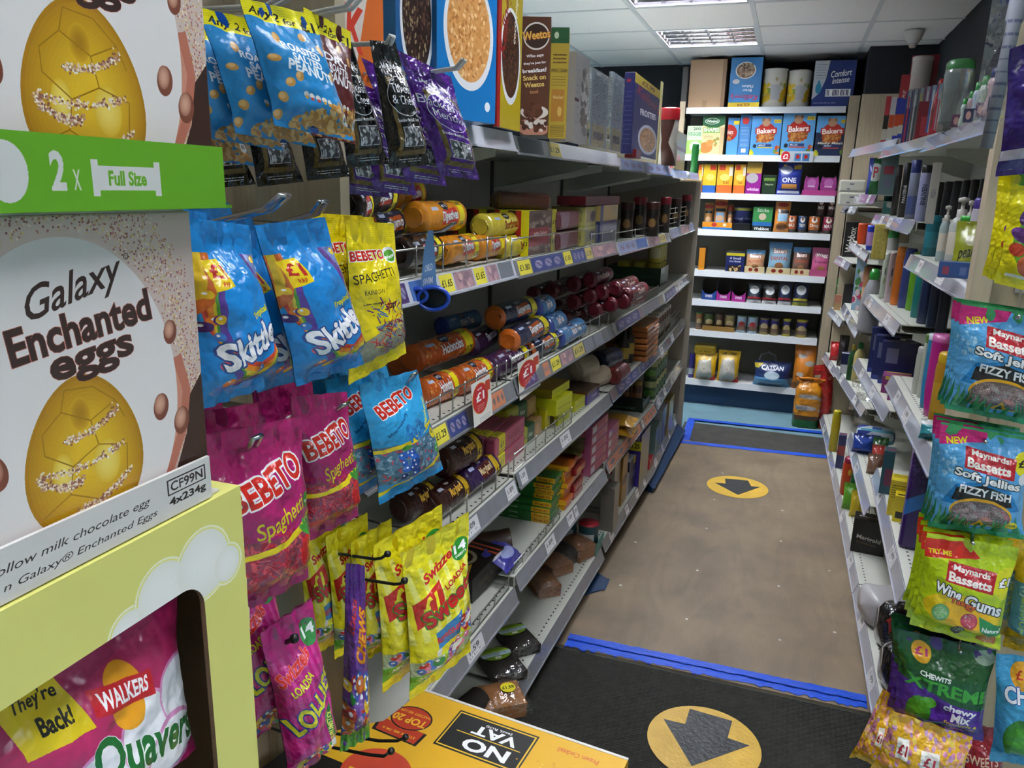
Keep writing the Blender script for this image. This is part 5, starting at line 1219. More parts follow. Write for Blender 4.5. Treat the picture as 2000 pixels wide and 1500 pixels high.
# pink wafer packs
MWf = S('pink_wafer_wrap', '#b5566e', [('rect', .12, 0, .32, 1, '#d8d02a'), T('£1', .22, .5, .3, '#222', w=.1), T('WAFERS', .6, .5, .3, '#8a2a44', w=.4), ('rect', 0, .8, 1, .84, '#8e3c52')], 3.2)
MWe = S('pink_wafer_end', '#a84c64', [('rect', .1, .1, .9, .2, '#8e3c52')])
for t in range(2):
    for i in range(4):
        P, Q = LP(3, 966, 934), LP(3, 1024, 880); d = Vector((-.036 * i, 0, 0)); z0 = .057 * t
        P, Q = P + d + Vector((0, 0, z0)), Q + d + Vector((0, 0, z0))
        tag(box3('wafer_pack', P, Q, .033, .054, [MWf, MWe, MWf], bevel=.005), 'pink wafer pack, %s from the shelf edge in the %s layer' % (ORD[i], ('lower', 'upper')[t]), 'biscuits', 'pink wafer packs')
MNi = S('green_biscuit_wrap', '#15502c', [('rect', 0, 0, .36, 1, '#a8a81a'), ('rect', .66, 0, 1, 1, '#b08a5a'), ('ell', .8, .5, .2, .3, '#c49c6a'), T('Nice', .5, .5, .25, '#d8d8c8', w=.16), T('Any 2', .27, .5, .16, '#1a1a1a', w=.14)], 2.2)
MNe = foil('#a8a41c')
lbox(3, (1012, 886), (1058, 848), .09, .065, [MNi, MNe, MNi], 'lower green and beige biscuit pack behind the wire rail', 'biscuits', 'biscuit_pack', bevel=.006)
lbox(3, (990, 842), (1048, 806), .085, .062, [MNi, MNe, MNi], 'upper green and yellow biscuit pack lying on the lower one', 'biscuits', 'biscuit_pack', dz=.067, bevel=.008)
MDg = S('brown_biscuit_wrap', '#4a2026', [('rect', 0, 0, .25, 1, '#b5a81a'), ('ell', .8, .4, .15, .3, '#b08a5a')], 2.2)
for i in range(3): 
    P, Q = LP(3, 1066, 842), LP(3, 1094, 820); d = Vector((-.034 * i, 0, 0)); tag(box3('biscuit_pack', P + d, Q + d, .031, .075, [MDg, foil('#b5a81a'), MDg], bevel=.004), 'maroon and yellow biscuit pack between green and yellow packs, %s from the edge' % ORD[i], 'biscuits', 'maroon biscuit packs')
MY = S('yellow_carton', '#cdd016', [('rect', .1, .55, .9, .62, '#a8a414')]); MYs = pk('#b9bb14')
lbox(3, (1090, 832), (1112, 815), .12, .05, [MY, MYs, MYs], 'bottom yellow box under the larger yellow box', name='biscuit_box', cat='box')
lbox(3, (1086, 814), (1117, 794), .15, .055, [MY, MYs, MYs], 'larger yellow box on top with a long back', name='biscuit_box', cat='box', dz=.052)
lbox(3, (1078, 780), (1112, 758), .13, .03, [MY, pk('#8a7a10'), pk('#b08a1c')], 'flat orange topped yellow box with white printed edge, highest', name='biscuit_box', cat='box', dz=.108)
lbox(3, (1122, 806), (1144, 790), .05, .04, [MY, MYs, MYs], 'small yellow box at the shelf edge beside the purple box', name='biscuit_box', cat='box')
MPb = S('purple_box', '#4c3884', [('rect', 0, 0, 1, .25, '#5a3a2c'), T('CAKES', .6, .6, .2, '#c9c2e0', w=.4)], 1.6)
lbox(3, (1146, 792), (1170, 773), .16, .05, [MPb, MPb, pk('#3a241c')], 'purple and brown cake box behind the small yellow box', name='cake_box', cat='box')
# orange pack stack
for i in range(6):
    P, Q = LP(3, 1262, 708), LP(3, 1284, 684); z0 = .0285 * i; d = Vector((0, .008 * math.sin(i * 2.1), z0))
    o = empty('biscuit_pack', (0, 0, 0)); 
    c = box3('wrapper', P + d, Q + d, .20, .024, [foil('#a8682c'), foil('#9c5a24'), foil('#a8682c')], bevel=.006); o.location = c.location; c.parent = o; c.location = (0, 0, 0)
    b = MB(); b.grid(lambda u, v: ((u - .5) * .01 + .112 + .006 * noise.noise(Vector((u * 9, v * 9, i))), (v - .5) * .09, .012 + .010 * noise.noise(Vector((u * 5, v * 14, i)))), 3, 12); b.build('foil_end', foil('#c0764a'), o, True)
    tag(o, 'flat orange wrapped pack, %s from the bottom of the orange stack' % ORD[i], 'biscuits', 'stack of flat orange packs')
# jaffa boxes etc on shelf 2
MJ = S('cake_box_front', '#5d4a44', [('dots', 60, (0, 0, .8, 1), ['#7d6a60', '#4a3834', '#8f7d72'], .03, .07, 1, False), ('rect', 0, .38, .72, .78, '#8d2832'), T('Jaffa Cakes', .40, .52, .09, '#e0c9c0', w=.46), ('rect', .82, 0, 1, 1, '#c9c23a'), T('£1', .9, .3, .1, '#222', w=.12), T('£1', .9, .75, .1, '#222', w=.12)], .75, 220)
MJs = S('cake_box_side', '#a01c18', [('rect', 0, 0, .35, 1, '#3a2018'), ('rect', .62, 0, 1, 1, '#d8cc14'), T('Jaffa', .5, .6, .1, '#e8d0c0', w=.22, rot=90), T('£1', .82, .72, .1, '#222', w=.2)], .45, 220)
X0 = lx(1, 2.1) - .03
Pj = at_x(1032, 486, X0); Qj = at_x(1085, 484, X0); Pj.z = Qj.z = lz(1, Pj.y)
dj = .062
for i in range(4):
    d = Vector((-(dj + .002) * i, 0, 0)); tag(box3('cake_box', Pj + d, Qj + d, dj, .128, [MJ, MJs, pk('#c9c23a')], bevel=.001), ['red and yellow cake box at the front of its row showing its brown face', 'red and yellow cake box second in its row behind the front one', 'red and yellow cake box third in its row', 'red and yellow cake box last in its row against the back'][i], 'box', 'row of red and yellow cake boxes')
o = roll('biscuit_pack', Pj + Vector((-.12, .03, .155)), Pj + Vector((.0, .17, .15)), .027, foil('#4a2418'), foil('#6a4a2c'), seed=3, square=.5, parts=False); tag(o, 'brown foil biscuit pack lying on top of the cake boxes', 'biscuits')
for i in range(2):
    P = at_x(1092, 486, X0 + .015); Q = at_x(1138, 478, X0 + .015); P.z = Q.z = lz(1, P.y) + .062 * i
    tag(box3('biscuit_pack', P, Q, .10, .059, [S('shiny_pack', '#6a2c3a', [('rect', .78, 0, 1, 1, '#a8a040'), T('£1', .9, .5, .3, '#222', w=.14), ('poly', [(0, 0), (.4, 0), (.3, 1), (.1, 1)], '#8a6a7a')], 1.6), foil('#5a2430'), foil('#7a4a4a')], bevel=.012), ('lower', 'upper')[i] + ' shiny maroon pack beside the cake boxes', 'biscuits', 'shiny maroon packs')
def sbox(px0, px1, yb, h, d, m, lab, s=1, inset=.03, cat='box', name='carton', dz=0, grp=None, side=None, bevel=.001, Xo=None):
    ym = at_x((px0 + px1) / 2, yb, -.62).y; X_ = Xo if Xo is not None else lx(s, ym) - inset
    P, Q = at_x(px0, yb, X_), at_x(px1, yb, X_); P.z = Q.z = lz(s, P.y) + dz
    return tag(box3(name, P, Q, d, h, [m, side or m, side or m], bevel=bevel), lab, cat, grp)
MWy = S('cream_carton', '#b5b06a', [('rect', .1, .2, .9, .8, '#8d8a6c'), ('ell', .5, .5, .2, .25, '#5a4c70')], 1.2)
sbox(1140, 1168, 483, .065, .12, MWy, 'lower cream patterned box beside the blue box'); sbox(1140, 1168, 483, .065, .12, MWy, 'upper cream patterned box beside the blue box', dz=.066)
sbox(1170, 1203, 476, .135, .12, S('blue_biscuit_box', '#26306a', [('rect', .15, 0, 1, .42, '#b39a5c'), ('rect', .15, .5, .95, 1, '#6a6c80')], .6), 'blue and beige biscuit box beside the dark coffee jars')
sbox(1140, 1205, 480, .03, .10, pk('#5a0f18'), 'flat dark red box lying on top of the cream boxes', dz=.1365, name='carton')
MCo = S('coffee_label', '#1a1310', [('rect', .3, .3, .7, .75, '#2e1c16'), ('ell', .5, .5, .2, .16, '#8a6a3c')], 2); MRl = pk('#7a1420')
for i, (x, w_) in enumerate(((1222, 26), (1246, 26), (1272, 26), (1296, 20), (1316, 20), (1336, 18))):
    P = at_x(x, 470, -.66) if i < 2 else at_y(x, 460, (3.55, 3.9, 4.35, 4.75)[i - 2]); P.z = lz(1, P.y); s_ = scale_at(P)
    tag(vessel('coffee_jar', 'coffee', P, w_ * .5 * s_, .15 + .02 * (i % 2), MCo, MRl if i % 2 else pk('#3a1a14'), capname='lid'), 'dark coffee jar, %s from the blue box on the second shelf' % ORD[i], 'jar', 'coffee jars in shadow')
# yellow tubs on green tray
o = empty('tub_tray', (0, 0, 0), 'dark green card tray holding yellow tubs at the far end', 'tray'); P, Q = LP(2, 1240, 566), LP(2, 1318, 566); P = Vector((-.86, 4.18, lz(2, 4.2))); 
o.location = (-.74, 4.42, lz(2, 4.2)); b = MB(); MGt = S('green_tray_print2', '#0f3a24', [T('Lemon curd', .3, .5, .25, '#2f6a48', w=.3), T('spread', .75, .5, .25, '#2f6a48', w=.2)], 3)
b.box(-.20, -.14, 0, .10, .14, .003); b.box(-.20, -.14, .0, .10, -.136, .10); b.box(-.20, .136, 0, .10, .14, .10); b.box(.096, -.14, 0, .10, .14, .10); b.box(-.20, -.14, 0, -.196, .14, .10); b.build('tray', MGt, o)
MTb = S('yellow_tub_label', '#b9ae2a', [('rect', .35, .3, .65, .8, '#d8d2a0')], 3); MTl = pk('#a8a426')
k = 0
for t in range(2):
    for iy in range(3):
        for ix in range(3 if t == 0 else 1):
            x_ = -.74 + .055 - .085 * ix; y_ = 4.42 - .09 + .09 * iy
            tag(vessel('spread_tub', 'can', (x_, y_, lz(2, 4.2) + .0035 + .125 * t), .037, .12, MTb, MTl, n=12, capname='lid', parts=(ix == 0)), 'yellow tub %s from the aisle, %s from the near end, in the %s layer' % (ORD[ix], ORD[iy], ('lower', 'upper')[t]), 'tub', 'yellow tubs in the green tray')
# bottles row on shelf 4 far
MSa = S('sauce_label', '#241a14', [('rect', .2, .35, .8, .7, '#a88a2a')], 2)
for i in range(9):
    P = Vector((lx(3, 3.45) - .07 - .03 * (i % 2), 3.40 + .062 * i, lz(3, 3.4))); tag(vessel('sauce_bottle', 'bottle', P, .026, .17, MSa, pk('#1a1a1a'), n=10, parts=False), 'dark sauce bottle, %s from the orange stack on that shelf' % ORD[i], 'bottle', 'row of dark sauce bottles')
for i in range(7):
    P = Vector((lx(3, 4.4) - .08, 4.10 + .085 * i, lz(3, 4.4))); tag(vessel('pickle_jar', 'jar', P, .034, .15, S('jar_label', '#6a4a2a', [('rect', .2, .3, .8, .7, '#b9b09a')], 2), pk('#c9c5b8'), n=12, parts=False), 'white lidded jar, %s from the near end of the last bay' % ORD[i], 'jar', 'white lidded jars in the last bay')
MCn = S('green_can_label', '#2f5a30', [('rect', .15, .1, .85, .4, '#a8b070'), ('ell', .5, .7, .4, .16, '#4f8a38')], 2.2)
for i in range(5):
    for t in range(2):
        P = Vector((lx(4, 4.2) - .055, 4.02 + .085 * i + .0, lz(4, 4.2) + .112 * t)); tag(vessel('food_can', 'can', P, .036, .11, MCn, mat('tin', '#8d8d86', .3, .8), n=12, capname='lid', parts=True), 'green labelled can, %s from the near end in the %s row of the last bay' % (ORD[i], ('lower', 'upper')[t]), 'can', 'green cans in the last bay')
# honey
P = LP(4, 1236, 806); Q = LP(4, 1268, 790); o = empty('honey_tray', (P + Q) / 2 + Vector((-.10, .02, 0)), 'dark green honey tray with grey diamond mark, on the fifth shelf', 'tray')
MHn = S('honey_tray_print', '#14261e', [('poly', [(.3, .1), (.42, .4), (.3, .7), (.18, .4)], '#4a5a52'), T('CLEAR HONEY', .6, .75, .14, '#6f8a7c', w=.5)], 3.)
b = MB(); b.box(-.12, -.10, 0, .12, -.096, .075); b.build('tray_front', MHn, o); b = MB(); b.box(-.12, -.0955, 0, .12, .12, .003); b.box(.117, -.0955, .003, .12, .12, .05); b.box(-.12, -.0955, .003, -.117, .12, .05); b.build('tray_base', pk('#14261e'), o)
for i in range(4):
    p = o.location + Vector((-.08 + .053 * i, -.055, .0035)); tag(vessel('honey_jar', 'jar', p, .025, .15, S('honey_label', '#4a2410', [('rect', .3, .3, .7, .7, '#8a5a30')], 2), pk('#24408a') if i < 3 else pk('#8a6a1c'), n=12, parts=True, capname='lid'), 'honey jar %s from the left in the green tray' % ORD[i], 'jar', 'honey jars in their tray')
# pink box stacks
MPk = S('pink_box_front', '#a8526e', [('rect', .05, .2, .28, .8, '#c9c4d0'), ('rect', .35, .3, .75, .5, '#b8404a'), ('ell', .88, .5, .1, .3, '#b08a60'), ('rect', 0, .9, 1, 1, '#6a2c48')], 3.2, 128); MPs = S('pink_box_side', '#b05a7c', [('rect', .15, .3, .85, .75, '#8a1426'), T('ANGEL SLICES', .5, .52, .14, '#c05a5a', w=.4)], 3.2, 128)
for st_, (A, B, n_, d_) in enumerate((((1152, 932), (1183, 900), 5, .20), ((1186, 898), (1207, 872), 3, .20))):
    for i in range(n_):
        P, Q = LP(4, *A), LP(4, *B); z0 = Vector((0, 0, .0415 * i)); tag(box3('cake_box', P + z0, Q + z0, d_, .041, [MPk, MPs, MPs], bevel=.001), 'pink cake box, %s from the bottom of the %s pink stack' % (ORD[i], ('nearer', 'farther')[st_]), 'box', 'pink cake box stacks')
p = LP(4, 1222, 862, .0); 
for i in range(2):
    o = pouch('crisp_bag', [p + Vector((-.16, -.02, .035 + .045 * i)), p + Vector((-.16, .14, .035 + .045 * i)), p + Vector((.03, .14, .028 + .045 * i)), p + Vector((.03, -.02, .028 + .045 * i))], .022, foil('#b98a1c'), foil('#b98a1c'), 60 + i, seals=False); tag(o, ('lower', 'upper')[i] + ' golden bag lying flat beyond the pink boxes', 'snack')
# flat packs: green/yellow, orange, dark, red
MGn = S('green_pack_side', '#1f6a2a', [('rect', .72, 0, 1, 1, '#cfa01a'), T('Fruit £1', .86, .5, .4, '#7a1a10', w=.2), T('Crumbs', .45, .5, .3, '#c9d0b0', w=.14), ('rect', 0, .42, .3, .5, '#a8b890')], 5, 64); MGt2 = S('green_pack_top', '#2a7a30', [('rect', .72, 0, 1, 1, '#cfa01a'), T('Biscuits', .85, .5, .2, '#7a1a10', w=.2), ('ell', .3, .5, .2, .3, '#1a3a1c')], 2)
P0, Q0 = LP(4, 1074, 1025), LP(4, 1090, 1004)
for i in range(8):
    z0 = Vector((.004 * math.sin(i * 3.), .012 * i * (i > 3) * .4 + .006 * math.sin(i * 5.), .0195 * i)); tag(box3('biscuit_pack', P0 + z0, P0 + z0 + (Q0 - P0).normalized() * .11, .24, .0188, [pk('#2a7030'), MGn, MGt2], bevel=.002), 'thin green and yellow pack, %s from the bottom of its stack' % ORD[i], 'biscuits', 'stack of green and yellow packs')
MOr = S('orange_pack_side', '#b5441a', [('rect', .6, 0, 1, 1, '#d8a01a'), T('BISCUITS', .3, .5, .4, '#e0a060', w=.3)], 5, 64); P1 = P0 + Vector((.015, .13, 0)); 
for i in range(8):
    z0 = Vector((.008 * math.sin(i * 2.), .006 * math.sin(i * 4.), .021 * i)); tag(box3('biscuit_pack', P1 + z0, P1 + z0 + Vector((.002, .085, 0)), .22, .020, [foil('#c8501c'), MOr, foil('#b5601c')], bevel=.003), 'thin orange pack, %s from the bottom of the orange and yellow stack' % ORD[i], 'biscuits', 'stack of thin orange packs')
P2 = P1 + Vector((.005, .10, 0))
for i in range(5):
    z0 = Vector((.008 * math.sin(i * 2.7), .004 * math.sin(i * 4.), .032 * i)); tag(box3('biscuit_pack', P2 + z0, P2 + z0 + Vector((.004, .12, 0)), .22, .031, [foil('#9a1418'), S('red_pack_side', '#8d1218', [('rect', .5, .1, .9, .6, '#3a2a14'), T('NUTS', .7, .35, .3, '#c9b08a', w=.3)], 4, 64), foil('#7a2014')], bevel=.006), 'red foil pack, %s from the bottom next to the pink boxes' % ORD[i], 'biscuits', 'stack of red foil packs')
for i in range(2):
    p = P1 + Vector((-.11, .16, .175 + .03 * i)); o = pouch('biscuit_pack', [p + Vector((-.1, -.05, .01)), p + Vector((-.1, .06, .012)), p + Vector((.12, .07, .0)), p + Vector((.13, -.05, -.002))], .016, foil('#4a4418'), foil('#4a4418'), 80 + i, seals=False); tag(o, ('lower', 'upper')[i] + ' olive foil biscuit pack slumped on the orange stack', 'biscuits')
# cakes on shelf 5 near: black box, brown roll, blue bag
MSB = S('black_cake_box_top', '#1c1612', [('ell', .45, .45, .28, .30, '#b0a48c'), ('ell', .45, .45, .2, .22, '#2a1c14'), ('ell', .45, .45, .12, .13, '#c9bda4'), ('rect', .75, 0, .8, 1, '#b5442a'), ('rect', .86, 0, .9, 1, '#b5442a'), ('poly', [(0, .8), (.3, .7), (.35, .75), (.05, .88)], '#d0a02a')], 1.3)
MSBs = S('black_cake_box_side', '#15120f', [T('SWISS ROLL', .5, .5, .25, '#5a4a34', w=.6)], 4)
P, Q = LP(4, 922, 1180), LP(4, 984, 1112); o = box3('cake_box', P, Q, .16, .075, [MSBs, MSBs, MSB], bevel=.001); tag(o, 'black chocolate swiss roll box at the shelf edge', 'box')
o = roll('cake', LP(4, 946, 1120, .055) + Vector((-.14, .1, 0)), LP(4, 1004, 1085, .05) + Vector((-.03, .09, 0)), .045, S('chocolate_roll', '#3a241a', []), pk('#4a2e20'), ends='flat', square=.4, parts=False); tag(o, 'brown chocolate cake in clear wrap behind the black box', 'cake')
p = LP(4, 1006, 1122); o = pouch('snack_bag', [p + Vector((-.09, -.05, .07)), p + Vector((-.09, .09, .07)), p + Vector((.0, .07, .03)), p + Vector((-.005, -.06, .03))], .02, S('blue_white_bag', '#3c3a98', [('ell', .5, .6, .3, .2, '#9aa4d0'), ('ell', .2, .4, .2, .1, '#c8c8d8')]), foil('#3c3a98'), 91, seals=False); tag(o, 'blue and white bag slumped beside the black swiss roll box', 'snack')
# cakes on the bottom shelf
M_film = film('clear_cake_film', .16)
def cake(A, B, w_, h, m, lab, topm=None, dome=.3, dz=.002, s=5, filmb=True, disc=None, name='wrapped_cake'):
    P, Q = LP(s, *A), LP(s, *B); c = (P + Q) / 2; c.z = lz(s, c.y) + dz; o = empty(name, c, lab, 'cake'); L_ = (Q - P).length; ang = math.atan2(Q.y - P.y, Q.x - P.x)
    b = MB(); b.grid(lambda u, v: ((u - .5) * L_, (v - .5) * w_ * (1 - .12 * 0), h * (.72 + dome * math.sin(math.pi * min(1, max(0, v))) ** .6 * math.sin(math.pi * min(1, max(0, u))) ** .25 + .05 * noise.noise(Vector((u * 7, v * 7, P.x * 9))))), 10, 8)
    for u0 in (0, 1): b.grid(lambda u, v, u0=u0: ((u0 - .5) * L_ * (.96 + .04 * v), (u - .5) * w_, h * .72 * v + h * .03 * math.sin(math.pi * u) * v), 6, 2, 0, flip=(u0 == 0))
    for v0 in (0, 1): b.grid(lambda u, v, v0=v0: ((u - .5) * L_, (v0 - .5) * w_ * (.94 + .06 * v), h * .72 * v), 6, 2, 0, flip=(v0 == 1))
    b.build('cake_body', m, o, True).rotation_euler.z = ang
    if filmb:
        b = MB(); b.grid(lambda u, v: ((u - .5) * L_ * 1.25, math.cos(v * math.pi) * w_ * .56, .003 + h * (1.12 + .12 * noise.noise(Vector((u * 6, v * 6, P.y * 5)))) * math.sin(v * math.pi) ** .5 * (1 - .45 * abs(2 * u - 1) ** 4)), 18, 10); b.build('clear_wrap', M_film, o, True).rotation_euler.z = ang
    if disc:
        b = MB(); dm, rx, ry, ox = disc; b.lathe([(1, 0), (1, .001), (0, .001)], 24, caps=False); b.uv = [[(.5 + b.v[i][0] * .5, .5 + b.v[i][1] * .5) for i in f] for f in b.f]
        d_ = b.build('label', dm, o); d_.scale = (rx, ry, 1); d_.location = (ox[0], ox[1], h * 1.17); d_.rotation_euler.z = ang
    return o
MCk = mat('golden_sponge', '#8a5a34', .8, var=.15, vscale=40); MCd = mat('chocolate_sponge', '#1d1410', .75, var=.2, vscale=40); MCb = mat('light_sponge', '#9c6a3e', .8, var=.1, vscale=30)
def ovl():
    a = Art(1, 200, '#6a8a1c'); a.rect(0, .38, 1, .7, '#a8c0cc'); a.rect(0, .25, 1, .4, '#8ab02a'); a.text('Chocolate Sandwich Cake', .5, .5, .06, '#1a2a4a', w=.7); a.rect(.4, .75, .6, .9, '#e0e0dc'); return a
MOv = artmat('oval_cake_label', ovl)
def pr159():
    a = Art(1, 120, '#d8cc2a'); a.text('£1.59', .5, .5, .3, '#1a1a1a', w=.8, bold=.03); return a
cake((938, 1392), (1018, 1378), .11, .065, MCb, 'caramel loaf cake with a round yellow price sticker, bottom shelf', disc=(artmat('round_price', pr159), .022, .022, (.02, 0)))
P = LP(5, 905, 1400, .04); o = roll('swiss_roll', P + Vector((-.02, -.04, 0)), P + Vector((.02, .09, 0)), .042, MCd, S('roll_end', '#d8c8b0', [('ell', .5, .5, .45, .45, '#3a1a12')]), ends='flat', parts=True); tag(o, 'chocolate swiss roll in clear wrap next to the caramel loaf', 'cake')
cake((948, 1318), (1010, 1302), .15, .045, MCd, 'chocolate cake with an oval green label, nearer of two dark ones', disc=(MOv, .05, .032, (-.02, 0)))
cake((985, 1268), (1036, 1254), .14, .045, MCd, 'chocolate cake with an oval green label, farther of two dark ones', disc=(MOv, .05, .03, (-.02, 0)))
cake((1040, 1158), (1082, 1150), .12, .065, MCk, 'golden loaf cake in clear film, nearest of the loaf row'); cake((1062, 1122), (1102, 1108), .11, .06, MCk, 'brown loaf cake in clear film, second of the loaf row')
cake((1084, 1098), (1122, 1084), .12, .065, MCd, 'dark loaf cake in clear film, third of the loaf row'); cake((1108, 1092), (1140, 1076), .13, .075, MCk, 'tall golden loaf cake in clear film beside the teal tub')
P = LP(5, 1160, 1082); P += Vector((-.04, .03, 0))
o = empty('tub_tray', P, 'teal card tray under the red-lidded tub', 'tray'); b = MB(); b.box(-.05, -.05, 0, .055, -.047, .055); b.box(.052, -.047, 0, .055, .08, .055); b.box(-.05, -.047, 0, .052, .08, .003); b.build('tray', pk('#1a7a72'), o)
tag(vessel('drink_tub', 'canister', P + Vector((.005, 0, .0035)), .042, .12, S('teal_tub_label', '#0f4a58', [('rect', .3, .3, .6, .6, '#c8ccd0'), ('rect', .3, .65, .7, .9, '#14161a')], 2), pk('#a81c30'), capname='lid'), 'teal tub with a red lid beside the loaf cakes', 'tub')
tag(vessel('drink_tub', 'canister', P + Vector((-.09, .02, .001)), .042, .12, S('teal_tub_label', '#0f4a58', []), pk('#a81c30'), capname='lid'), 'second red-lidded teal tub half hidden behind the first', 'tub')
MWb = S('white_box_front', '#b9b4ac', [('line', [(.2, .3), (.4, .2), (.6, .5), (.3, .65)], .02, '#a83a2c'), ('line', [(.7, .1), (.8, .3), (.6, .4)], .02, '#a83a2c')], .6); MWs = S('white_box_side', '#b0aca4', [('rect', .1, .28, .9, .33, '#a8302a'), ('rect', .1, .42, .9, .47, '#a8302a'), ('rect', .1, .9, .5, .92, '#6a6a6a')], .6)
def bbox(A, B, d, h, m, ms, lab, cat='box', name='carton', s=5, bevel=.001, mt=None): P, Q = LP(s, *A), LP(s, *B); return tag(box3(name, P, Q, d, h, [m, ms, mt or ms], bevel=bevel), lab, cat)
bbox((1196, 1008), (1210, 985), .13, .30, MWb, MWs, 'tall white box with red lines on the bottom shelf')
bbox((1196, 1040), (1206, 1024), .06, .2, pk('#8a8478'), pk('#6a655c'), 'tall narrow clear packet standing before the white box', 'packet', 'snack_packet')
bbox((1212, 990), (1222, 974), .07, .24, S('amber_pack', '#a8781c', [('ell', .5, .5, .2, .1, '#5a3414')], .4), pk('#8a641c'), 'amber packet standing beside the tall white box', 'packet', 'snack_packet')
bbox((1226, 968), (1240, 948), .06, .17, S('navy_pack', '#1a2450', [('rect', .55, .0, .9, .2, '#d8cc1a'), ('rect', .3, .4, .8, .6, '#5a6a90')], .6), S('navy_white_pack', '#c0c4cc', [('rect', 0, 0, 1, .3, '#1a2450')]), 'navy packet with a yellow diamond price mark', 'packet', 'sugar_packet')
bbox((1247, 952), (1264, 925), .08, .27, S('purple_cream_box', '#a8a08c', [('rect', 0, 0, .12, 1, '#b9b04a')], .6), S('purple_price_box', '#32207a', [('rect', 0, .12, 1, .30, '#cfc41a'), ('rect', .2, 0, .9, .1, '#8a8a94'), T('£1.25', .55, .21, .09, '#1a1a1a', w=.7)], .5), 'purple cereal box with a yellow £1.25 band', 'box', 'cereal_box')
bbox((1268, 918), (1276, 905), .05, .05, pk('#a8202a'), pk('#b8242e'), 'small red display tray at the bottom shelf edge', 'tray', 'sachet_tray')
bbox((1290, 870), (1300, 852), .09, .21, S('blue_white_box', '#8a94a8', [('rect', 0, 0, .4, 1, '#24408a'), ('rect', .5, .6, .9, .9, '#2a2c34')], .6), pk('#a8b0b8'), 'blue and white box in the last bottom bay', 'box')
bbox((1303, 852), (1312, 834), .08, .22, S('yellow_flour_bag', '#b9a44a', [('rect', 0, .4, 1, 1, '#a8a08a')], .6), pk('#8a7a3a'), 'yellow and cream bag standing in the last bottom bay', 'bag', 'flour_bag')
bbox((1278, 894), (1287, 876), .09, .17, pk('#5a7a78'), pk('#6a8a88'), 'pale teal box between the red tray and blue box', 'box')
for i in range(3): P = Vector((lx(5, 4.7) - .07, 4.60 + .09 * i, lz(5, 4.7))); tag(vessel('syrup_bottle', 'jar', P, .036, .26, S('maroon_label', '#4a1428', []), pk('#6a1a34'), n=12, parts=False), 'maroon bottle, %s from the near end of the last bottom bay' % ORD[i], 'bottle', 'maroon bottles')
# red promotion cards
def art_promo():
    a = Art(.62, 260, '#e6e2da'); a.ell(.42, .42, .26, .36, '#d8b03a'); a.ell(.42, .42, .245, .345, '#c0242a'); a.text('only', .42, .2, .08, '#fff', w=.25); a.text('£1', .42, .38, .2, '#fff', w=.42, bold=.03); a.lines(3, (.25, .54, .6, .7), '#e8b0a0', .02); a.rect(.72, .1, .98, .35, '#c0442a'); a.lines(3, (.3, .86, .9, .97), '#888', .01); return a
MPr = artmat('promo_card', art_promo)
for (c, lab) in (((924, 745, 964, 820), 'white and red £1 price card on the rail, nearer one'), ((1014, 700, 1058, 765), 'white and red £1 price card on the rail, farther one')):
    P = at_x(c[0], (c[1] + c[3]) / 2 + 8, lx(2, 1.9) + .003); Q = at_x(c[2] - 4, (c[1] + c[3]) / 2 - 4, lx(2, 1.9) + .003); zc = (P.z + Q.z) / 2; b = MB(); h_ = .055
    Pm = (P + Q) / 2; b.quad((.004, P.y - Pm.y, -h_ * .9), (.004, Q.y - Pm.y, -h_ * .9), (-.006, Q.y - Pm.y, h_), (-.006, P.y - Pm.y, h_)); b.quad((.0035, Q.y - Pm.y, -h_ * .9), (.0035, P.y - Pm.y, -h_ * .9), (-.0065, P.y - Pm.y, h_), (-.0065, Q.y - Pm.y, h_))
    tag(b.build('price_card', MPr, loc=Pm), lab, 'card')
# ------------------------------------------------------------------ cereal boxes on the top shelf
def corner_box(pl, pc, pr, yt, Xc, m_side, m_front, lab, h=None, w=None, rot=0, name='cereal_box', cat='cereal', dfix=None, mt=None):
    """upright box: image x of its left side edge, of the near vertical corner, of the right edge"""
    C = at_x(pc, 300, Xc); z = lz(0, C.y) + .0003; top = at_x(pc, yt, Xc).z
    q = math.radians(rot); sdir = Vector((-math.cos(q), math.sin(q), 0)); fdir = Vector((math.sin(q), math.cos(q), 0))
    def hit(px_, P, d):   # distance along d from P that lands on image column px_
        lo, hi = 0.0, .6
        def colx(P_): v = P_ - CAM; return 1000 + F_PX * v.dot(_r2) / v.dot(_fw)
        s0 = colx(P + d * 1e-4) - px_
        for _ in range(40):
            m_ = (lo + hi) / 2
            if (colx(P + d * m_) - px_) * s0 > 0: lo = m_
            else: hi = m_
        return lo
    d = dfix or hit(pl, C, sdir); w_ = w or hit(pr, C, fdir); hh = h or (top - z)
    A, B, Cc, D = C + sdir * d, C, C + fdir * w_, C + sdir * d + fdir * w_
    cen = (A + Cc) / 2; cen.z = z; P = [A, B, Cc, D]; P = [Vector((p.x, p.y, z)) for p in P]
    b = MB(); b.hexa([p - cen for p in P] + [p - cen + Vector((0, 0, hh)) for p in P], (0, 1, 2, 2, 2, 2)); o = b.build(name, [m_side, m_front, mt or pk('#8a8478')], bevel=.001, loc=cen); tag(o, lab, cat); return o
def bowl(bg, fill, cols, extra=()):
    def f():
        a = Art(.72, 600, bg); a.ell(.52, .48, .30, .34, '#e4e6ea', -8); a.ell(.52, .47, .26, .30, fill, -8)
        a.dots(520, (.15, .15, .9, .8), cols, .012, .02, .6, False, lambda x, y: ((x - .52) * .72 / .25) ** 2 + ((y - .47) / .29) ** 2 < 1)
        for e in extra: getattr(a, e[0])(*e[1:-1], **e[-1]) if isinstance(e[-1], dict) else getattr(a, e[0])(*e[1:])
        return a
    return f
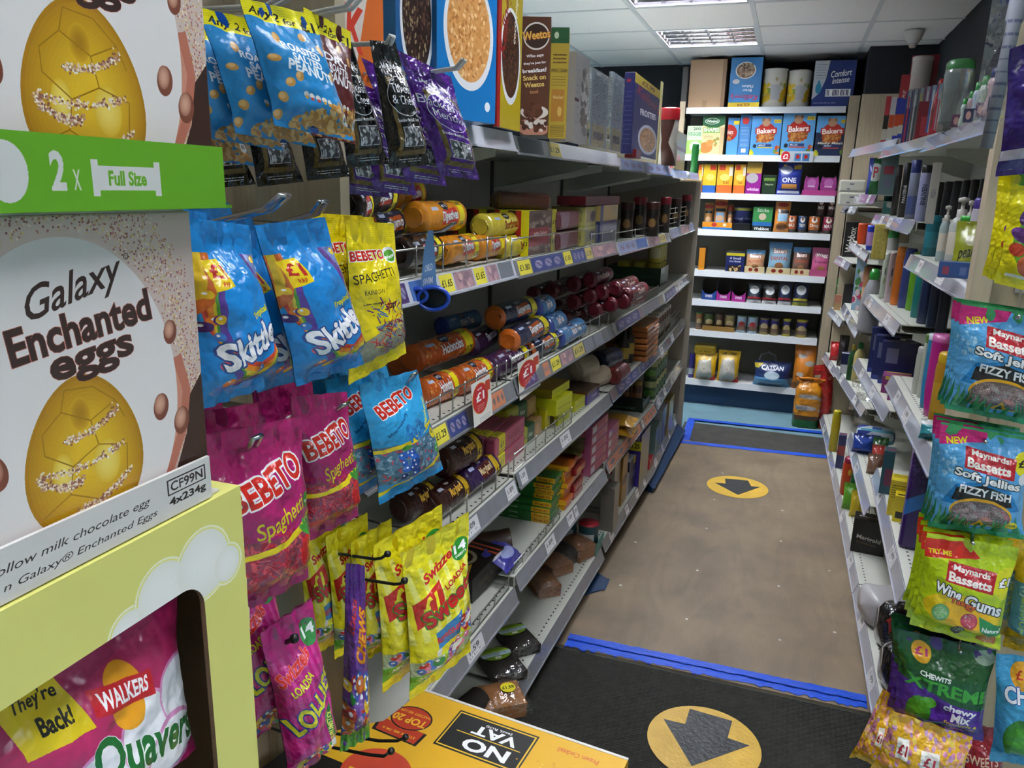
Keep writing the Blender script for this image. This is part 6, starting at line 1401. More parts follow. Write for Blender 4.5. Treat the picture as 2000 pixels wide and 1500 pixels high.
MKr = artmat('blue_cereal_front', bowl('#1577bd', '#d89a5a', ['#dca66a', '#c98c4c', '#eec48c', '#b8783c'], [('ell', .85, .9, .035, .03, '#e8eef4'), T('Rice cereal', .5, .04, .06, '#eef4fa', w=.7)]), .35, coat=.3)
MBf = artmat('dark_blue_cereal_side', bowl('#1c5c94', '#2e1c18', ['#3a241c', '#5a3a2a', '#201410', '#8a7a5a']), .4)
MCc = artmat('yellow_cereal_side', bowl('#b5a01c', '#3a2014', ['#4a2a1c', '#2c1810', '#6a4028'], [('rect', 0, 0, .12, 1, '#a01c1c'), T("Kellogg's", .3, .22, .2, '#8d1a1a', w=.8, rot=70, shear=.2), T('coco pops', .72, .2, .07, '#f0ead8', w=.5, rot=80)]), .4)
def art_weet():
    a = Art(.24, 900, '#5a3422'); a.ell(.5, .16, .11, .115, '#d8d0c8'); a.ell(.5, .16, .10, .10, '#3a241a')
    a.text('Weetos', .5, .15, .07, '#e0b84a', w=.95, rot=8, ol='#a8462a', olw=.06)
    for i, (t, c, h) in enumerate((('Who says', '#eee', .032), ("they're just for", '#eee', .026), ('breakfast?', '#eee', .034), ('Snack on', '#e0c06a', .042), ('Weetos', '#e0c06a', .042), ('too!', '#c88a5a', .03))): a.text(t, .47, .325 + .06 * i, h, c, w=(.6, .8, .85, .8, .7, .3)[i], rot=6, bold=.03)
    a.ell(.5, .80, .12, .06, '#d8cfc6'); a.dots(14, (.2, .72, .8, .84), ['#5a3220', '#6a3c28', '#4a2818'], .035, .04, .8, False); a.ell(.5, .93, .14, .08, '#b9806c'); a.dots(40, (.05, .86, .95, .96), ['#5a3220', '#4a2818', '#d8cfc6'], .016, .022, 1, False); return a
def art_wheat():
    a = Art(.24, 600, '#b59a34'); a.rect(0, 0, 1, .14, '#2c5a34'); a.ell(.3, .07, .03, .03, '#c9d0b0'); a.lines(3, (.15, .22, .9, .32), '#5a3a14', .012); a.text('WHOLE GRAIN', .5, .38, .035, '#3a2a10', w=.9); a.lines(4, (.1, .42, .9, .52), '#6a5424', .006); a.rect(.12, .55, .85, .84, '#b07a2c'); a.text('Whole Grain?', .5, .62, .03, '#e0c890', w=.6); a.ell(.6, .75, .03, .045, '#d8b060'); a.lines(10, (.1, .87, .9, .98), '#6a5424', .005); return a
def art_frost():
    a = Art(.62, 560, '#1c1f5c'); a.rect(0, 0, 1, .12, '#b9a436'); a.text('£2.99', .5, .06, .06, '#5a1c1c', w=.5, bold=.02); a.text("Kellogg's", .55, .24, .16, '#8d2040', w=.95, rot=-12, shear=.3); a.text('FROSTIES', .55, .42, .08, '#e8e6ec', w=.62, rot=4, bold=.04); a.ell(.6, .76, .24, .2, '#c9cdd8'); a.ell(.6, .76, .2, .16, '#b5854a'); a.dots(200, (.3, .6, .9, .92), ['#c99a5a', '#a8763c', '#dcb67c'], .014, .02, .7, False, lambda x, y: ((x - .6) / .3) ** 2 + ((y - .76) / .15) ** 2 < 1); return a
MBs = S('navy_box_side', '#191b4a', [('lines', 12, (.15, .2, .85, .9), '#5a5c80', .006), ('rect', .2, .08, .6, .12, '#7a1a2c')], .3)
def oart():
    a = Art(.8, 500, '#e0d6cc'); a.poly([(1, .2), (1, 1), (.4, 1), (.7, .5)], '#e0702a'); a.text('TO', .3, .42, .15, '#d8402a', w=.35, bold=.03); a.text('CK', .35, .62, .22, '#d8402a', w=.6, rot=-8, bold=.03); a.ell(.4, .92, .2, .08, '#d8c09a'); return a
def cbox3(p0, p1, yb, yt, Xn, rot, d, m, ms, lab):
    P0 = at_x(p0, 240, Xn); q = math.radians(rot); fd = Vector((math.sin(q), math.cos(q), 0)); n_ = Vector((math.cos(q), -math.sin(q), 0)); Q = at_plane(p1, 240, P0, n_)
    z = lz(0, P0.y) + .0003; P0.z = Q.z = z; return tag(box3('cereal_box', P0, Q, d, .33, [m, ms, ms], bevel=.001), lab, 'cereal')
cbox3(640, 752, 90, 0, -.75, 18, .06, artmat('orange_cereal_front', oart), pk('#c8642a'), 'white and orange cereal box behind the black sweets bags')
cbox3(775, 851, 200, 0, -.725, 12, .07, MBf, pk('#2a7ab8'), 'dark blue cereal box with a brown cereal bowl')
cbox3(853, 967, 230, 0, -.690, 14, .08, MKr, pk('#1a6aa8'), 'bright blue cereal box with a big bowl of puffed rice')
corner_box(962, 969, 1014, -30, -.66, pk('#a01c1c'), MCc, 'yellow and red cereal box with chocolate puffs', h=.31)
corner_box(1014, 1068, 1070, 26, -.60, artmat('brown_cereal_side', art_weet), pk('#4a2a1c'), 'brown chocolate hoops cereal box with white lettering', w=.16, rot=-16.5, name='cereal_box')
corner_box(1069, 1103, 1105, 46, -.59, artmat('wheat_side', art_wheat), pk('#a88a2c'), 'yellow wheat cereal box with a dark green top band', w=.16, rot=-15)
def art_grey():
    a = Art(.4, 300, '#8f8c8a'); a.dots(40, (.5, .1, 1, .9), ['#5a5450', '#6a6460', '#b0aca8'], .02, .05, 1.6, False); a.rect(0, .5, .3, .54, '#4a2a2a'); a.lines(8, (.05, .15, .4, .8), '#5a5654', .006); return a
corner_box(1103, 1118, 1144, 94, -.60, pk('#9a9794'), artmat('grey_cereal_front', art_grey), 'grey white cereal box before the shrink-wrapped packs')
MCl = film('shrink_wrap', .30); MSg = S('wrapped_cartons', '#7f8a92', [('rect', .1, .7, .9, 1, '#9a8f5a'), ('lines', 14, (.1, .05, .9, .6), '#5a6a74', .01), ('rect', .2, .8, .8, .9, '#3a3a34')], .8, 200)
for i, (a, c, d, t, X_) in enumerate(((1144, 1150, 1182, 126, -.60), (1182, 1190, 1212, 134, -.595))):
    o = corner_box(a, c, d, t, X_, MSg, MSg, ('nearer', 'farther')[i] + ' shrink-wrapped grey pack of cartons on the top shelf', name='wrapped_pack', cat='box')
    b = MB(); bb = [Vector(v) for v in o.bound_box]; lo = Vector((min(v.x for v in bb), min(v.y for v in bb), 0)); hi = Vector((max(v.x for v in bb), max(v.y for v in bb), max(v.z for v in bb)))
    b.grid(lambda u, v: (hi.x + .004 + .004 * noise.noise(Vector((u * 6, v * 9, i))), lo.y + (hi.y - lo.y) * u, hi.z * v), 8, 14); b.grid(lambda u, v: (lo.x + (hi.x - lo.x) * u, lo.y - .004 - .004 * noise.noise(Vector((u * 6, v * 9, i + 4))), hi.z * v), 6, 14); b.build('shrink_film', MCl, o, True)
corner_box(1212, 1232, 1281, 133, -.575, MBs, artmat('navy_cereal_front', art_frost), 'navy cereal box with a yellow £2.99 band on top')
corner_box(1281, 1283, 1287, 150, -.60, pk('#c9c08a'), pk('#c9c08a'), 'thin cream box edge behind the navy cereal box', name='carton', cat='box', w=.05)
def tjar(x, yb, w_, h, m, cm, kind, lab, X_=-.585, nm='coffee_jar', cat='jar'): P = at_x(x, yb, X_); P.z = lz(0, P.y) + .0003; return tag(vessel(nm, kind, P, w_ * .5 * scale_at(P), h, m, cm, capname='lid'), lab, cat)
tjar(1301, 338, 36, .26, S('white_brown_jar', '#c9c4bc', [('poly', [(.3, 0), (.6, 0), (.5, .5), (.7, 1), (.4, 1)], '#4a2418'), ('rect', .62, .5, .9, .8, '#b9b0a4')], 2), pk('#c01c28'), 'coffee', 'white and brown drink jar with a bright red lid, top shelf end')
corner_box(1316, 1320, 1338, 252, -.575, pk('#b9b88a'), S('tea_box', '#b5b27a', [('rect', 0, .4, 1, .5, '#8a5a3a'), ('ell', .3, .7, .1, .1, '#c8402a')], .6), 'pale green box pile beside the red-lidded jar', name='tea_box', cat='box')
P = at_x(1325, 335, -.585); o = roll('sweet_net', Vector((P.x - .03, P.y - .05, lz(0, P.y) + .035)), Vector((P.x - .03, P.y + .08, lz(0, P.y) + .035)), .034, S('net_print', '#a01c2c', [('dots', 30, (0, 0, 1, 1), ['#c8304a', '#2a2450', '#d8c8d0'], .05, .09, 1, False)]), foil('#a01c2c'), parts=False); tag(o, 'red and navy wrapped pack at the end of the top shelf', 'packet')
tjar(1355, 335, 14, .17, pk('#1f7a34'), pk('#1f7a34'), 'shampoo', 'dark green bottle at the far corner of the top shelf', -.585, 'bottle', 'bottle')
b = MB(); P = at_x(1240, 315, -.575); c = Vector((P.x, P.y, lz(0, P.y))); b.box(-.03, -.05, 0, .012, .05, .03); tag(b.build('card_tray', pk('#7a1418'), loc=c), 'low dark red card tray at the foot of the navy cereal box', 'tray')
# ------------------------------------------------------------------ goods on the back unit
def by(x, y, Y=5.87): return at_y(x, y, Y)
def bk(row, x0, x1, yt, m, lab, cat='box', name='carton', d=.12, yb=None, Y=5.875, side=None, bevel=.001, dz=0, kind=None, cap=None, seals=False, th=.03, backm=None, hgt=None, parts=True, capname='lid'):
    z = BZ[row] + dz; ymid = yb or BROW[row][0][1]; P, Q = at_y(x0, ymid, Y), at_y(x1, ymid, Y); zt = hgt + z if hgt else at_y((x0 + x1) / 2, yt, Y).z
    if kind == 'bag':
        c4 = [(P.x, Y + .02, zt), (Q.x, Y + .02, zt), (Q.x, Y, z), (P.x, Y, z)]; o = pouch(name, c4, th, m, backm or m, int(x0), nu=10, nv=12, seals=seals, seal=.09)
    elif kind: o = vessel(name, kind, ((P.x + Q.x) / 2, Y + (Q.x - P.x) / 2, z + .0003), (Q.x - P.x) / 2, zt - z, m, cap, n=12, capname=capname, parts=parts)
    else: o = box3(name, (P.x, Y, z + .0003), (Q.x, Y, z + .0003), d, zt - z, [m, side or m, side or m], bevel=bevel)
    return tag(o, lab, cat)
bk(0, 1343, 1413, 116, S('brown_carton_front', '#b3936f', [('rect', .4, .85, .52, 1, '#a08260'), ('rect', .90, 0, 1, 1, '#8f7050')], .8), 'plain brown cardboard box on the top of the back shelves', side=M_cardb, d=.25)
def art_bran():
    a = Art(.62, 400, '#2b7fc0'); a.ell(.48, .26, .2, .17, '#e4e4e0'); a.ell(.48, .26, .175, .15, '#7a6048'); a.dots(80, (.3, .14, .7, .38), ['#8a7058', '#a89478', '#5a4434', '#c8b08a'], .02, .03, 1, False); a.ell(.2, .48, .07, .05, '#e4eaf0')
    a.text('Bran', .58, .66, .06, '#e8eef4', w=.28, rot=180); a.text('Flakes', .58, .58, .06, '#e8eef4', w=.36, rot=180); a.text("Kellogg's", .5, .79, .13, '#c0386a', w=.9, rot=176, shear=.3); a.rect(0, .9, 1, 1, '#e0c42a'); a.text('£2.99', .5, .95, .05, '#8a4a1c', w=.4, rot=180); return a
bk(0, 1421, 1482, 112, artmat('bran_box_front', art_bran), 'blue cereal box standing upside down on the top back shelf', side=pk('#2470ac'), d=.16, name='cereal_box', cat='cereal')
MKi = S('kitchen_roll_print', '#d2d0c8', [('dots', 26, (0, .35, 1, .85), ['#d8b82a', '#c9a41c', '#8a9a3a'], .05, .1, 1.2, False), ('rect', .45, .4, .58, .8, '#b9bcc4'), ('dots', 12, (0, .15, 1, .4), ['#8f7fb0', '#a8b07a', '#c89a7a'], .03, .05, 1, False), ('dots', 26, (0, .35, .42, .85), ['#d8b82a', '#c9a41c'], .05, .09, 1.2, False)], 2, 200)
for x0, x1, t, l in ((1484, 1532, 133, 'kitchen roll pack with yellow pears, nearer the upside-down blue box'), (1534, 1579, 136, 'kitchen roll pack with yellow pears, beside the navy softener carton')):
    o = bk(0, x0, x1, t, MKi, l, 'kitchen roll', 'kitchen_roll', kind='canister', cap=pk('#cfcdc8'), capname='roll_end')
def art_comf():
    a = Art(.95, 360, '#26387c'); a.poly([(0, 0), (.36, 0), (.3, .4), (.18, .7), (0, .85)], '#c4c9d4'); a.lines(6, (.05, .05, .3, .4), '#3a4a80', .01); a.ell(.14, .60, .07, .12, '#2a8ab0'); a.ell(.14, .47, .03, .04, '#2a8ab0'); a.text('Comfort', .66, .28, .14, '#eef0f4', w=.5, rot=6, shear=.2); a.text('intense', .66, .43, .12, '#eef0f4', w=.42, rot=6, shear=.3); a.bars((.32, .62, .93, .78), '#2a3058', 18); a.lines(1, (.05, .9, .6, .93), '#b0b8d0', .012); return a
o = bk(0, 1583, 1663, 118, artmat('softener_carton_front', art_comf), 'navy softener carton with white lettering and open flaps', side=pk('#1e2c66'), d=.24, name='softener_carton')
h_ = max(v[2] for v in o.bound_box); w_ = max(v[0] for v in o.bound_box); b = MB(); b.quad((-w_, .02, h_), (-w_ * .2, .10, h_ + .055), (-w_ * .2, .18, h_ + .055), (-w_, .12, h_)); b.quad((w_, .02, h_), (w_ * .1, .10, h_ + .06), (w_ * .1, .18, h_ + .06), (w_, .12, h_)); b.build('open_flap', M_cardb, o)
def art_dog(t2='ADULT', bg='#4f93cf', low=None, bar='#c0a82a', nm='Bakers'):
    def f():
        a = Art(.82, 320, bg)
        if low: a.rect(0, .42, 1, 1, low)
        a.ell(.5, .42, .26, .24, '#a8261e'); a.ell(.5, .52, .24, .16, '#a8642c'); a.dots(90, (.2, .44, .8, .66), ['#b8783a', '#8a4a1c', '#c89048', '#a03c1c'], .02, .03, 1, False); a.rect(.14, .30, .86, .46, '#b3261e'); a.text(nm, .5, .38, .13, '#f4f0ea', w=.62, rot=3, bold=.03)
        a.ell(.48, .17, .11, .10, '#b08a6a'); a.ell(.38, .1, .03, .05, '#8a6444', 20); a.ell(.58, .1, .03, .05, '#8a6444', -20); a.rect(.74, .10, .97, .18, '#e0c42a'); a.text('£2.65', .85, .14, .04, '#5a3a14', w=.18)
        a.ell(.16, .77, .05, .05, '#1c2430'); a.rect(.25, .72, .72, .78, '#1c3468'); a.text(t2, .4, .75, .04, '#fff', w=.24); a.rect(.25, .79, .76, .82, bar); a.dots(8, (.85, .75, 1, .95), ['#c8762a', '#6a8a2a', '#b0402a'], .04, .06, .6, False); a.dots(5, (0, .85, .2, 1), ['#c9c22a', '#a8b02a'], .04, .07, 1, False)
        if low: a.text('Meaty Meals', .48, .69, .08, '#e8e4dc', w=.8, shear=.2)
        return a
    return f
MB_ = {k: artmat('dog_food_' + k, art_dog(*v)) for k, v in {'a': (), 's': ('SMALL DOG', '#5a9fd4', None, '#c8463a'), 'm': ('ADULT', '#5a9ad0', '#1c2c4c', '#b8403a')}.items()}
bk(1, 1339, 1368, 246, S('green_treat_front', '#9cc46a', [('rect', 0, 0, 1, .5, '#c2d6b8'), T('200', .65, .1, .1, '#5a6a4a', w=.5), T('VEGGIE', .5, .28, .12, '#5fa06a', w=.9), ('ell', .6, .72, .2, .18, '#e4e4de')], .55), 'pale green treat box marked 200 at the left of the pet boxes', d=.1)
def art_shape():
    a = Art(.62, 360, '#d2bf8e'); a.poly([(0, 0), (1, 0), (1, .22), (.7, .30), (.3, .30), (0, .24)], '#1f5a34'); a.ell(.42, .14, .2, .08, '#e0e4dc'); a.ell(.42, .14, .18, .07, '#1f5a34'); a.text('Winalot', .42, .14, .07, '#f0f0e8', w=.5, bold=.03); a.rect(.05, .30, .8, .44, '#6fa03c'); a.text('SHAPES', .42, .36, .1, '#f4f4ec', w=.7, bold=.03); a.lines(2, (.1, .5, .5, .58), '#6a5a34', .01); a.ell(.2, .82, .2, .14, '#b5763a'); a.ell(.38, .7, .1, .09, '#c08444'); a.dots(8, (.55, .48, .8, .8), ['#b5883c', '#8a8a4a', '#c05a30'], .03, .045, 1, False); a.rect(.82, .3, 1, 1, '#b9a27a'); return a
bk(1, 1368, 1411, 226, artmat('shapes_box_front', art_shape), 'beige dog biscuit box with a green top band', d=.1, side=pk('#a89468'))
bk(1, 1417, 1439, 230, S('half_dog_food', '#4f93cf', [('ell', .1, .4, .3, .22, '#a8261e'), T('akers', .25, .38, .12, '#f0ece4', w=.5), ('rect', .5, .08, 1, .18, '#e0c42a'), ('dots', 20, (0, .46, .4, .62), ['#b8783a', '#8a4a1c'], .02, .03, 1, False)], .4), 'blue dog food box partly hidden behind the narrow one', d=.08, Y=5.89)
bk(1, 1440, 1462, 224, S('dog_food_spine', '#3a74ae', [('ell', .5, .15, .09, .09, '#b3261e'), ('lines', 14, (.15, .3, .85, .8), '#a8c4e0', .008), ('rect', .3, .84, .7, .94, '#d0d4d8')], .3), 'narrow blue dog food box turned to show its printed side', d=.2)
bk(1, 1463, 1521, 226, MB_['a'], 'blue dog food box with a yellow stripe, third from the right', d=.09); bk(1, 1523, 1586, 219, MB_['s'], 'taller blue small dog food box above the £2 card', d=.09); bk(1, 1589, 1652, 226, MB_['m'], 'navy and blue meaty dog food box at the right end', d=.09)
def art_two():
    a = Art(3.4, 110, '#b9c0c8'); a.ell(.14, .5, .48, .48, '#c0242a'); a.text('£2', .14, .5, .45, '#fff', w=.16, bold=.03); a.rect(.42, .2, .62, .9, '#3a7ab0'); a.rect(.66, .2, .88, .9, '#3a7ab0'); a.ell(.52, .5, .2, .2, '#b3261e'); a.ell(.77, .5, .2, .2, '#b3261e'); return a
P, Q = at_y(1526, 303, 5.835), at_y(1589, 303, 5.835); b = MB(); b.hexa([(0, 0, 0), (Q.x - P.x, 0, 0), (Q.x - P.x, .002, 0), (0, .002, 0), (0, 0, .072), (Q.x - P.x, 0, .072), (Q.x - P.x, .002, .072), (0, .002, .072)], (0, 1, 1, 1, 1, 1)); tag(b.build('price_card', [artmat('two_pound_card', art_two), M_white], loc=(P.x, 5.833, BZ[1] - .045)), 'red £2 price card clipped under the tall dog food box', 'card')
MCa = S('cat_food_front', '#dba42a', [('rect', 0, .72, 1, 1, '#c8642a'), ('rect', .1, .02, .5, .2, '#c8402a'), ('ell', .5, .45, .16, .12, '#e8c86a'), T('Cat', .6, .62, .1, '#8a4a1c', w=.4), ('rect', .75, .1, 1, .4, '#d8d0b8')], .5); MCo2 = S('cat_food_blue', '#dfb32a', [('rect', 0, .74, 1, 1, '#2a5aa0'), ('rect', .5, .02, .95, .2, '#c8402a'), ('ell', .55, .45, .16, .12, '#e8c86a')], .5)
for x0, x1, m, l in ((1361, 1370, MCa, 'leftmost, mostly hidden'), (1371, 1396, MCo2, 'with a blue foot'), (1398, 1428, MCa, 'third from the left'), (1431, 1453, MCa, 'beside the purple box')): bk(2, x0, x1, 321, m, 'yellow and orange cat food box ' + l, d=.1)
bk(2, 1455, 1484, 317, S('purple_cat_food', '#8a1c84', [('rect', 0, 0, 1, .35, '#b9963a'), ('ell', .4, .5, .2, .16, '#a8a4a8'), T('whiskas', .5, .85, .1, '#f0e4f0', w=.8)], .5), 'purple cat food box with a grey cat head', d=.13)
bk(2, 1487, 1514, 342, S('green_dark_pouch', '#16301c', [('rect', .1, .15, .9, .3, '#6a8a3a'), T('Style', .5, .5, .12, '#c0c8a0', w=.6)], .7), 'dark green sheet of treats standing by the purple box', 'packet', 'treat_packet', d=.06)
bk(2, 1515, 1563, 318, S('blue_foil_pouch', '#1c2c84', [('ell', .35, .22, .2, .14, '#8a90a8'), T('ONE', .5, .55, .16, '#e4e8f0', w=.6), ('rect', .2, .68, .85, .82, '#b8803a'), ('rect', .05, .88, .95, .96, '#d4d8e4'), ('rect', .65, .05, .95, .2, '#c8a83a')], .8, 240), 'shiny blue foil cat food pouch', 'packet', 'cat_food_pouch', kind='bag')
o = bk(2, 1566, 1636, 366, S('pink_tray_front', '#a83c80', [], 3), 'pink card tray holding two cat treat tubs', 'tray', 'treat_tray', d=.1, hgt=.035)
MPt = S('pink_tub_print', '#9a3a86', [('ell', .5, .5, .35, .3, '#b86ab0'), T('treats', .5, .75, .14, '#f0e0f0', w=.5)], 1.2)
for x0, x1, l in ((1569, 1597, 'left'), (1601, 1632, 'right')):
    P, Q = at_y(x0, 377, 5.86), at_y(x1, 377, 5.86); zc = BZ[2] + .037; w_ = Q.x - P.x; b = MB(); pts = [(0, .01), (.06, .0), (.94, .0), (1, .01), (1.02, .04), (.97, .075), (.9, .095), (.82, .08), (.5, .085), (.18, .08), (.1, .095), (.03, .075), (-.02, .04)]
    f_ = [(x * w_ - w_ / 2, 0, z) for x, z in pts]; b.poly(f_); b.uv[-1] = [(x, z / .095) for x, z in pts]; bq = [(x, .045, z) for x, _, z in f_]; b.poly(bq[::-1], 1)
    for i in range(len(f_)): j = (i + 1) % len(f_); b.quad(f_[j], f_[i], bq[i], bq[j], 1)
    tag(b.build('treat_tub', [MPt, pk('#8a2c78')], loc=((P.x + Q.x) / 2, 5.8845, zc)), l + ' cat-head shaped purple treat tub', 'tub', 'cat-head treat tubs')
bk(3, 1371, 1429, 434, S('orange_tray_front', '#d88a1c', [('rect', 0, .7, 1, 1, '#2a6aa8'), ('ell', .4, .35, .3, .28, '#a8302a'), ('ell', .75, .35, .2, .2, '#d8d0b8')], 3.4), 'orange and blue tray of dog treats at the left end', 'tray', 'treat_tray', d=.12, yb=447)
for x0, x1, t, c, l in ((1373, 1390, 396, '#a8763a', 'brown'), (1392, 1417, 389, '#c8803a', 'orange and blue'), (1418, 1430, 399, '#8a5a34', 'dim brown')): bk(3, x0, x1, t, S('treat_' + l[:5], c, [('ell', .5, .15, .3, .08, '#a8302a'), ('rect', .1, .32, .9, .42, '#16202c'), ('rect', .15, .45, .85, .9, '#8ab0d0' if l[0] == 'o' else c), ('ell', .5, .65, .16, .1, '#c8a07a')], .5), l + ' dog treat pouch standing in the orange tray', 'packet', 'treat_pouch', kind='bag', dz=.004, Y=5.92)
bk(3, 1430, 1465, 430, S('black_tray', '#15161a', []), 'black tray under the navy treat bucket', 'tray', 'treat_tray', d=.12, yb=450, hgt=.05)
bk(3, 1429, 1466, 405, S('navy_bucket', '#1c2660', [('rect', 0, 0, 1, .18, '#9a9a3a'), T('Dental Sticks', .5, .7, .14, '#a8b0d0', w=.7)], 1.6), 'navy dog treat tub with a yellow rim on a black tray', 'tub', 'treat_tub', kind='canister', cap=pk('#2a3a7a'), dz=.0515, Y=5.88)
bk(3, 1468, 1506, 404, S('green_blue_box', '#3a8a4a', [('rect', 0, .62, 1, .78, '#2a6ab0'), ('rect', 0, .78, 1, 1, '#141414'), T('Webbox', .5, .89, .13, '#f0f0ec', w=.8, bold=.02), ('ell', .5, .4, .16, .14, '#c8b8a0'), T('Sticks', .5, .14, .14, '#e8f0e0', w=.6)], .85, 200), 'green and blue pet box with white lettering on black', d=.12)
bk(3, 1510, 1540, 394, S('orange_bag_blue', '#c07a34', [('ell', .5, .1, .2, .07, '#a8302a'), ('rect', .2, .28, .95, .38, '#141c28'), ('rect', .2, .4, .9, .65, '#8ab0cc'), ('ell', .5, .82, .2, .12, '#8a5a34')], .55), 'orange dental chew bag standing beside the cans', 'packet', 'treat_bag', kind='bag')
for x0, x1, t, bg, tx, dz, l in ((1533, 1554, 421, '#c8642a', 'MAX', 0, 'orange and black dog food can with a terrier'), (1556, 1574, 423, '#1f4478', 'TRIPE', 0, 'blue dog food can with a white cow'), (1577, 1600, 424, '#b8642a', 'Dog', 0, 'orange dog food can turned to its back'), (1605, 1628, 424, '#8a2844', 'MAX', 0, 'dark pink dog food can with a terrier'), (1590, 1606, 396, '#4a1c20', 'MAX', .125, 'dark can stacked at the back, left'), (1610, 1628, 397, '#4a1c28', 'MAX', .125, 'dark can stacked on the dark pink one')):
    bk(3, x0, x1, t, S('can_' + l.replace(' ', '_')[:14], bg, [('ell', .5, .22, .22, .16, '#d8d0c8'), ('ell', .5, .15, .1, .1, '#6a3a24'), T(tx, .5, .55, .2, '#f0f0ec', w=.26, bold=.03), ('rect', 0, .8, 1, 1, '#2a1a1c')], 2.6, 128), l, 'can', 'dog_food_can', kind='can', cap=mat('tin', '#8d8d86', .3, .8), dz=dz, hgt=.115, yb=456)
bk(4, 1363, 1375, 484, pk('#c8801c'), 'orange box with brown side at the far left of its shelf', d=.16, side=pk('#5a3a1c'))
bk(4, 1416, 1452, 492, S('bone_box', '#16225c', [('rect', 0, .05, 1, .2, '#c8b82a'), T('4 Small', .5, .32, .12, '#e0e4f0', w=.6), T('Dog Bones', .5, .48, .1, '#e0e4f0', w=.6), ('rect', .15, .68, .85, 1, '#2c241c'), ('dots', 8, (.2, .7, .8, .95), ['#c8a070', '#d8b888'], .06, .1, .4, False)], .9), 'small navy box of dog bones with a yellow band', yb=530, name='bone_box')
MTr = S('cream_card_tray', '#c9b990', [('ell', .3, .5, .3, .3, '#8a2a20'), ('ell', .6, .5, .3, .3, '#8a2a20')], 3)
for x0, x1, t, bg, t1, t2, l in ((1454, 1491, 488, '#b58a66', 'Bakers', 'ALLSORTS', 'beige allsorts dog treat pouch in a cream tray'), (1497, 1542, 473, '#7fa8c0', 'Bakers', 'DENTAL', 'tall blue and white dental dog treat pouch'), (1545, 1579, 483, '#6a5044', 'Bakers', 'REWARDS', 'brown rewards dog treat pouch'), (1582, 1621, 484, '#b0507c', 'Wagg', 'Training', 'pink dog treat pouch at the right end')):
    bk(4, x0, x1, t, S('treat_' + t2.lower(), bg, [('rect', 0, 0, 1, .2, '#4f8abc' if t1 == 'Bakers' else bg), T(t1, .5, .28, .16, '#f4eee8', w=.6, bold=.03, ol='#8a2420' if t1 == 'Bakers' else '#7a2a50', olw=.1), T(t2, .5, .52, .11, '#a8442a' if t1 == 'Bakers' else '#5a1c3c', w=.8), ('ell', .5, .75, .14, .1, '#9a6a44')], .7, 200), l, 'packet', 'treat_pouch', kind='bag', yb=535, dz=.003, Y=5.89)
    bk(4, x0 - 1, x1 + 1, t, MTr if t1 == 'Bakers' else pk('#a84a74'), 'low card tray under the ' + l[:l.index(' treat') if ' treat' in l else 12] + ' pouch', 'tray', 'card_tray', d=.004, yb=535, hgt=.045, Y=5.866)
for x0, x1, t, bg, l in ((1369, 1397, 566, '#24468a', 'blue and yellow scooped tray at the left'), (1398, 1425, 573, '#a02c8a', 'empty magenta cat treat tray, left one'), (1428, 1455, 573, '#a02c8a', 'empty magenta cat treat tray, right one')):
    P, Q = at_y(x0, 590, 5.865), at_y(x1, 590, 5.865); w_ = Q.x - P.x; o = empty('card_tray', ((P.x + Q.x) / 2, 5.93, BZ[5]), l, 'tray', None); m = S('tray_' + bg[1:], bg, [T('treats', .5, .6, .3, '#e8dcec', w=.5)], 2)
    b = MB(); pts = [(-w_ / 2, 0), (w_ / 2, 0), (w_ / 2, .075), (w_ * .3, .05), (0, .042), (-w_ * .3, .05), (-w_ / 2, .075)]; b.poly([(x, -.06, z) for x, z in pts]); b.uv[-1] = [(x / w_ + .5, z / .075) for x, z in pts]; b.build('tray_front', m, o)
    b = MB(); dk = pk('#201c22'); b.box(-w_ / 2, -.059, 0, w_ / 2, .08, .002); b.box(-w_ / 2, -.059, .002, -w_ / 2 + .002, .08, .14); b.box(w_ / 2 - .002, -.059, .002, w_ / 2, .08, .14); b.box(-w_ / 2, .079, .002, w_ / 2, .081, .14); b.build('tray_walls', dk, o)
for x0, x1, t, bg, l in ((1457, 1485, 553, '#1c2c3c', 'navy and white cat food pouch, leftmost of four'), (1487, 1515, 556, '#242428', 'black and white cat food pouch, second of four'), (1518, 1544, 551, '#1c2a4a', 'navy treat pouch with a dog, third of four'), (1547, 1577, 551, '#1c2440', 'navy treat pouch with yellow foot, last of four')):
    bk(5, x0, x1, t, S('catp_%d' % x0, bg, [('ell', .5, .35, .24, .2, '#c8ccd0'), ('ell', .5, .3, .14, .12, '#a8acb0'), ('rect', 0, .7, 1, .8, '#c8b83a' if x0 > 1540 else '#a82c30'), ('rect', 0, .85, 1, 1, '#d0d0d4' if x0 < 1540 else '#8a8a2a')], .7), l, 'packet', 'treat_pouch', kind='bag', yb=595)
bk(6, 1371, 1434, 634, pk('#8a6a34'), 'low tan tray holding four gravy jars', 'tray', 'jar_tray', d=.005, yb=645, hgt=.035, Y=5.862)
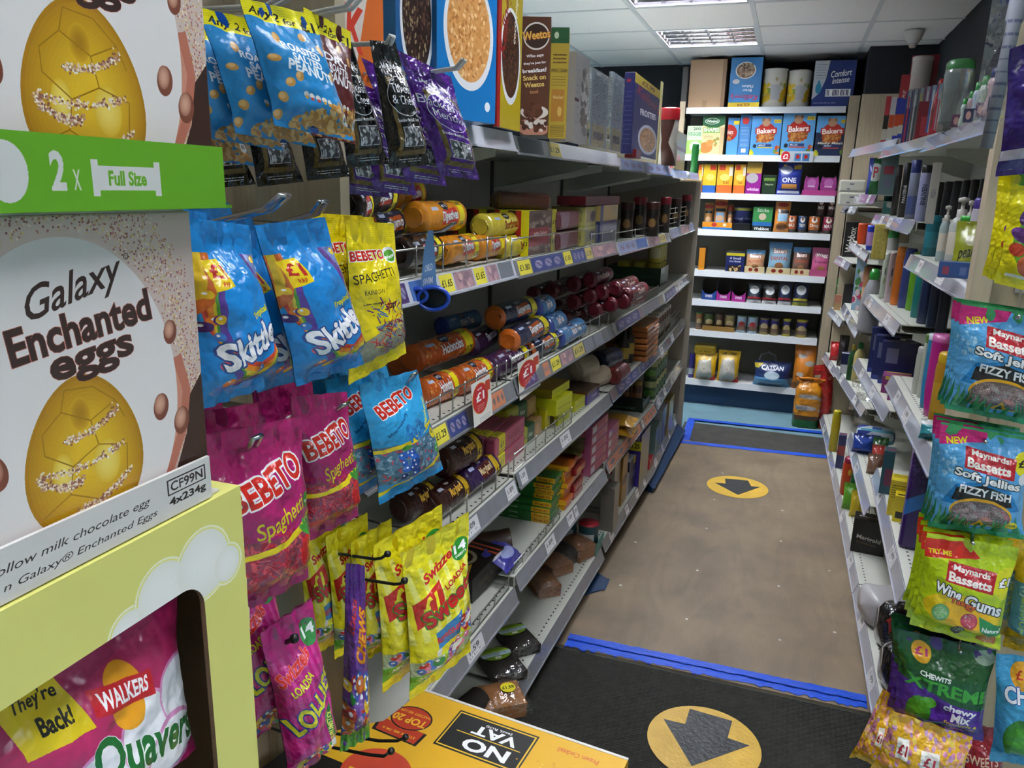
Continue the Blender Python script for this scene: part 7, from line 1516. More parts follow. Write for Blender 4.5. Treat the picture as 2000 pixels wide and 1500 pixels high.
for i, (x0, x1, bg, cp, l) in enumerate(((1356, 1370, '#8a5a34', '#1f8a3a', 'green-lidded tub at the left end of the jar shelf'), (1372, 1392, '#4a5a2a', '#2a2a24', 'olive jar, first in the tan tray'), (1394, 1410, '#5a4030', '#3a2a24', 'brown jar, second in the tan tray'), (1412, 1433, '#8a7a4a', '#3a342a', 'brown labelled jar, last in the tan tray'), (1437, 1456, '#9ab0c0', '#4a6a44', 'pale can with a red mark, left one'), (1458, 1478, '#9ab0c0', '#4a6a44', 'pale can with a red mark, right one'), (1481, 1501, '#8a7a3a', '#201c4a', 'gold and navy tub, leftmost'), (1503, 1520, '#7a6a34', '#201c4a', 'gold and navy tub, second'), (1527, 1543, '#a8a02a', '#c0b42a', 'yellow-lidded purple tub, left one'), (1554, 1576, '#b09a3a', '#c0b42a', 'yellow-lidded purple tub, right one'))):
    bk(6, x0, x1, 0, S('tub_%d' % x0, bg, [('rect', 0, .1, 1, .45, '#261c6a' if i > 5 else bg), ('ell', .5, .5, .3, .2, '#a8302a' if i in (4, 5) else '#c8b080'), ('rect', .3, .6, .7, .85, '#6a4a2a')], 2.4, 100), l, 'tub', 'food_tub', kind='canister', cap=pk(cp), yb=650, hgt=.125, Y=5.872)
bk(7, 1343, 1354, 690, S('purple_canister', '#2a1c7a', [('rect', 0, .6, 1, .85, '#c0c4d0')]), 'purple canister at the left end of the bottom shelf', 'tub', 'canister', kind='canister', cap=pk('#1c1a4a'), yb=738)
def art_cat():
    a = Art(.9, 300, '#c9a01e'); a.poly([(.1, 1), (.12, .5), (.2, .25), (.35, .35), (.6, .33), (.75, .22), (.82, .5), (.85, 1)], '#9a968c'); a.ell(.47, .48, .26, .22, '#a8a49a'); a.ell(.47, .75, .34, .3, '#b0aca2')
    for x in (.36, .58): a.ell(x, .46, .045, .03, '#d0d4b0'); a.ell(x, .46, .015, .024, '#20241c')
    a.ell(.47, .58, .03, .02, '#7a5a50'); a.line([(.3, .3), (.4, .38)], .012, '#5a564e'); a.line([(.62, .3), (.54, .38)], .012, '#5a564e'); a.line([(.47, .28), (.47, .38)], .012, '#5a564e'); a.text('cat litter', .5, .08, .12, '#2a2414', w=.7, bold=.02); a.poly([(.7, 1), (1, .78), (1, 1)], '#c03028'); return a
MLt = artmat('cat_litter_print', art_cat)
for x0, x1, t, l in ((1354, 1397, 688, 'yellow cat litter bag, left one under the lying pack'), (1399, 1442, 685, 'yellow cat litter bag, right one with its title showing')): bk(7, x0, x1, t, MLt, l, 'cat litter', 'litter_bag', kind='bag', yb=739, th=.06, backm=foil('#c9a01e'))
bk(7, 1355, 1398, 671, S('litter_top', '#b0901c', [T('cat litter', .5, .6, .2, '#4a3c10', w=.6)], 2), 'flat yellow litter pack lying on the left bag', 'cat litter', 'litter_bag', yb=690, dz=.185, hgt=.07, d=.14, bevel=.015, Y=5.885)
def art_cats():
    a = Art(1.35, 260, '#172c5c'); a.rect(0, .65, 1, 1, '#5a94bc'); a.ell(.5, .55, .3, .16, '#a8bcc8'); a.text('CATSAN', .5, .26, .16, '#e8ecf0', w=.62, bold=.03); a.poly([(0, .1), (.25, .1), (.1, .3), (0, .3)], '#c9b42a'); a.lines(2, (.1, .82, .8, .92), '#d0dce4', .02); return a
bk(7, 1470, 1542, 706, artmat('litter_blue_print', art_cats), 'navy and light blue cat litter bag', 'cat litter', 'litter_bag', kind='bag', yb=748, th=.07, backm=foil('#172c5c'))
P = at_y(1500, 700, 5.95); b = MB(); b.tube([(P.x - .06, 5.99, P.z - .03), (P.x - .05, 5.97, P.z + .02), (P.x, 5.96, P.z + .045), (P.x + .05, 5.97, P.z + .02), (P.x + .06, 5.99, P.z - .03)], .008, 6); o = b.build('carry_handle', mat('white_handle', '#8a8c90', .5)); o.parent = sc.objects['litter_bag.003']; o.matrix_parent_inverse = Matrix.Translation(-Vector(sc.objects['litter_bag.003'].location))
MOc = S('cloud_bag_print', '#c9781e', [('ell', .35, .25, .12, .05, '#b0a8a0'), ('ell', .7, .4, .14, .06, '#b0a8a0'), ('ell', .3, .65, .1, .05, '#b0a8a0'), ('rect', 0, .85, 1, 1, '#8a5218')], .6)
bk(7, 1546, 1592, 674, MOc, 'orange bag with grey clouds on the bottom shelf', 'animal bedding', 'bedding_bag', kind='bag', yb=745, th=.06, backm=foil('#c9781e'))
P = at_z(1572, 838, 0.0); o = empty('bedding_bag', (P.x, P.y + .08, .0062), 'orange cloud printed bag with green foot standing on the floor', 'animal bedding'); s_ = scale_at(P)
MOf = artmat('standing_bag_print', simple('#cc8418', [('rect', 0, .74, 1, .84, '#4a3420'), ('rect', 0, .84, 1, 1, '#1c5a24'), ('ell', .2, .34, .09, .04, '#b8b0a8'), ('ell', .5, .30, .12, .05, '#b8b0a8'), ('ell', .58, .56, .14, .06, '#b8b0a8'), ('ell', .15, .6, .07, .04, '#b8b0a8')], .6, 220), .3, bump=.5, bscale=14, coat=.4)
w_, h_ = 50 * s_, 88 * s_
b = MB()
def bagf(u, v):
    a = u * 2 * math.pi - math.pi / 2; k = 1 + .06 * noise.noise(Vector((math.cos(a) * 2, math.sin(a) * 2, v * 5))) ; top = max(0, (v - .82) / .18)
    rx, ry = w_ * .5 * (1 - .35 * top), .06 * (1 - .75 * top); c_, s2 = math.cos(a), math.sin(a); e = .6
    return (rx * k * abs(c_) ** e * (1 if c_ > 0 else -1), ry * k * abs(s2) ** e * (1 if s2 > 0 else -1), h_ * v)
b.grid(bagf, 28, 16); b.uv = [[((p[0] * 2) % 1.0001 if False else abs((p[0] * 2 + .5) % 2 - 1), p[1]) for p in f] for f in b.uv]; b.build('bag_body', MOf, o, True)
b = MB(); b.grid(lambda u, v: ((u - .5) * w_ * (.7 + .5 * v), -.01 + .03 * noise.noise(Vector((u * 6, v * 3, 1))), h_ * (.97 + .14 * v) + .012 * noise.noise(Vector((u * 9, v * 5, 4)))), 14, 5); b.build('gathered_top', foil('#d8801c'), o, True)
P = at_z(1612, 800, 0.0) + Vector((-.02, .0, 0)); 
RP = Vector((P.x - .03, 5.62, .0)); b = MB()
def redf(u, v):
    a = u * 2 * math.pi; k = 1 + .14 * noise.noise(Vector((math.cos(a) * 2, math.sin(a) * 2, v * 6))); r_ = .034 * (1 + .5 * math.sin(v * 3)); return (r_ * k * math.cos(a), .034 * k * math.sin(a), .40 * v + .002)
b.grid(redf, 20, 12); b.grid(lambda u, v: (-.09 + .14 * u, -.02 * u - .02, .37 + .07 * v + .03 * u + .015 * noise.noise(Vector((u * 4, v * 4, 2)))), 8, 4)
tag(b.build('crisp_multipack', artmat('red_bag_print', simple('#b01c1c', [T('£1', .85, .1, .06, '#e8c0b0', w=.12)], 1), .28, bump=.6, bscale=16, coat=.4), smooth=True, loc=RP), 'crumpled red bag leaning behind the orange floor bag', 'bag')
# ------------------------------------------------------------------ goods on the right shelving
def rw(bay, k, x0, x1, yt, yb, kind, m, cap, lab, cat, name, inset=.05, d=.06, parts=False, side=None, seed=1, depth=None, capname='cap', th=.02, dz=0, hgt=None, rz=0, backm=None, bevel=.0015, lean=0, n=12, sy=.999):
    """stand an item on right-hand shelf k of a bay; x0,x1,yt,yb: its outline in the photograph"""
    xn, xf, zt = RSH[bay][k]; xm = (x0 + x1) / 2; zt += dz + .0004
    if zt < 1.30: P = at_z(xm, yb, zt)
    else:
        P = at_x(xm, yb, max(xn, xf) + inset); P.z = zt
    s_ = scale_at(P); w_ = (x1 - x0) * s_; hh = hgt or (at_plane(xm, yt, P, Vector((P.x, P.y, 0)).normalized()).z - zt)
    if hh < .03: hh = .05
    if kind == 'box':
        v = Vector((P.x, P.y, 0)).normalized(); r_ = Vector((v.y, -v.x, 0)); A, B = P - r_ * w_ / 2, P + r_ * w_ / 2
        if rz: A, B = P, P + Vector((math.sin(rz), math.cos(rz), 0)) * w_
        o = box3(name, A, B, d, hh, [m, side or m, side or m], bevel=bevel, lean=lean)
    elif kind == 'bag':
        v = Vector((P.x, P.y, 0)).normalized(); r_ = Vector((v.y, -v.x, 0)); z1 = Vector((0, 0, hh))
        o = pouch(name, [P - r_ * w_ / 2 + z1 + v * .02, P + r_ * w_ / 2 + z1 + v * .02, P + r_ * w_ / 2, P - r_ * w_ / 2], th, m, backm or m, seed, nu=12, nv=14, seals=parts, seal=.08)
    else: o = vessel(name, kind, P, w_ / 2, hh, m, cap, n=n, parts=parts, capname=capname, sy=sy)
    return tag(o, lab, cat)
V = pk
def lbl(nm, bg, lc, t='', tc='#fff', h=.2, y0=.3, y1=.75): return S(nm, bg, [('rect', .2, y0, .8, y1, lc)] + ([T(t, .5, (y0 + y1) / 2, h * .6, tc, w=.5, rot=90)] if t else []), 2, 100)
# top shelves
rw(2, 0, 1676, 1722, 176, 284, 'canister', S('roll_red_white', '#c9c5c2', [('rect', 0, .0, 1, .14, '#d8a820'), ('rect', 0, .14, 1, .5, '#9a1c24')], 2), V('#d8a820'), 'tall white roll with a red band and yellow top', 'roll', 'wrapped_roll', parts=True)
for i, (x, bg, c2, l) in enumerate(((1720, '#a82430', '#1a1a1a', 'red'), (1731, '#c8c8cc', '#c84a20', 'white and orange'), (1742, '#2434a0', '#c84a20', 'blue and orange'), (1752, '#2434a0', '#c84a20', 'second blue and orange'), (1700, '#b8a020', '#202020', 'small yellow and black'))):
    rw(2, 0, x, x + 9, 188 + i * 1.5, 278 - i * 3, 'box', S('glue_card_%d' % i, bg, [('rect', 0, .35, 1, .6, c2), ('rect', 0, .6, 1, .8, '#c0bcb0')], .3), None, l + ' glue blister card on the top right shelf', 'packet', 'blister_card', d=.008)
rw(1, 0, 1746, 1762, 146, 262, 'box', S('red_paste_box', '#a8242c', [('rect', 0, .5, 1, .85, '#b9bcc8'), T('CARE', .5, .3, .1, '#e0d0d0', w=.7, rot=80)], .3), None, 'tall red and white toothpaste box standing by the glue cards', 'box', 'toothpaste_box', d=.04)
rw(1, 0, 1765, 1812, 108, 250, 'box', S('red_back_card', '#8f1826', []), None, 'tall red backing card behind the white paint roller', 'card', 'backing_card', d=.003, inset=.16)
rw(1, 0, 1766, 1801, 112, 250, 'canister', S('white_roller', '#bdb6b2', [('rect', 0, .3, 1, .9, '#8d8a94')], 2), V('#c9c2be'), 'white fabric roller in front of the red backing card', 'roll', 'lint_roller', parts=True, inset=.14)
for i in range(6):
    x = 1758 + i * 12; rw(1, 0, x, x + 10, 178 - i * 3, 286 - i * 4, 'box', S('brush_card_%d' % i, ['#3a3a78', '#5a5c60', '#6a6a70', '#8a2a50', '#3a5a98', '#b02a3c'][i], [('rect', .2, 0, .8, .3, '#8fa0b0'), ('rect', .35, .1, .6, .95, ['#c8304a', '#d0d0d4', '#c8b840', '#c8c8d0', '#d8d8dc', '#a0a0a8'][i]), ('rect', 0, .9, 1, 1, '#a01c2c')], .3), None, 'toothbrush blister pack, %s from the far end of its row' % ORD[i], 'toothbrush', 'toothbrush_pack', d=.012, inset=.02)
rw(1, 0, 1786, 1812, 198, 275, 'box', S('dark_red_box', '#7d1420', [('rect', .3, .4, .9, .9, '#a8303c')], .5), None, 'dark red box beside the toothbrush packs', 'box', 'carton', d=.05, inset=.01)
rw(1, 0, 1812, 1834, 154, 268, 'trigger', S('red_pump', '#8a1420', [('rect', .3, .4, .7, .8, '#6a0f1a')], 2), V('#b01c24'), 'red spray bottle between the red box and clear bottle', 'bottle', 'spray_bottle', parts=True, inset=.03)
M_cb = mat('clear_bottle_plastic', '#b9c4c0', .12, trans=.75, coat=.5); M_gcap = mat('green_cap', '#2a8a34', .25, coat=.4); M_bcap = mat('navy_cap', '#1c2458', .3)
rw(0, 0, 1826, 1880, 118, 286, 'shampoo', M_cb, mat('pale_green_cap', '#4fa05a', .25, trans=.3, coat=.5), 'big clear bottle with a pale green domed cap on the near top shelf', 'bottle', 'water_bottle', parts=True, inset=.02, n=20)
o = rw(0, 0, 1850, 1862, 66, 120, 'box', V('#b5b5ad'), None, 'white straw tag sticking up above the clear bottle', 'tag', 'hang_tag', d=.002, hgt=.05, dz=.215, inset=.06)
for i, (x0, x1, yt, yb, c) in enumerate(((1866, 1880, 192, 278, 0), (1878, 1892, 178, 270, 0), (1888, 1905, 160, 262, 0), (1900, 1922, 148, 252, 0), (1916, 1940, 132, 242, 1), (1932, 1962, 118, 236, 0))):
    rw(0, 0, x0, x1, yt, yb, 'wavy', mat('frosted_bottle_%d' % (i % 3), ['#9fb0a4', '#b09a9c', '#98a8b4'][i % 3], .2, coat=.6), M_bcap if c else M_gcap, 'wavy frosted wash bottle with a %s cap, %s from the far end' % (('green', 'navy')[c], ORD[i]), 'bottle', 'wash_bottle', parts=True, inset=.015, n=18)
for i in range(5): rw(0, 0, 1828 + i * 24, 1850 + i * 24, 262 - i * 10, 292 - i * 12, 'box', S('dark_card_%d' % (i % 2), ['#30304a', '#5a3a50'][i % 2], [('ell', .4, .5, .2, .3, '#b08a80')]), None, 'dark shelf card in front of the wash bottles, %s from the far end' % ORD[i], 'card', 'shelf_card', d=.002, inset=.003, hgt=.035)
# second row
rw(3, 0, 1640, 1688, 338, 372, 'box', S('tissue_pack', '#c0c0b4', [('rect', .4, .3, .55, .4, '#5a5a78'), ('rect', .3, .7, .42, .8, '#5a5a78')]), None, 'upper white paper towel pack at the far end of the right shelves', 'tissues', 'towel_pack', dz=.085, hgt=.075, d=.12, bevel=.012, inset=.0)
rw(3, 0, 1636, 1688, 374, 412, 'box', S('tissue_pack', '#c0c0b4', []), None, 'lower white paper towel pack at the far end of the right shelves', 'tissues', 'towel_pack', hgt=.082, d=.12, bevel=.012, inset=.0)
rw(2, 1, 1690, 1712, 308, 384, 'bag', S('green_wash_bag', '#1f6a34', [('ell', .6, .4, .4, .25, '#c0c8c8'), T('P', .65, .4, .3, '#b02a3c', w=.4), ('poly', [(0, 0), (.4, 0), (.2, 1), (0, 1)], '#2a3a90')], .6), None, 'green and blue washing capsule bag', 'bag', 'capsule_bag', inset=.03)
rw(2, 1, 1714, 1744, 300, 386, 'box', S('grey_green_box', '#5a7478', [('rect', .2, .3, .8, .5, '#8a2a3c'), ('rect', .3, .6, .7, .8, '#6a6a80')], .5), None, 'tall grey-green box beside the washing capsule bag', 'box', 'carton', inset=.04)
for a in ((1722, 1738, 352, 424, 'stick', '#4a9a9c', '#b9b5a8', 'teal and cream roll-on'), (1738, 1750, 322, 424, 'stick', '#1a1618', '#2a2428', 'slim black hairspray can'), (1752, 1766, 318, 428, 'stick', '#16181c', '#16181c', 'black hairspray can with vertical white lettering'), (1766, 1784, 312, 430, 'stick', '#8a90a8', '#1c2468', 'silver and blue deodorant with navy cap'), (1786, 1806, 322, 432, 'shampoo', '#8c8fb0', '#16181c', 'grey lilac shampoo bottle with vertical name')):
    x0, x1, yt, yb, kd, bg, cp, l = a; rw(1, 1, x0, x1, yt, yb, kd, S('can_r%d' % x0, bg, [T('PANTENE' if x0 == 1752 else 'ENLIVEN', .5, .45, .16, '#d8d8dc' if x0 == 1752 else '#20243c', w=.35, rot=90)] if x0 in (1752, 1786) else [('rect', .2, .5, .8, .9, '#5a6aa8' if x0 == 1766 else bg)], 1.2, 200), V(cp), l + ' in the second right row', 'bottle', 'toiletry_bottle', parts=True, inset=.03)
rw(1, 1, 1806, 1822, 318, 436, 'box', S('white_tall_box', '#a8a49c', [T('FRESH', .5, .5, .1, '#6a6a70', w=.7, rot=90)], .2), None, 'tall white box at the near end of the second right row', 'box', 'carton', inset=.02, d=.05)
for a in ((1800, 1828, 420, 505, 'shampoo', '#14606c', '#1a7484', 'teal mouthwash bottle lying row end', 'teal bottle'), (1826, 1846, 400, 512, 'pump', '#8fa0a0', '#b0aca4', 'clear hand wash with pale pump, far one', ''), (1844, 1880, 384, 520, 'pump', '#a0a4a0', '#b5b1aa', 'large clear hand wash with white pump', ''), (1872, 1890, 390, 500, 'pump', '#8a6a5a', '#b0aca4', 'amber hand wash with white pump', ''), (1884, 1918, 386, 510, 'shampoo', '#a8a4b0', '#3c2a78', 'white bottle with a broad purple cap', ''), (1848, 1864, 440, 524, 'shampoo', '#9a6a50', '#8a8a84', 'small amber bottle in front of the pumps', '')):
    rw(0, 1, a[0], a[1], a[2], a[3], a[4], lbl('nb%d' % a[0], a[5], '#c0b8a8' if a[0] != 1800 else '#2a7a88'), V(a[6]), a[7], 'bottle', 'wash_bottle', parts=True, inset=.05, n=18)
rw(0, 1, 1862, 1914, 432, 505, 'bag', S('olive_refill', '#7d8416', [T('pears', .5, .62, .22, '#1c1c14', w=.7, rot=6, shear=.3), ('ell', .55, .35, .2, .1, '#a8a88a')], 1.), None, 'olive soap refill pouch with dark lettering', 'bag', 'refill_pouch', parts=True, inset=.02, seed=4)
rw(0, 1, 1876, 1904, 412, 436, 'stick', V('#2a8a2c'), V('#2f9a30'), 'bright green cap above the olive refill pouch', 'cap', 'bottle_stopper', dz=.115, hgt=.035, inset=.03)
rw(0, 1, 1838, 1912, 492, 525, 'box', S('blue_tray_r', '#2c4a80', [('rect', .1, .3, .25, .8, '#8a3a50'), ('rect', .5, .3, .65, .8, '#5a6a9a'), ('rect', .8, .2, .95, .9, '#4a90a8')], 3), None, 'blue printed card tray under the soap refill', 'tray', 'card_tray', hgt=.04, d=.03, inset=.0)
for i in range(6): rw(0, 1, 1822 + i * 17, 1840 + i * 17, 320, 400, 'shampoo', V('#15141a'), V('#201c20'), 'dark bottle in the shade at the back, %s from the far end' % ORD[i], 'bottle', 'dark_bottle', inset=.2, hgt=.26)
# third row
rw(3, 1, 1645, 1670, 434, 502, 'box', S('black_pet_box', '#141214', [T('Webbox', .5, .5, .26, '#d8d4cc', w=1.5, rot=84, bold=.02)], .5, 200), None, 'black pet food pack with white lettering up its side', 'packet', 'pet_food_pack', d=.09, inset=.0, parts=True)
rw(2, 2, 1672, 1692, 436, 482, 'tube', V('#c8441c'), V('#d04a20'), 'bright orange tub on the right shelves', 'tub', 'plastic_tub', parts=True, inset=.03)
rw(2, 2, 1690, 1708, 440, 486, 'tube', S('blue_tub_r', '#2438b0', [('rect', .3, .2, .6, .8, '#b08ac0')], 2), V('#2a40c0'), 'blue tub standing next to the orange one', 'tub', 'plastic_tub', parts=True, inset=.03)
rw(2, 2, 1702, 1728, 438, 500, 'box', S('yellow_sponge', '#b9a850', [('dots', 40, (0, 0, 1, 1), ['#c8b864', '#a89840'], .02, .04, 1, False)], .5), None, 'pale yellow sponge pack on the right shelves', 'sponge', 'sponge_pack', d=.06, inset=.01, bevel=.006)
cols = [('#b0b8a8', '#c0c4b8', 'pale green'), ('#b8a8ac', '#c4b0b4', 'pale pink'), ('#c86a1c', '#d07828', 'orange'), ('#34407a', '#3a488a', 'slate blue'), ('#5f9a20', '#78b030', 'lime green'), ('#14706c', '#1a7c90', 'teal'), ('#1c2a50', '#182040', 'navy'), ('#22304a', '#8a6a3a', 'dark'), ('#1c2434', '#8a6a3a', 'second dark')]
xs = [(1716, 1728, 494, 582), (1726, 1742, 492, 590), (1738, 1758, 481, 595), (1753, 1776, 484, 601), (1768, 1786, 492, 606), (1778, 1800, 488, 620), (1790, 1812, 500, 632), (1808, 1828, 520, 640), (1826, 1846, 520, 650)]
for i, ((c, cp, l), (x0, x1, yt, yb)) in enumerate(zip(cols, xs)):
    rw(1, 2, x0, x1, yt, min(yb, 655), 'shampoo', S('gel_%d' % i, c, [('rect', .35, .2, .65, .8, c)] + ([('ell', .5, .3, .05, .1, '#2a2a2a'), ('ell', .5, .55, .05, .08, '#8a9a2a')] if i < 2 else []), 2), V(cp), l + ' shower gel bottle in the long row of bottles', 'bottle', 'shower_gel', parts=True, inset=.03, n=16)
rw(1, 2, 1718, 1742, 448, 560, 'shampoo', V('#a8a8a4'), V('#2a7a34'), 'grey white detergent bottle behind the shower gels', 'bottle', 'detergent_bottle', parts=True, inset=.12)
# fourth row
rw(2, 3, 1674, 1712, 524, 648, 'trigger', mat('grey_bottle', '#8f9094', .35), M_gcap, 'large grey detergent bottle with a green collar', 'bottle', 'detergent_bottle', parts=True, inset=.04, n=20)
rw(2, 3, 1662, 1680, 502, 606, 'box', S('floral_pack', '#8fb0c8', [('dots', 20, (0, 0, 1, 1), ['#c04a6a', '#d8c0c8', '#4a8a4a', '#e0e0e0'], .04, .08, 1, False)], .3), None, 'light blue floral pack behind the grey detergent bottle', 'packet', 'floral_packet', inset=.05)
rw(2, 3, 1676, 1692, 520, 620, 'bag', S('tan_pack', '#9a6a44', [('ell', .5, .5, .3, .1, '#c8a080')], .3), None, 'tan pack wedged beside the floral pack', 'packet', 'floral_packet', inset=.03, seed=7)
rw(3, 2, 1630, 1656, 545, 600, 'box', S('green_scourer', '#2a7a34', [('rect', 0, .2, 1, .3, '#8ab08a')], .6), None, 'green scourer pack at the far end of the right shelves', 'packet', 'scourer_pack', d=.09, inset=.0)
rw(3, 2, 1644, 1668, 556, 604, 'box', V('#221f24'), None, 'black pack leaning beside the green scourers', 'packet', 'black_packet', d=.05, inset=.0)
rw(3, 2, 1628, 1640, 576, 606, 'box', S('pink_tan', '#b0705c', [('rect', 0, .5, 1, 1, '#a8885c')]), None, 'small pink and tan pack before the green scourers', 'packet', 'small_packet', d=.04, inset=.0)
# navy boxes
for i, (x0, x1, yt, yb) in enumerate(((1694, 1728, 640, 728), (1702, 1744, 656, 742), (1716, 1776, 668, 752), (1760, 1788, 665, 735))):
    rw(1, 3, x0, x1, yt, yb, 'box', S('navy_tablet_box', '#1c2260', [('rect', .15, .15, .5, .5, '#6a6c90'), ('rect', 0, .9, 1, 1, '#2a3a8a')], 1.), None, 'navy dishwasher tablet box, %s from the far end' % ORD[i], 'box', 'tablet_box', d=.06, inset=.02)
for i in range(2): rw(1, 3, 1722 + i * 12, 1772, 735, 770 + i * 14, 'box', S('purple_tablet_box', '#7a1c6a', [('rect', .1, 0, 1, .2, '#c0a838'), ('rect', .1, .5, 1, .6, '#a8902c')], 2), None, ('farther', 'nearer') [i] + ' purple and yellow tablet box at the shelf edge', 'box', 'tablet_box', d=.10, inset=.0, hgt=.07)
for a in ((1780, 1800, 676, 768, 'shampoo', '#a8aca0', '#b0b0ac', 'white shampoo bottle, farthest of the shampoos'), (1790, 1804, 650, 776, 'shampoo', '#b0b4a8', '#5a7a3a', 'slim white and green shampoo bottle'), (1794, 1820, 650, 796, 'tube', '#2a7ea8', '#b0b8bc', 'blue conditioner tube beside the magenta one'), (1800, 1846, 652, 812, 'tube', '#a8207c', '#b85a98', 'magenta conditioner tube with a pale top'), (1812, 1856, 686, 832, 'shampoo', '#a87a1c', '#c09c1c', 'amber shampoo bottle with a yellow cap')):
    rw(0, 2, a[0], a[1], a[2], a[3], a[4], lbl('sh%d' % a[0], a[5], a[5] if a[0] < 1810 else '#b8902c'), V(a[6]), a[7], 'bottle', 'shampoo_bottle', parts=True, inset=.05, n=18)
rw(0, 2, 1796, 1850, 812, 860, 'bag', S('teal_wipes', '#2a7a84', [('rect', 0, 0, 1, .3, '#b0b4b4')], 1.2), None, 'teal and white wipes pack poking past the shelf edge', 'packet', 'wipes_pack', inset=-.02, hgt=.05, seed=9, th=.03)
# far lower shelves
rw(2, 4, 1652, 1668, 672, 742, 'bottle', V('#1a4a24'), V('#8a7a2a'), 'dark green bottle with gold neck on the right shelves', 'bottle', 'juice_bottle', parts=True, inset=.03)
rw(2, 4, 1662, 1682, 668, 745, 'bottle', V('#b0a468'), V('#1f6a34'), 'pale gold bottle with a green neck on the right shelves', 'bottle', 'juice_bottle', parts=True, inset=.03)
rw(2, 4, 1640, 1656, 690, 730, 'box', S('navy_white_pk', '#1c2450', [('rect', 0, .55, 1, 1, '#b8bcc4')], .5), None, 'navy and white pack behind the red wrapper', 'packet', 'small_packet', inset=.02)
rw(3, 3, 1620, 1640, 668, 704, 'bag', foil('#b01c20'), None, 'shiny red wrapper tip over the shelf edge', 'packet', 'red_packet', inset=-.01, seed=12)
rw(3, 3, 1634, 1652, 655, 715, 'bag', foil('#2a2224'), None, 'black wrapped packet beside the red wrapper', 'packet', 'black_packet', inset=.02, seed=13)
for i, (x, y) in enumerate(((1672, 782), (1690, 790), (1680, 810))): rw(1, 4, x - 14, x + 18, y - 42, y + 20, 'bag', film('clear_packet_film', .35), None, 'clear film packet in the crumpled pile, %s one' % ['farthest', 'middle', 'nearest'][i], 'packet', 'clear_packet', inset=.0, seed=14 + i, th=.03)
rw(1, 4, 1672, 1742, 810, 868, 'box', S('wipes_print', '#a8b4bc', [('poly', [(0, 0), (.4, 0), (.2, .5), (0, .7)], '#22348a'), ('rect', .4, .3, .65, .7, '#24408a'), ('poly', [(0, .8), (1, .6), (1, 1), (0, 1)], '#4a8aa0')], 1.7), None, 'white and blue cleaning wipes pack with a drawn roll', 'packet', 'wipes_pack', d=.10, hgt=.065, bevel=.02, inset=-.03, dz=.03)
rw(1, 4, 1664, 1704, 850, 885, 'bag', foil('#1f3a8a'), None, 'crumpled blue pack under the cleaning wipes', 'packet', 'blue_packet', inset=-.03, seed=21, th=.04)
rw(1, 4, 1700, 1728, 855, 905, 'bag', foil('#2f5a34'), None, 'dark green pack below the cleaning wipes', 'packet', 'green_packet', inset=-.01, seed=22, th=.03)
# near fourth shelf: yellow boxes and purple pack
rw(0, 3, 1732, 1764, 938, 1008, 'box', S('yellow_sticky_box', '#c0ac1c', [('lines', 6, (.1, .1, .9, .5), '#5a5014', .02), ('rect', .2, .6, .8, .9, '#c8b830')], .8), None, 'yellow printed box behind the open yellow one', 'box', 'carton', d=.07, inset=.05)
rw(0, 3, 1742, 1764, 968, 1020, 'box', S('yellow_open_box', '#cdb81c', [('rect', .2, .6, .8, .85, '#1c1c14')], .8), None, 'smaller yellow box with a black mark standing in front', 'box', 'carton', d=.05, inset=.02)
rw(0, 3, 1754, 1800, 880, 1075, 'box', S('purple_pack', '#32145c', [('poly', [(0, .5), (1, .35), (1, .5), (0, .66)], '#2a6ab0'), ('dots', 50, (0, 0, 1, .4), ['#5a3a94'], .008, .012, 1, False)], .35, 240), None, 'tall purple pack with a blue stripe on the near shelf', 'packet', 'towel_packet', d=.16, side=S('purple_pack_side', '#7d6a94', [('lines', 30, (.1, .05, .9, .9), '#4a3a64', .006)], .6, 240), inset=.02, bevel=.012)
for i, (x, y) in enumerate(((1712, 905), (1704, 922))): rw(1, 4, x - 12, x + 14, y - 34, y + 4, 'bag', foil(['#b03a34', '#7a5a4a'][i]), None, ('red and clear', 'brown')[i] + ' small packet on the second right bay', 'packet', 'small_packet', inset=0, seed=30 + i)
rw(0, 3, 1716, 1736, 880, 965, 'box', S('teal_pink_box', '#1f4a58', [('rect', .3, .4, 1, .8, '#6a2a4c')], .5), None, 'teal and pink box at the far end of the near bay', 'box', 'carton', inset=.08)
# bottom shelf
lb_ = [len(r) - 1 for r in RSH]
rw(2, lb_[2], 1618, 1634, 800, 880, 'shampoo', V('#a8981c'), V('#b0a41c'), 'yellow cleaner bottle at the far end of the bottom right shelf', 'bottle', 'cleaner_bottle', parts=True, inset=.03)
rw(2, lb_[2], 1631, 1645, 850, 915, 'box', S('multi_pack', '#26305c', [('rect', 0, .3, 1, .6, '#8a3a3c')], .3), None, 'narrow navy pack on the bottom right shelf', 'packet', 'small_packet', inset=.02)
rw(1, lb_[1], 1640, 1668, 892, 965, 'shampoo', S('orange_bottle', '#b8401c', [('ell', .5, .25, .08, .1, '#d8a83c')], 2), V('#8a1c3c'), 'orange red cleaner bottle on the bottom right shelf', 'bottle', 'cleaner_bottle', parts=True, inset=.03)
rw(1, lb_[1], 1654, 1672, 900, 985, 'trigger', V('#155a34'), V('#155a34'), 'dark green cleaner bottle beside the orange red one', 'bottle', 'cleaner_bottle', parts=True, inset=.08)
for i, (x, y, c) in enumerate(((1654, 1000, '#5a9a2a'), (1668, 1015, '#c0a82a'), (1686, 990, '#5a3a24'))): rw(1, lb_[1], x - 10, x + 14, y - 55, y - 5, 'bag', foil(c), None, ['green', 'yellow', 'brown'][i] + ' glove packet standing behind the black box', 'packet', 'glove_packet', inset=.05, seed=40 + i)
def art_mari():
    a = Art(.95, 240, '#14110f'); a.text('Marigold', .5, .55, .14, '#b8b4ac', w=.72, rot=-6, bold=.02); a.text('Household gloves', .45, .7, .04, '#8a6a3a', w=.6, rot=-6); return a
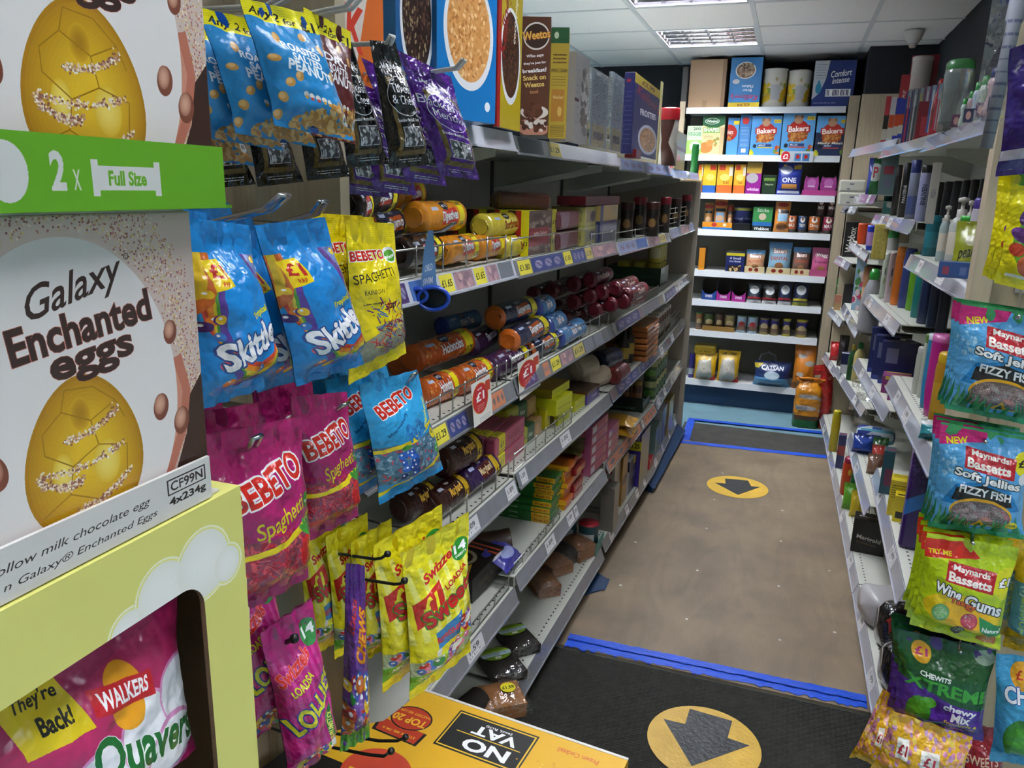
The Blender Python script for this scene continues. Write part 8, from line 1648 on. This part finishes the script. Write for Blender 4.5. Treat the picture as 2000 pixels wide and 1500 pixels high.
rw(1, lb_[1], 1662, 1722, 985, 1082, 'box', artmat('black_glove_box', art_mari), None, 'black glove box with white lettering on the bottom shelf', 'box', 'glove_box', d=.09, hgt=.15, inset=.0)
def softpack(P, L_, W_, H_, m, lab, name, cat, seed=1, rz=0, em=None):
    o = empty(name, P, lab, cat); b = MB()
    def f(u, v):
        a = v * 2 * math.pi; e = .55; c_, s2 = math.cos(a), math.sin(a); end = max(0, 1 - abs(2 * u - 1) ** 7) ** .5; k = 1 + .10 * noise.noise(Vector((u * 5, math.cos(a) * 2, math.sin(a) * 2 + seed)))
        return ((u - .5) * L_, W_ / 2 * k * end * abs(c_) ** e * (1 if c_ > 0 else -1), H_ / 2 + H_ / 2 * k * end * abs(s2) ** e * (1 if s2 > 0 else -1))
    b.grid(f, 16, 24); b.build('pack_body', m, o, True)
    o.rotation_euler.z = rz; return o
MWh = S('white_pad_pack', '#b0aeb0', [('ell', .5, .15, .1, .04, '#a82030'), ('rect', .7, .15, .85, .25, '#a81c30'), T('NUVEEN', .4, .3, .06, '#3a3a3c', w=.4)], 1.2, 240)
zb_ = RSH[0][lb_[0]][2]
P = at_z(1705, 1222, zb_ + .0005); softpack(P + Vector((.05, .05, 0)), .20, .16, .12, MWh, 'white absorbent pad pack in cloudy film on the bottom shelf', 'pad_pack', 'pads', 3, rz=.25)
MKo = artmat('black_pad_print', simple('#141113', [T('Kotex', .3, .35, .12, '#c8c4c8', w=.3, rot=80), ('poly', [(.1, .5), (.3, .56), (.25, .66), (.05, .6)], '#a82c24'), ('rect', 0, .82, 1, .86, '#b8b4b4')], 1.3, 260), .2, bump=.4, bscale=20, coat=.6)
P = at_z(1728, 1268, zb_ + .0005); softpack(P + Vector((.06, .03, 0)), .20, .11, .16, MKo, 'upper glossy black pad pack with white lettering', 'pad_pack', 'pads', 5, rz=.3, em=pk('#1c181a'))
P = at_z(1736, 1345, zb_ + .0005); softpack(P + Vector((.06, .02, 0)), .20, .11, .15, MKo, 'nearer glossy black pad pack with a white torn edge', 'pad_pack', 'pads', 8, rz=.35, em=pk('#b0aca8'))
# ------------------------------------------------------------------ hanging bags at the near right
def rhang(lab, corners, Y_, art, backm, seed, thick=.03, rot=0, copies=(), labs=(), seal=.08, wr=.5, sag=.4, cl='sweets', name='sweet_bag', seals=True):
    cxp = sum(c[0] for c in corners) / 4; cyp = sum(c[1] for c in corners) / 4; P0 = at_y(cxp, cyp, Y_)
    nrm = Vector((-math.sin(math.radians(rot)), -math.cos(math.radians(rot)), 0)); base = px_bag(corners, P0, nrm)
    o = pouch(name, base, thick, art, backm, seed, seal=seal, seals=seals, sag=sag, wr=wr); tag(o, lab, cl)
    for i, (dx, dy, dz) in enumerate(copies):
        c = pouch(name, [p + Vector((dx, dy, dz)) for p in base], thick * .9, art, backm, seed + 11 + i, seal=seal, seals=False, sag=sag, nu=12, nv=14, wr=wr); tag(c, labs[i], cl)
    return o
def art_soft():
    a = Art(.86, 900, '#58a6dc'); g = a.rng
    a.rect(0, 0, 1, .03, '#3a9a5c'); a.poly([(0, .02), (.55, .02), (.5, .11), (.0, .20)], '#cf1c78'); a.text('NEW', .2, .135, .06, '#efe020', w=.24, rot=9, bold=.04)
    a.dots(26, (.04, .2, .2, .5), ['#8cc8ec', '#a8d8f2'], .006, .022, 1, False); a.ell(.98, .25, .12, .12, '#e8de20'); a.text('£1', .96, .25, .07, '#1a1a1a', w=.13, bold=.04); a.ell(.97, .40, .055, .055, '#e4e8ec')
    a.poly([(.06, .70), (.2, .50), (.5, .45), (.8, .50), (.94, .70)], '#1f7cbc'); a.poly([(.2, .54), (.5, .48), (.8, .54), (.84, .66), (.16, .66)], '#1e1a1c')
    a.poly([(.30, .17), (.87, .22), (.85, .41), (.27, .35)], '#b81f2c'); a.text('Maynards', .57, .235, .065, '#f4efe6', w=.42, rot=-5, bold=.03); a.text('Bassetts', .56, .315, .08, '#f4efe6', w=.5, rot=-5, bold=.04)
    a.text('Soft Jellies', .55, .44, .095, '#f6f6f6', w=.76, rot=-7, bold=.05, ol='#1a1a1e', olw=.10); a.text('FIZZY FISH', .53, .555, .075, '#f4f4f4', w=.58, rot=-4, bold=.045)
    a.ell(.50, .76, .30, .15, '#e2a81c'); a.rect(.16, .74, .84, .9, '#e2a81c'); a.ell(.50, .765, .28, .13, '#6a5c58'); a.rect(.18, .76, .82, .88, '#6a5c58')
    for i in range(12): a.ell(g.uniform(.22, .78), g.uniform(.70, .86), .07, .026, ['#b5606a', '#9a8a84', '#7a7478', '#c07a6a', '#8a8f8a'][g.randint(5)], g.uniform(-40, 40), '#8a6468')
    for i in range(1300): a.ell(g.uniform(.2, .8), g.uniform(.66, .88), .002, .002, ['#d8ccc8', '#a89a9a'][g.randint(2)])
    for i in range(36): x = g.uniform(0, 1); t = abs(x - .5) * .5; a.poly([(x - .03, 1), (x + g.uniform(-.08, .08), .86 - t * .6 + g.uniform(-.03, .04)), (x + .03, 1)], ['#2c8a52', '#3fa062', '#1f7446', '#56b070'][g.randint(4)])
    a.poly([(.42, .9), (.5, .80), (.58, .9)], '#e2a81c'); a.poly([(.46, .9), (.5, .84), (.54, .9)], '#1a1614'); a.ell(.86, .86, .06, .05, '#ecd81c'); a.text('SOUR', .86, .86, .03, '#1a1a1a', w=.1, rot=-6)
    a.rect(0, .95, 1, 1, '#2f9a6a'); return a
def art_wine():
    a = Art(.80, 900, '#b5cf12'); a.rect(0, 0, 1, .03, '#c2da2a'); a.ell(.97, .34, .15, .15, '#d8d820'); a.poly([(.0, .05), (.45, .03), (.62, .16), (.0, .24)], '#d42a1c'); a.text('TRY ME', .17, .165, .045, '#f0d820', w=.26, rot=3, bold=.04)
    a.ell(.5, .68, .36, .18, '#e8c81c'); a.ell(.5, .70, .26, .12, '#f0b81c')
    a.poly([(.27, .22), (.82, .25), (.80, .44), (.24, .40)], '#b81f2c'); a.text('Maynards', .54, .285, .065, '#f4efe6', w=.42, rot=-4, bold=.03); a.text('Bassetts', .53, .36, .08, '#f4efe6', w=.5, rot=-4, bold=.04)
    a.text('£1', .93, .33, .08, '#f6f6f6', w=.13, bold=.05, ol='#1a1a1a', olw=.1); a.text('Wine', .30, .49, .10, '#f6f6f6', w=.30, rot=-8, bold=.05, ol='#1a1a1e', olw=.12); a.text('Gums', .72, .56, .11, '#f6f6f6', w=.44, rot=-10, bold=.05, ol='#1a1a1e', olw=.12); a.text('Tangy', .48, .585, .07, '#e0642a', w=.3, rot=-6, bold=.03, ol='#3a1a10', olw=.06)
    for x, y, r, c, c2 in ((.25, .72, .09, '#8ac07a', '#5a9a5a'), (.58, .73, .085, '#d85a6a', '#b8384a'), (.50, .88, .07, '#6a5a60', '#4a3c44'), (.83, .92, .1, '#d8803a', '#b8602a')):
        a.ell(x, y, r * .85, r, c, 20, c2); a.dots(150, (x - r, y - r, x + r, y + r), ['#e8e0dc', c], .003, .005, 1, False, lambda p, q, x=x, y=y, r=r: (p - x) ** 2 + (q - y) ** 2 < (r * .8) ** 2)
    a.poly([(.68, .66), (1, .76), (1, .84), (.86, .88), (.72, .80)], '#2c8a4a'); a.text('Natural', .86, .79, .045, '#f0f4ec', w=.24, rot=-6, bold=.03); a.rect(0, .96, 1, 1, '#c8d82a'); return a
def art_chew():
    a = Art(.95, 900, '#14501e'); a.poly([(0, .45), (.3, .5), (.6, .6), (1, .64), (1, 1), (0, 1)], '#4f2090'); a.ell(.25, .17, .10, .10, '#d8a020'); a.text('£1', .25, .17, .07, '#b0346a', w=.13, bold=.03); a.ell(.90, .10, .1, .08, '#8aa08a')
    a.text('CHEWITS', .40, .36, .05, '#e8ece4', w=.34, rot=-4, bold=.045); a.text('XTREME', .55, .475, .12, '#3aa02c', w=.95, rot=-4, bold=.05)
    a.text('chewy', .70, .66, .09, '#f0ecf4', w=.38, rot=-6, bold=.035); a.text('Mix', .72, .745, .09, '#f0ecf4', w=.22, rot=-6, bold=.035); a.text('SourApple &', .72, .82, .05, '#e2c22a', w=.4, rot=-6, shear=.3); a.text('TuttiFrutti', .73, .875, .05, '#d86a4a', w=.34, rot=-6, shear=.3); a.text('Chews', .68, .93, .045, '#d84a6a', w=.2, rot=-6, shear=.3)
    a.ell(.24, .76, .13, .17, '#4a9a2a', 12, '#2f7a1e'); a.ell(.34, .64, .09, .06, '#56a832'); a.dots(10, (.1, .9, .6, .99), ['#3a8a24', '#4a9a2a'], .02, .04, .6, False); return a
def art_blue2():
    a = Art(.8, 700, '#3f9ac8'); a.ell(.35, .16, .12, .12, '#e0a020'); a.text('£1', .35, .16, .08, '#c0341c', w=.15); a.text('CHEWITS', .6, .32, .13, '#f0f0f4', w=1.0, bold=.05, ol='#1c4a94', olw=.06); a.ell(.35, .72, .2, .2, '#4a9a2a', 0, '#2f7a1e'); return a
def art_tots():
    a = Art(.7, 800, '#e6da10'); a.rect(.1, 0, .4, .1, '#5a9a2a'); a.ell(.7, .6, .42, .35, '#5f9a24'); a.ell(.35, .2, .1, .07, '#d8582a', 20); a.ell(.3, .36, .12, .08, '#5a3a78', -30); a.ell(.2, .53, .1, .06, '#6a3a84', 20); a.ell(.16, .66, .07, .06, '#c8442a'); a.text('8', .55, .6, .12, '#f0f0ec', bold=.05, ol='#1a5a24', olw=.1); a.ell(.5, .78, .22, .12, '#d8683a'); a.text('Jelly', .48, .75, .08, '#b8242c', w=.25, bold=.03, ol='#e8c8b0', olw=.05); a.text('Tots', .48, .83, .08, '#b8242c', w=.25, bold=.03, ol='#e8c8b0', olw=.05); a.rect(.1, .88, .4, .91, '#e8e8dc'); return a
def art_purp():
    a = Art(.8, 700, '#2a1166'); a.poly([(.5, .35), (1, .5), (1, .86), (.35, .84)], '#c8342c'); a.text('Cadbury', .5, .45, .08, '#c8a878', w=.5, rot=8, shear=.4); a.rect(0, .80, .35, .88, '#b8b4c0'); return a
def art_drum():
    a = Art(1.4, 500, '#dca81a'); a.dots(160, (0, 0, 1, .9), ['#e0a890', '#c87a9a', '#b88ab8', '#e8c85a', '#d8905a'], .03, .05, .9, False); a.poly([(.42, .35), (.64, .32), (.66, .62), (.44, .66)], '#f0ece4'); a.text('£1', .54, .49, .15, '#b8283c', w=.13, bold=.03); a.poly([(.12, .3), (.26, .28), (.28, .55), (.14, .58)], '#f0ece4'); a.text('£1', .2, .43, .14, '#b8283c', w=.1, bold=.03); return a
def art_side():
    a = Art(.5, 500, '#d8b01a'); a.rect(0, .35, 1, .8, '#5a94a4'); a.text('30%', .4, .42, .09, '#a8c4c0', w=.6, bold=.03)
    for i, t in enumerate(('LESS', 'SUGAR', 'SAME', 'GREAT', 'TASTE')): a.text(t, .5, .5 + i * .07, .06, '#9ab86a', w=.7, bold=.03)
    return a
MSo = artmat('fizzy_fish_bag', art_soft, .25, bump=.3, bscale=26, coat=.5); MWi = artmat('green_gums_bag', art_wine, .25, bump=.3, bscale=26, coat=.5); MCh = artmat('green_purple_chew_bag', art_chew, .25, bump=.3, bscale=26, coat=.5)
YR = 1.46
rhang('light blue fizzy sweets bag in the upper row, at the front', [(1878, 590), (2062, 618), (2048, 838), (1844, 797)], YR, MSo, foil('#3a9a5c'), 61, .028, copies=[(-.002, .03, .0), (-.002, .06, .0)], labs=('light blue fizzy sweets bag second in the upper row', 'light blue fizzy sweets bag third in the upper row'))
rhang('light blue fizzy sweets bag in the lower row, at the front', [(1838, 824), (2014, 856), (1999, 1054), (1811, 1028)], YR - .02, MSo, foil('#3a9a5c'), 66, .028, copies=[(-.002, .03, .0), (-.002, .06, .0)], labs=('light blue fizzy sweets bag second in the lower row', 'light blue fizzy sweets bag third in the lower row'))
rhang('lime green wine gums bag at the front of its hook', [(1811, 1040), (1990, 1070), (1953, 1270), (1776, 1219)], YR - .04, MWi, foil('#a8c01a'), 71, .028, copies=[(-.002, .028, .0), (-.002, .056, .0), (-.002, .084, .004)], labs=('lime green gums bag second on its hook', 'lime green gums bag third on its hook', 'lime green gums bag at the back of its hook'))
rhang('green and purple chewy sweets bag with white lettering, at the front', [(1754, 1228), (1946, 1270), (1920, 1448), (1740, 1402)], YR - .02, MCh, foil('#3a1a6a'), 76, .028, copies=[(-.004, .03, .0), (-.004, .06, .0)], labs=('green and purple chewy sweets bag second on its hook', 'green and purple chewy sweets bag third on its hook'))
rhang('light blue chewy sweets bag cut by the right edge', [(1946, 1276), (2090, 1290), (2080, 1500), (1932, 1486)], YR - .03, artmat('blue_chew_bag', art_blue2, .25, bump=.3, coat=.5), foil('#3f9ac8'), 81, .028)
rhang('yellow and teal low sugar sweets bag, cut by the right edge', [(1990, 1055), (2080, 1060), (2060, 1290), (1958, 1262)], YR + .02, artmat('yellow_teal_bag', art_side, .25, bump=.3, coat=.5), foil('#d8b01a'), 84, .025, copies=[(-.02, .05, 0)], labs=('yellow and teal sweets bag behind the low sugar one',))
rhang('yellow jelly sweets bag with fruit drawings, at the front', [(1978, 338), (2120, 350), (2090, 590), (1941, 552)], YR, artmat('yellow_jelly_bag', art_tots, .25, bump=.3, coat=.5), foil('#d8cc14'), 87, .025, copies=[(-.004, .03, .004), (-.006, .06, .006)], labs=('yellow jelly sweets bag second on its hook', 'yellow jelly sweets bag third on its hook'))
rhang('purple chocolate sharing bag with a red panel, top right corner', [(1972, 96), (2130, 40), (2110, 330), (1944, 345)], YR - .04, artmat('purple_share_bag', art_purp, .25, bump=.35, bscale=18, coat=.5), foil('#2a1166'), 90, .03)
for i, (c, y_, l) in enumerate(((((1742, 1388), (1900, 1440), (1880, 1560), (1700, 1500)), YR - .08, 'yellow dotted sweets bag at the front of the bottom row'), (((1718, 1378), (1800, 1396), (1760, 1520), (1672, 1478)), YR - .02, 'yellow dotted sweets bag behind and left of the front one'), (((1725, 1345), (1765, 1372), (1740, 1480), (1658, 1480)), YR + .03, 'yellow dotted sweets bag furthest left in the bottom row'))):
    rhang(l, list(c), y_, artmat('yellow_dotted_bag', art_drum, .25, bump=.35, coat=.5), foil('#c8981a'), 93 + i, .03, seals=False)
for (x, y, x2, y2, Ya, l) in ((1925, 870, 1960, 855, YR - .06, 'lower fizzy sweets'), (1900, 1068, 1925, 1062, YR - .08, 'lime green gums'), (1875, 1280, 1890, 1275, YR - .06, 'green and purple chews'), (1990, 625, 2005, 618, YR - .04, 'upper fizzy sweets')):
    A, B = at_y(x, y, Ya), at_y(x, y, Ya); B = Vector((A.x + .14, 2.005, A.z + .004)); o = empty('bag_hook', A, 'steel hook carrying the ' + l, 'hook'); b = MB(); b.tube([Vector((0, 0, .006)), Vector((.002, .02, 0)), B - A], .0028, 8); b.build('wire', M_chrome, o, True); b = MB(); b.box(B.x - A.x - .012, B.y - A.y - .004, B.z - A.z - .02, B.x - A.x + .012, B.y - A.y + .004, B.z - A.z + .02); b.build('mounting_plate', M_chrome, o)
# clear strip with long packs near the top right post
P = at_y(1945, 100, 1.95); o = empty('hanging_packet', P, 'clear hanging packet beside the wooden post at the top right', 'packet'); b = MB(); Q = at_y(1968, 225, 1.95); b.grid(lambda u, v: ((u - .4) * .055, .004 * noise.noise(Vector((u * 4, v * 6, 3))), -.14 + .36 * v), 6, 16); b.build('clear_film', film('hanging_film', .35), o, True)
P = at_y(1966, 110, 1.93); b = MB(); b.lathe([(.012, -.18), (.013, .06), (.017, .07), (.017, .2), (.015, .25)], 14, caps=True); o = b.build('wrapped_tube', S('tube_print', '#8f929c', [('rect', 0, .28, 1, .34, '#2c3488'), ('lines', 10, (0, .4, 1, .95), '#5a5c78', .01)], .3), smooth=True, loc=P); o.rotation_euler.y = .05; tag(o, 'long grey wrapped tube with a blue ring by the right post', 'packet')
rhang('red sweets bag low behind the chewy sweets bags', [(1868, 1410), (1965, 1425), (1960, 1560), (1860, 1545)], YR + .12, artmat('red_sweet_bag', simple('#8a1420', [T('SWEETS', .5, .4, .12, '#e0c0a0', w=.7)], .7), .25, bump=.3, coat=.5), foil('#8a1420'), 99, .03, seals=False)
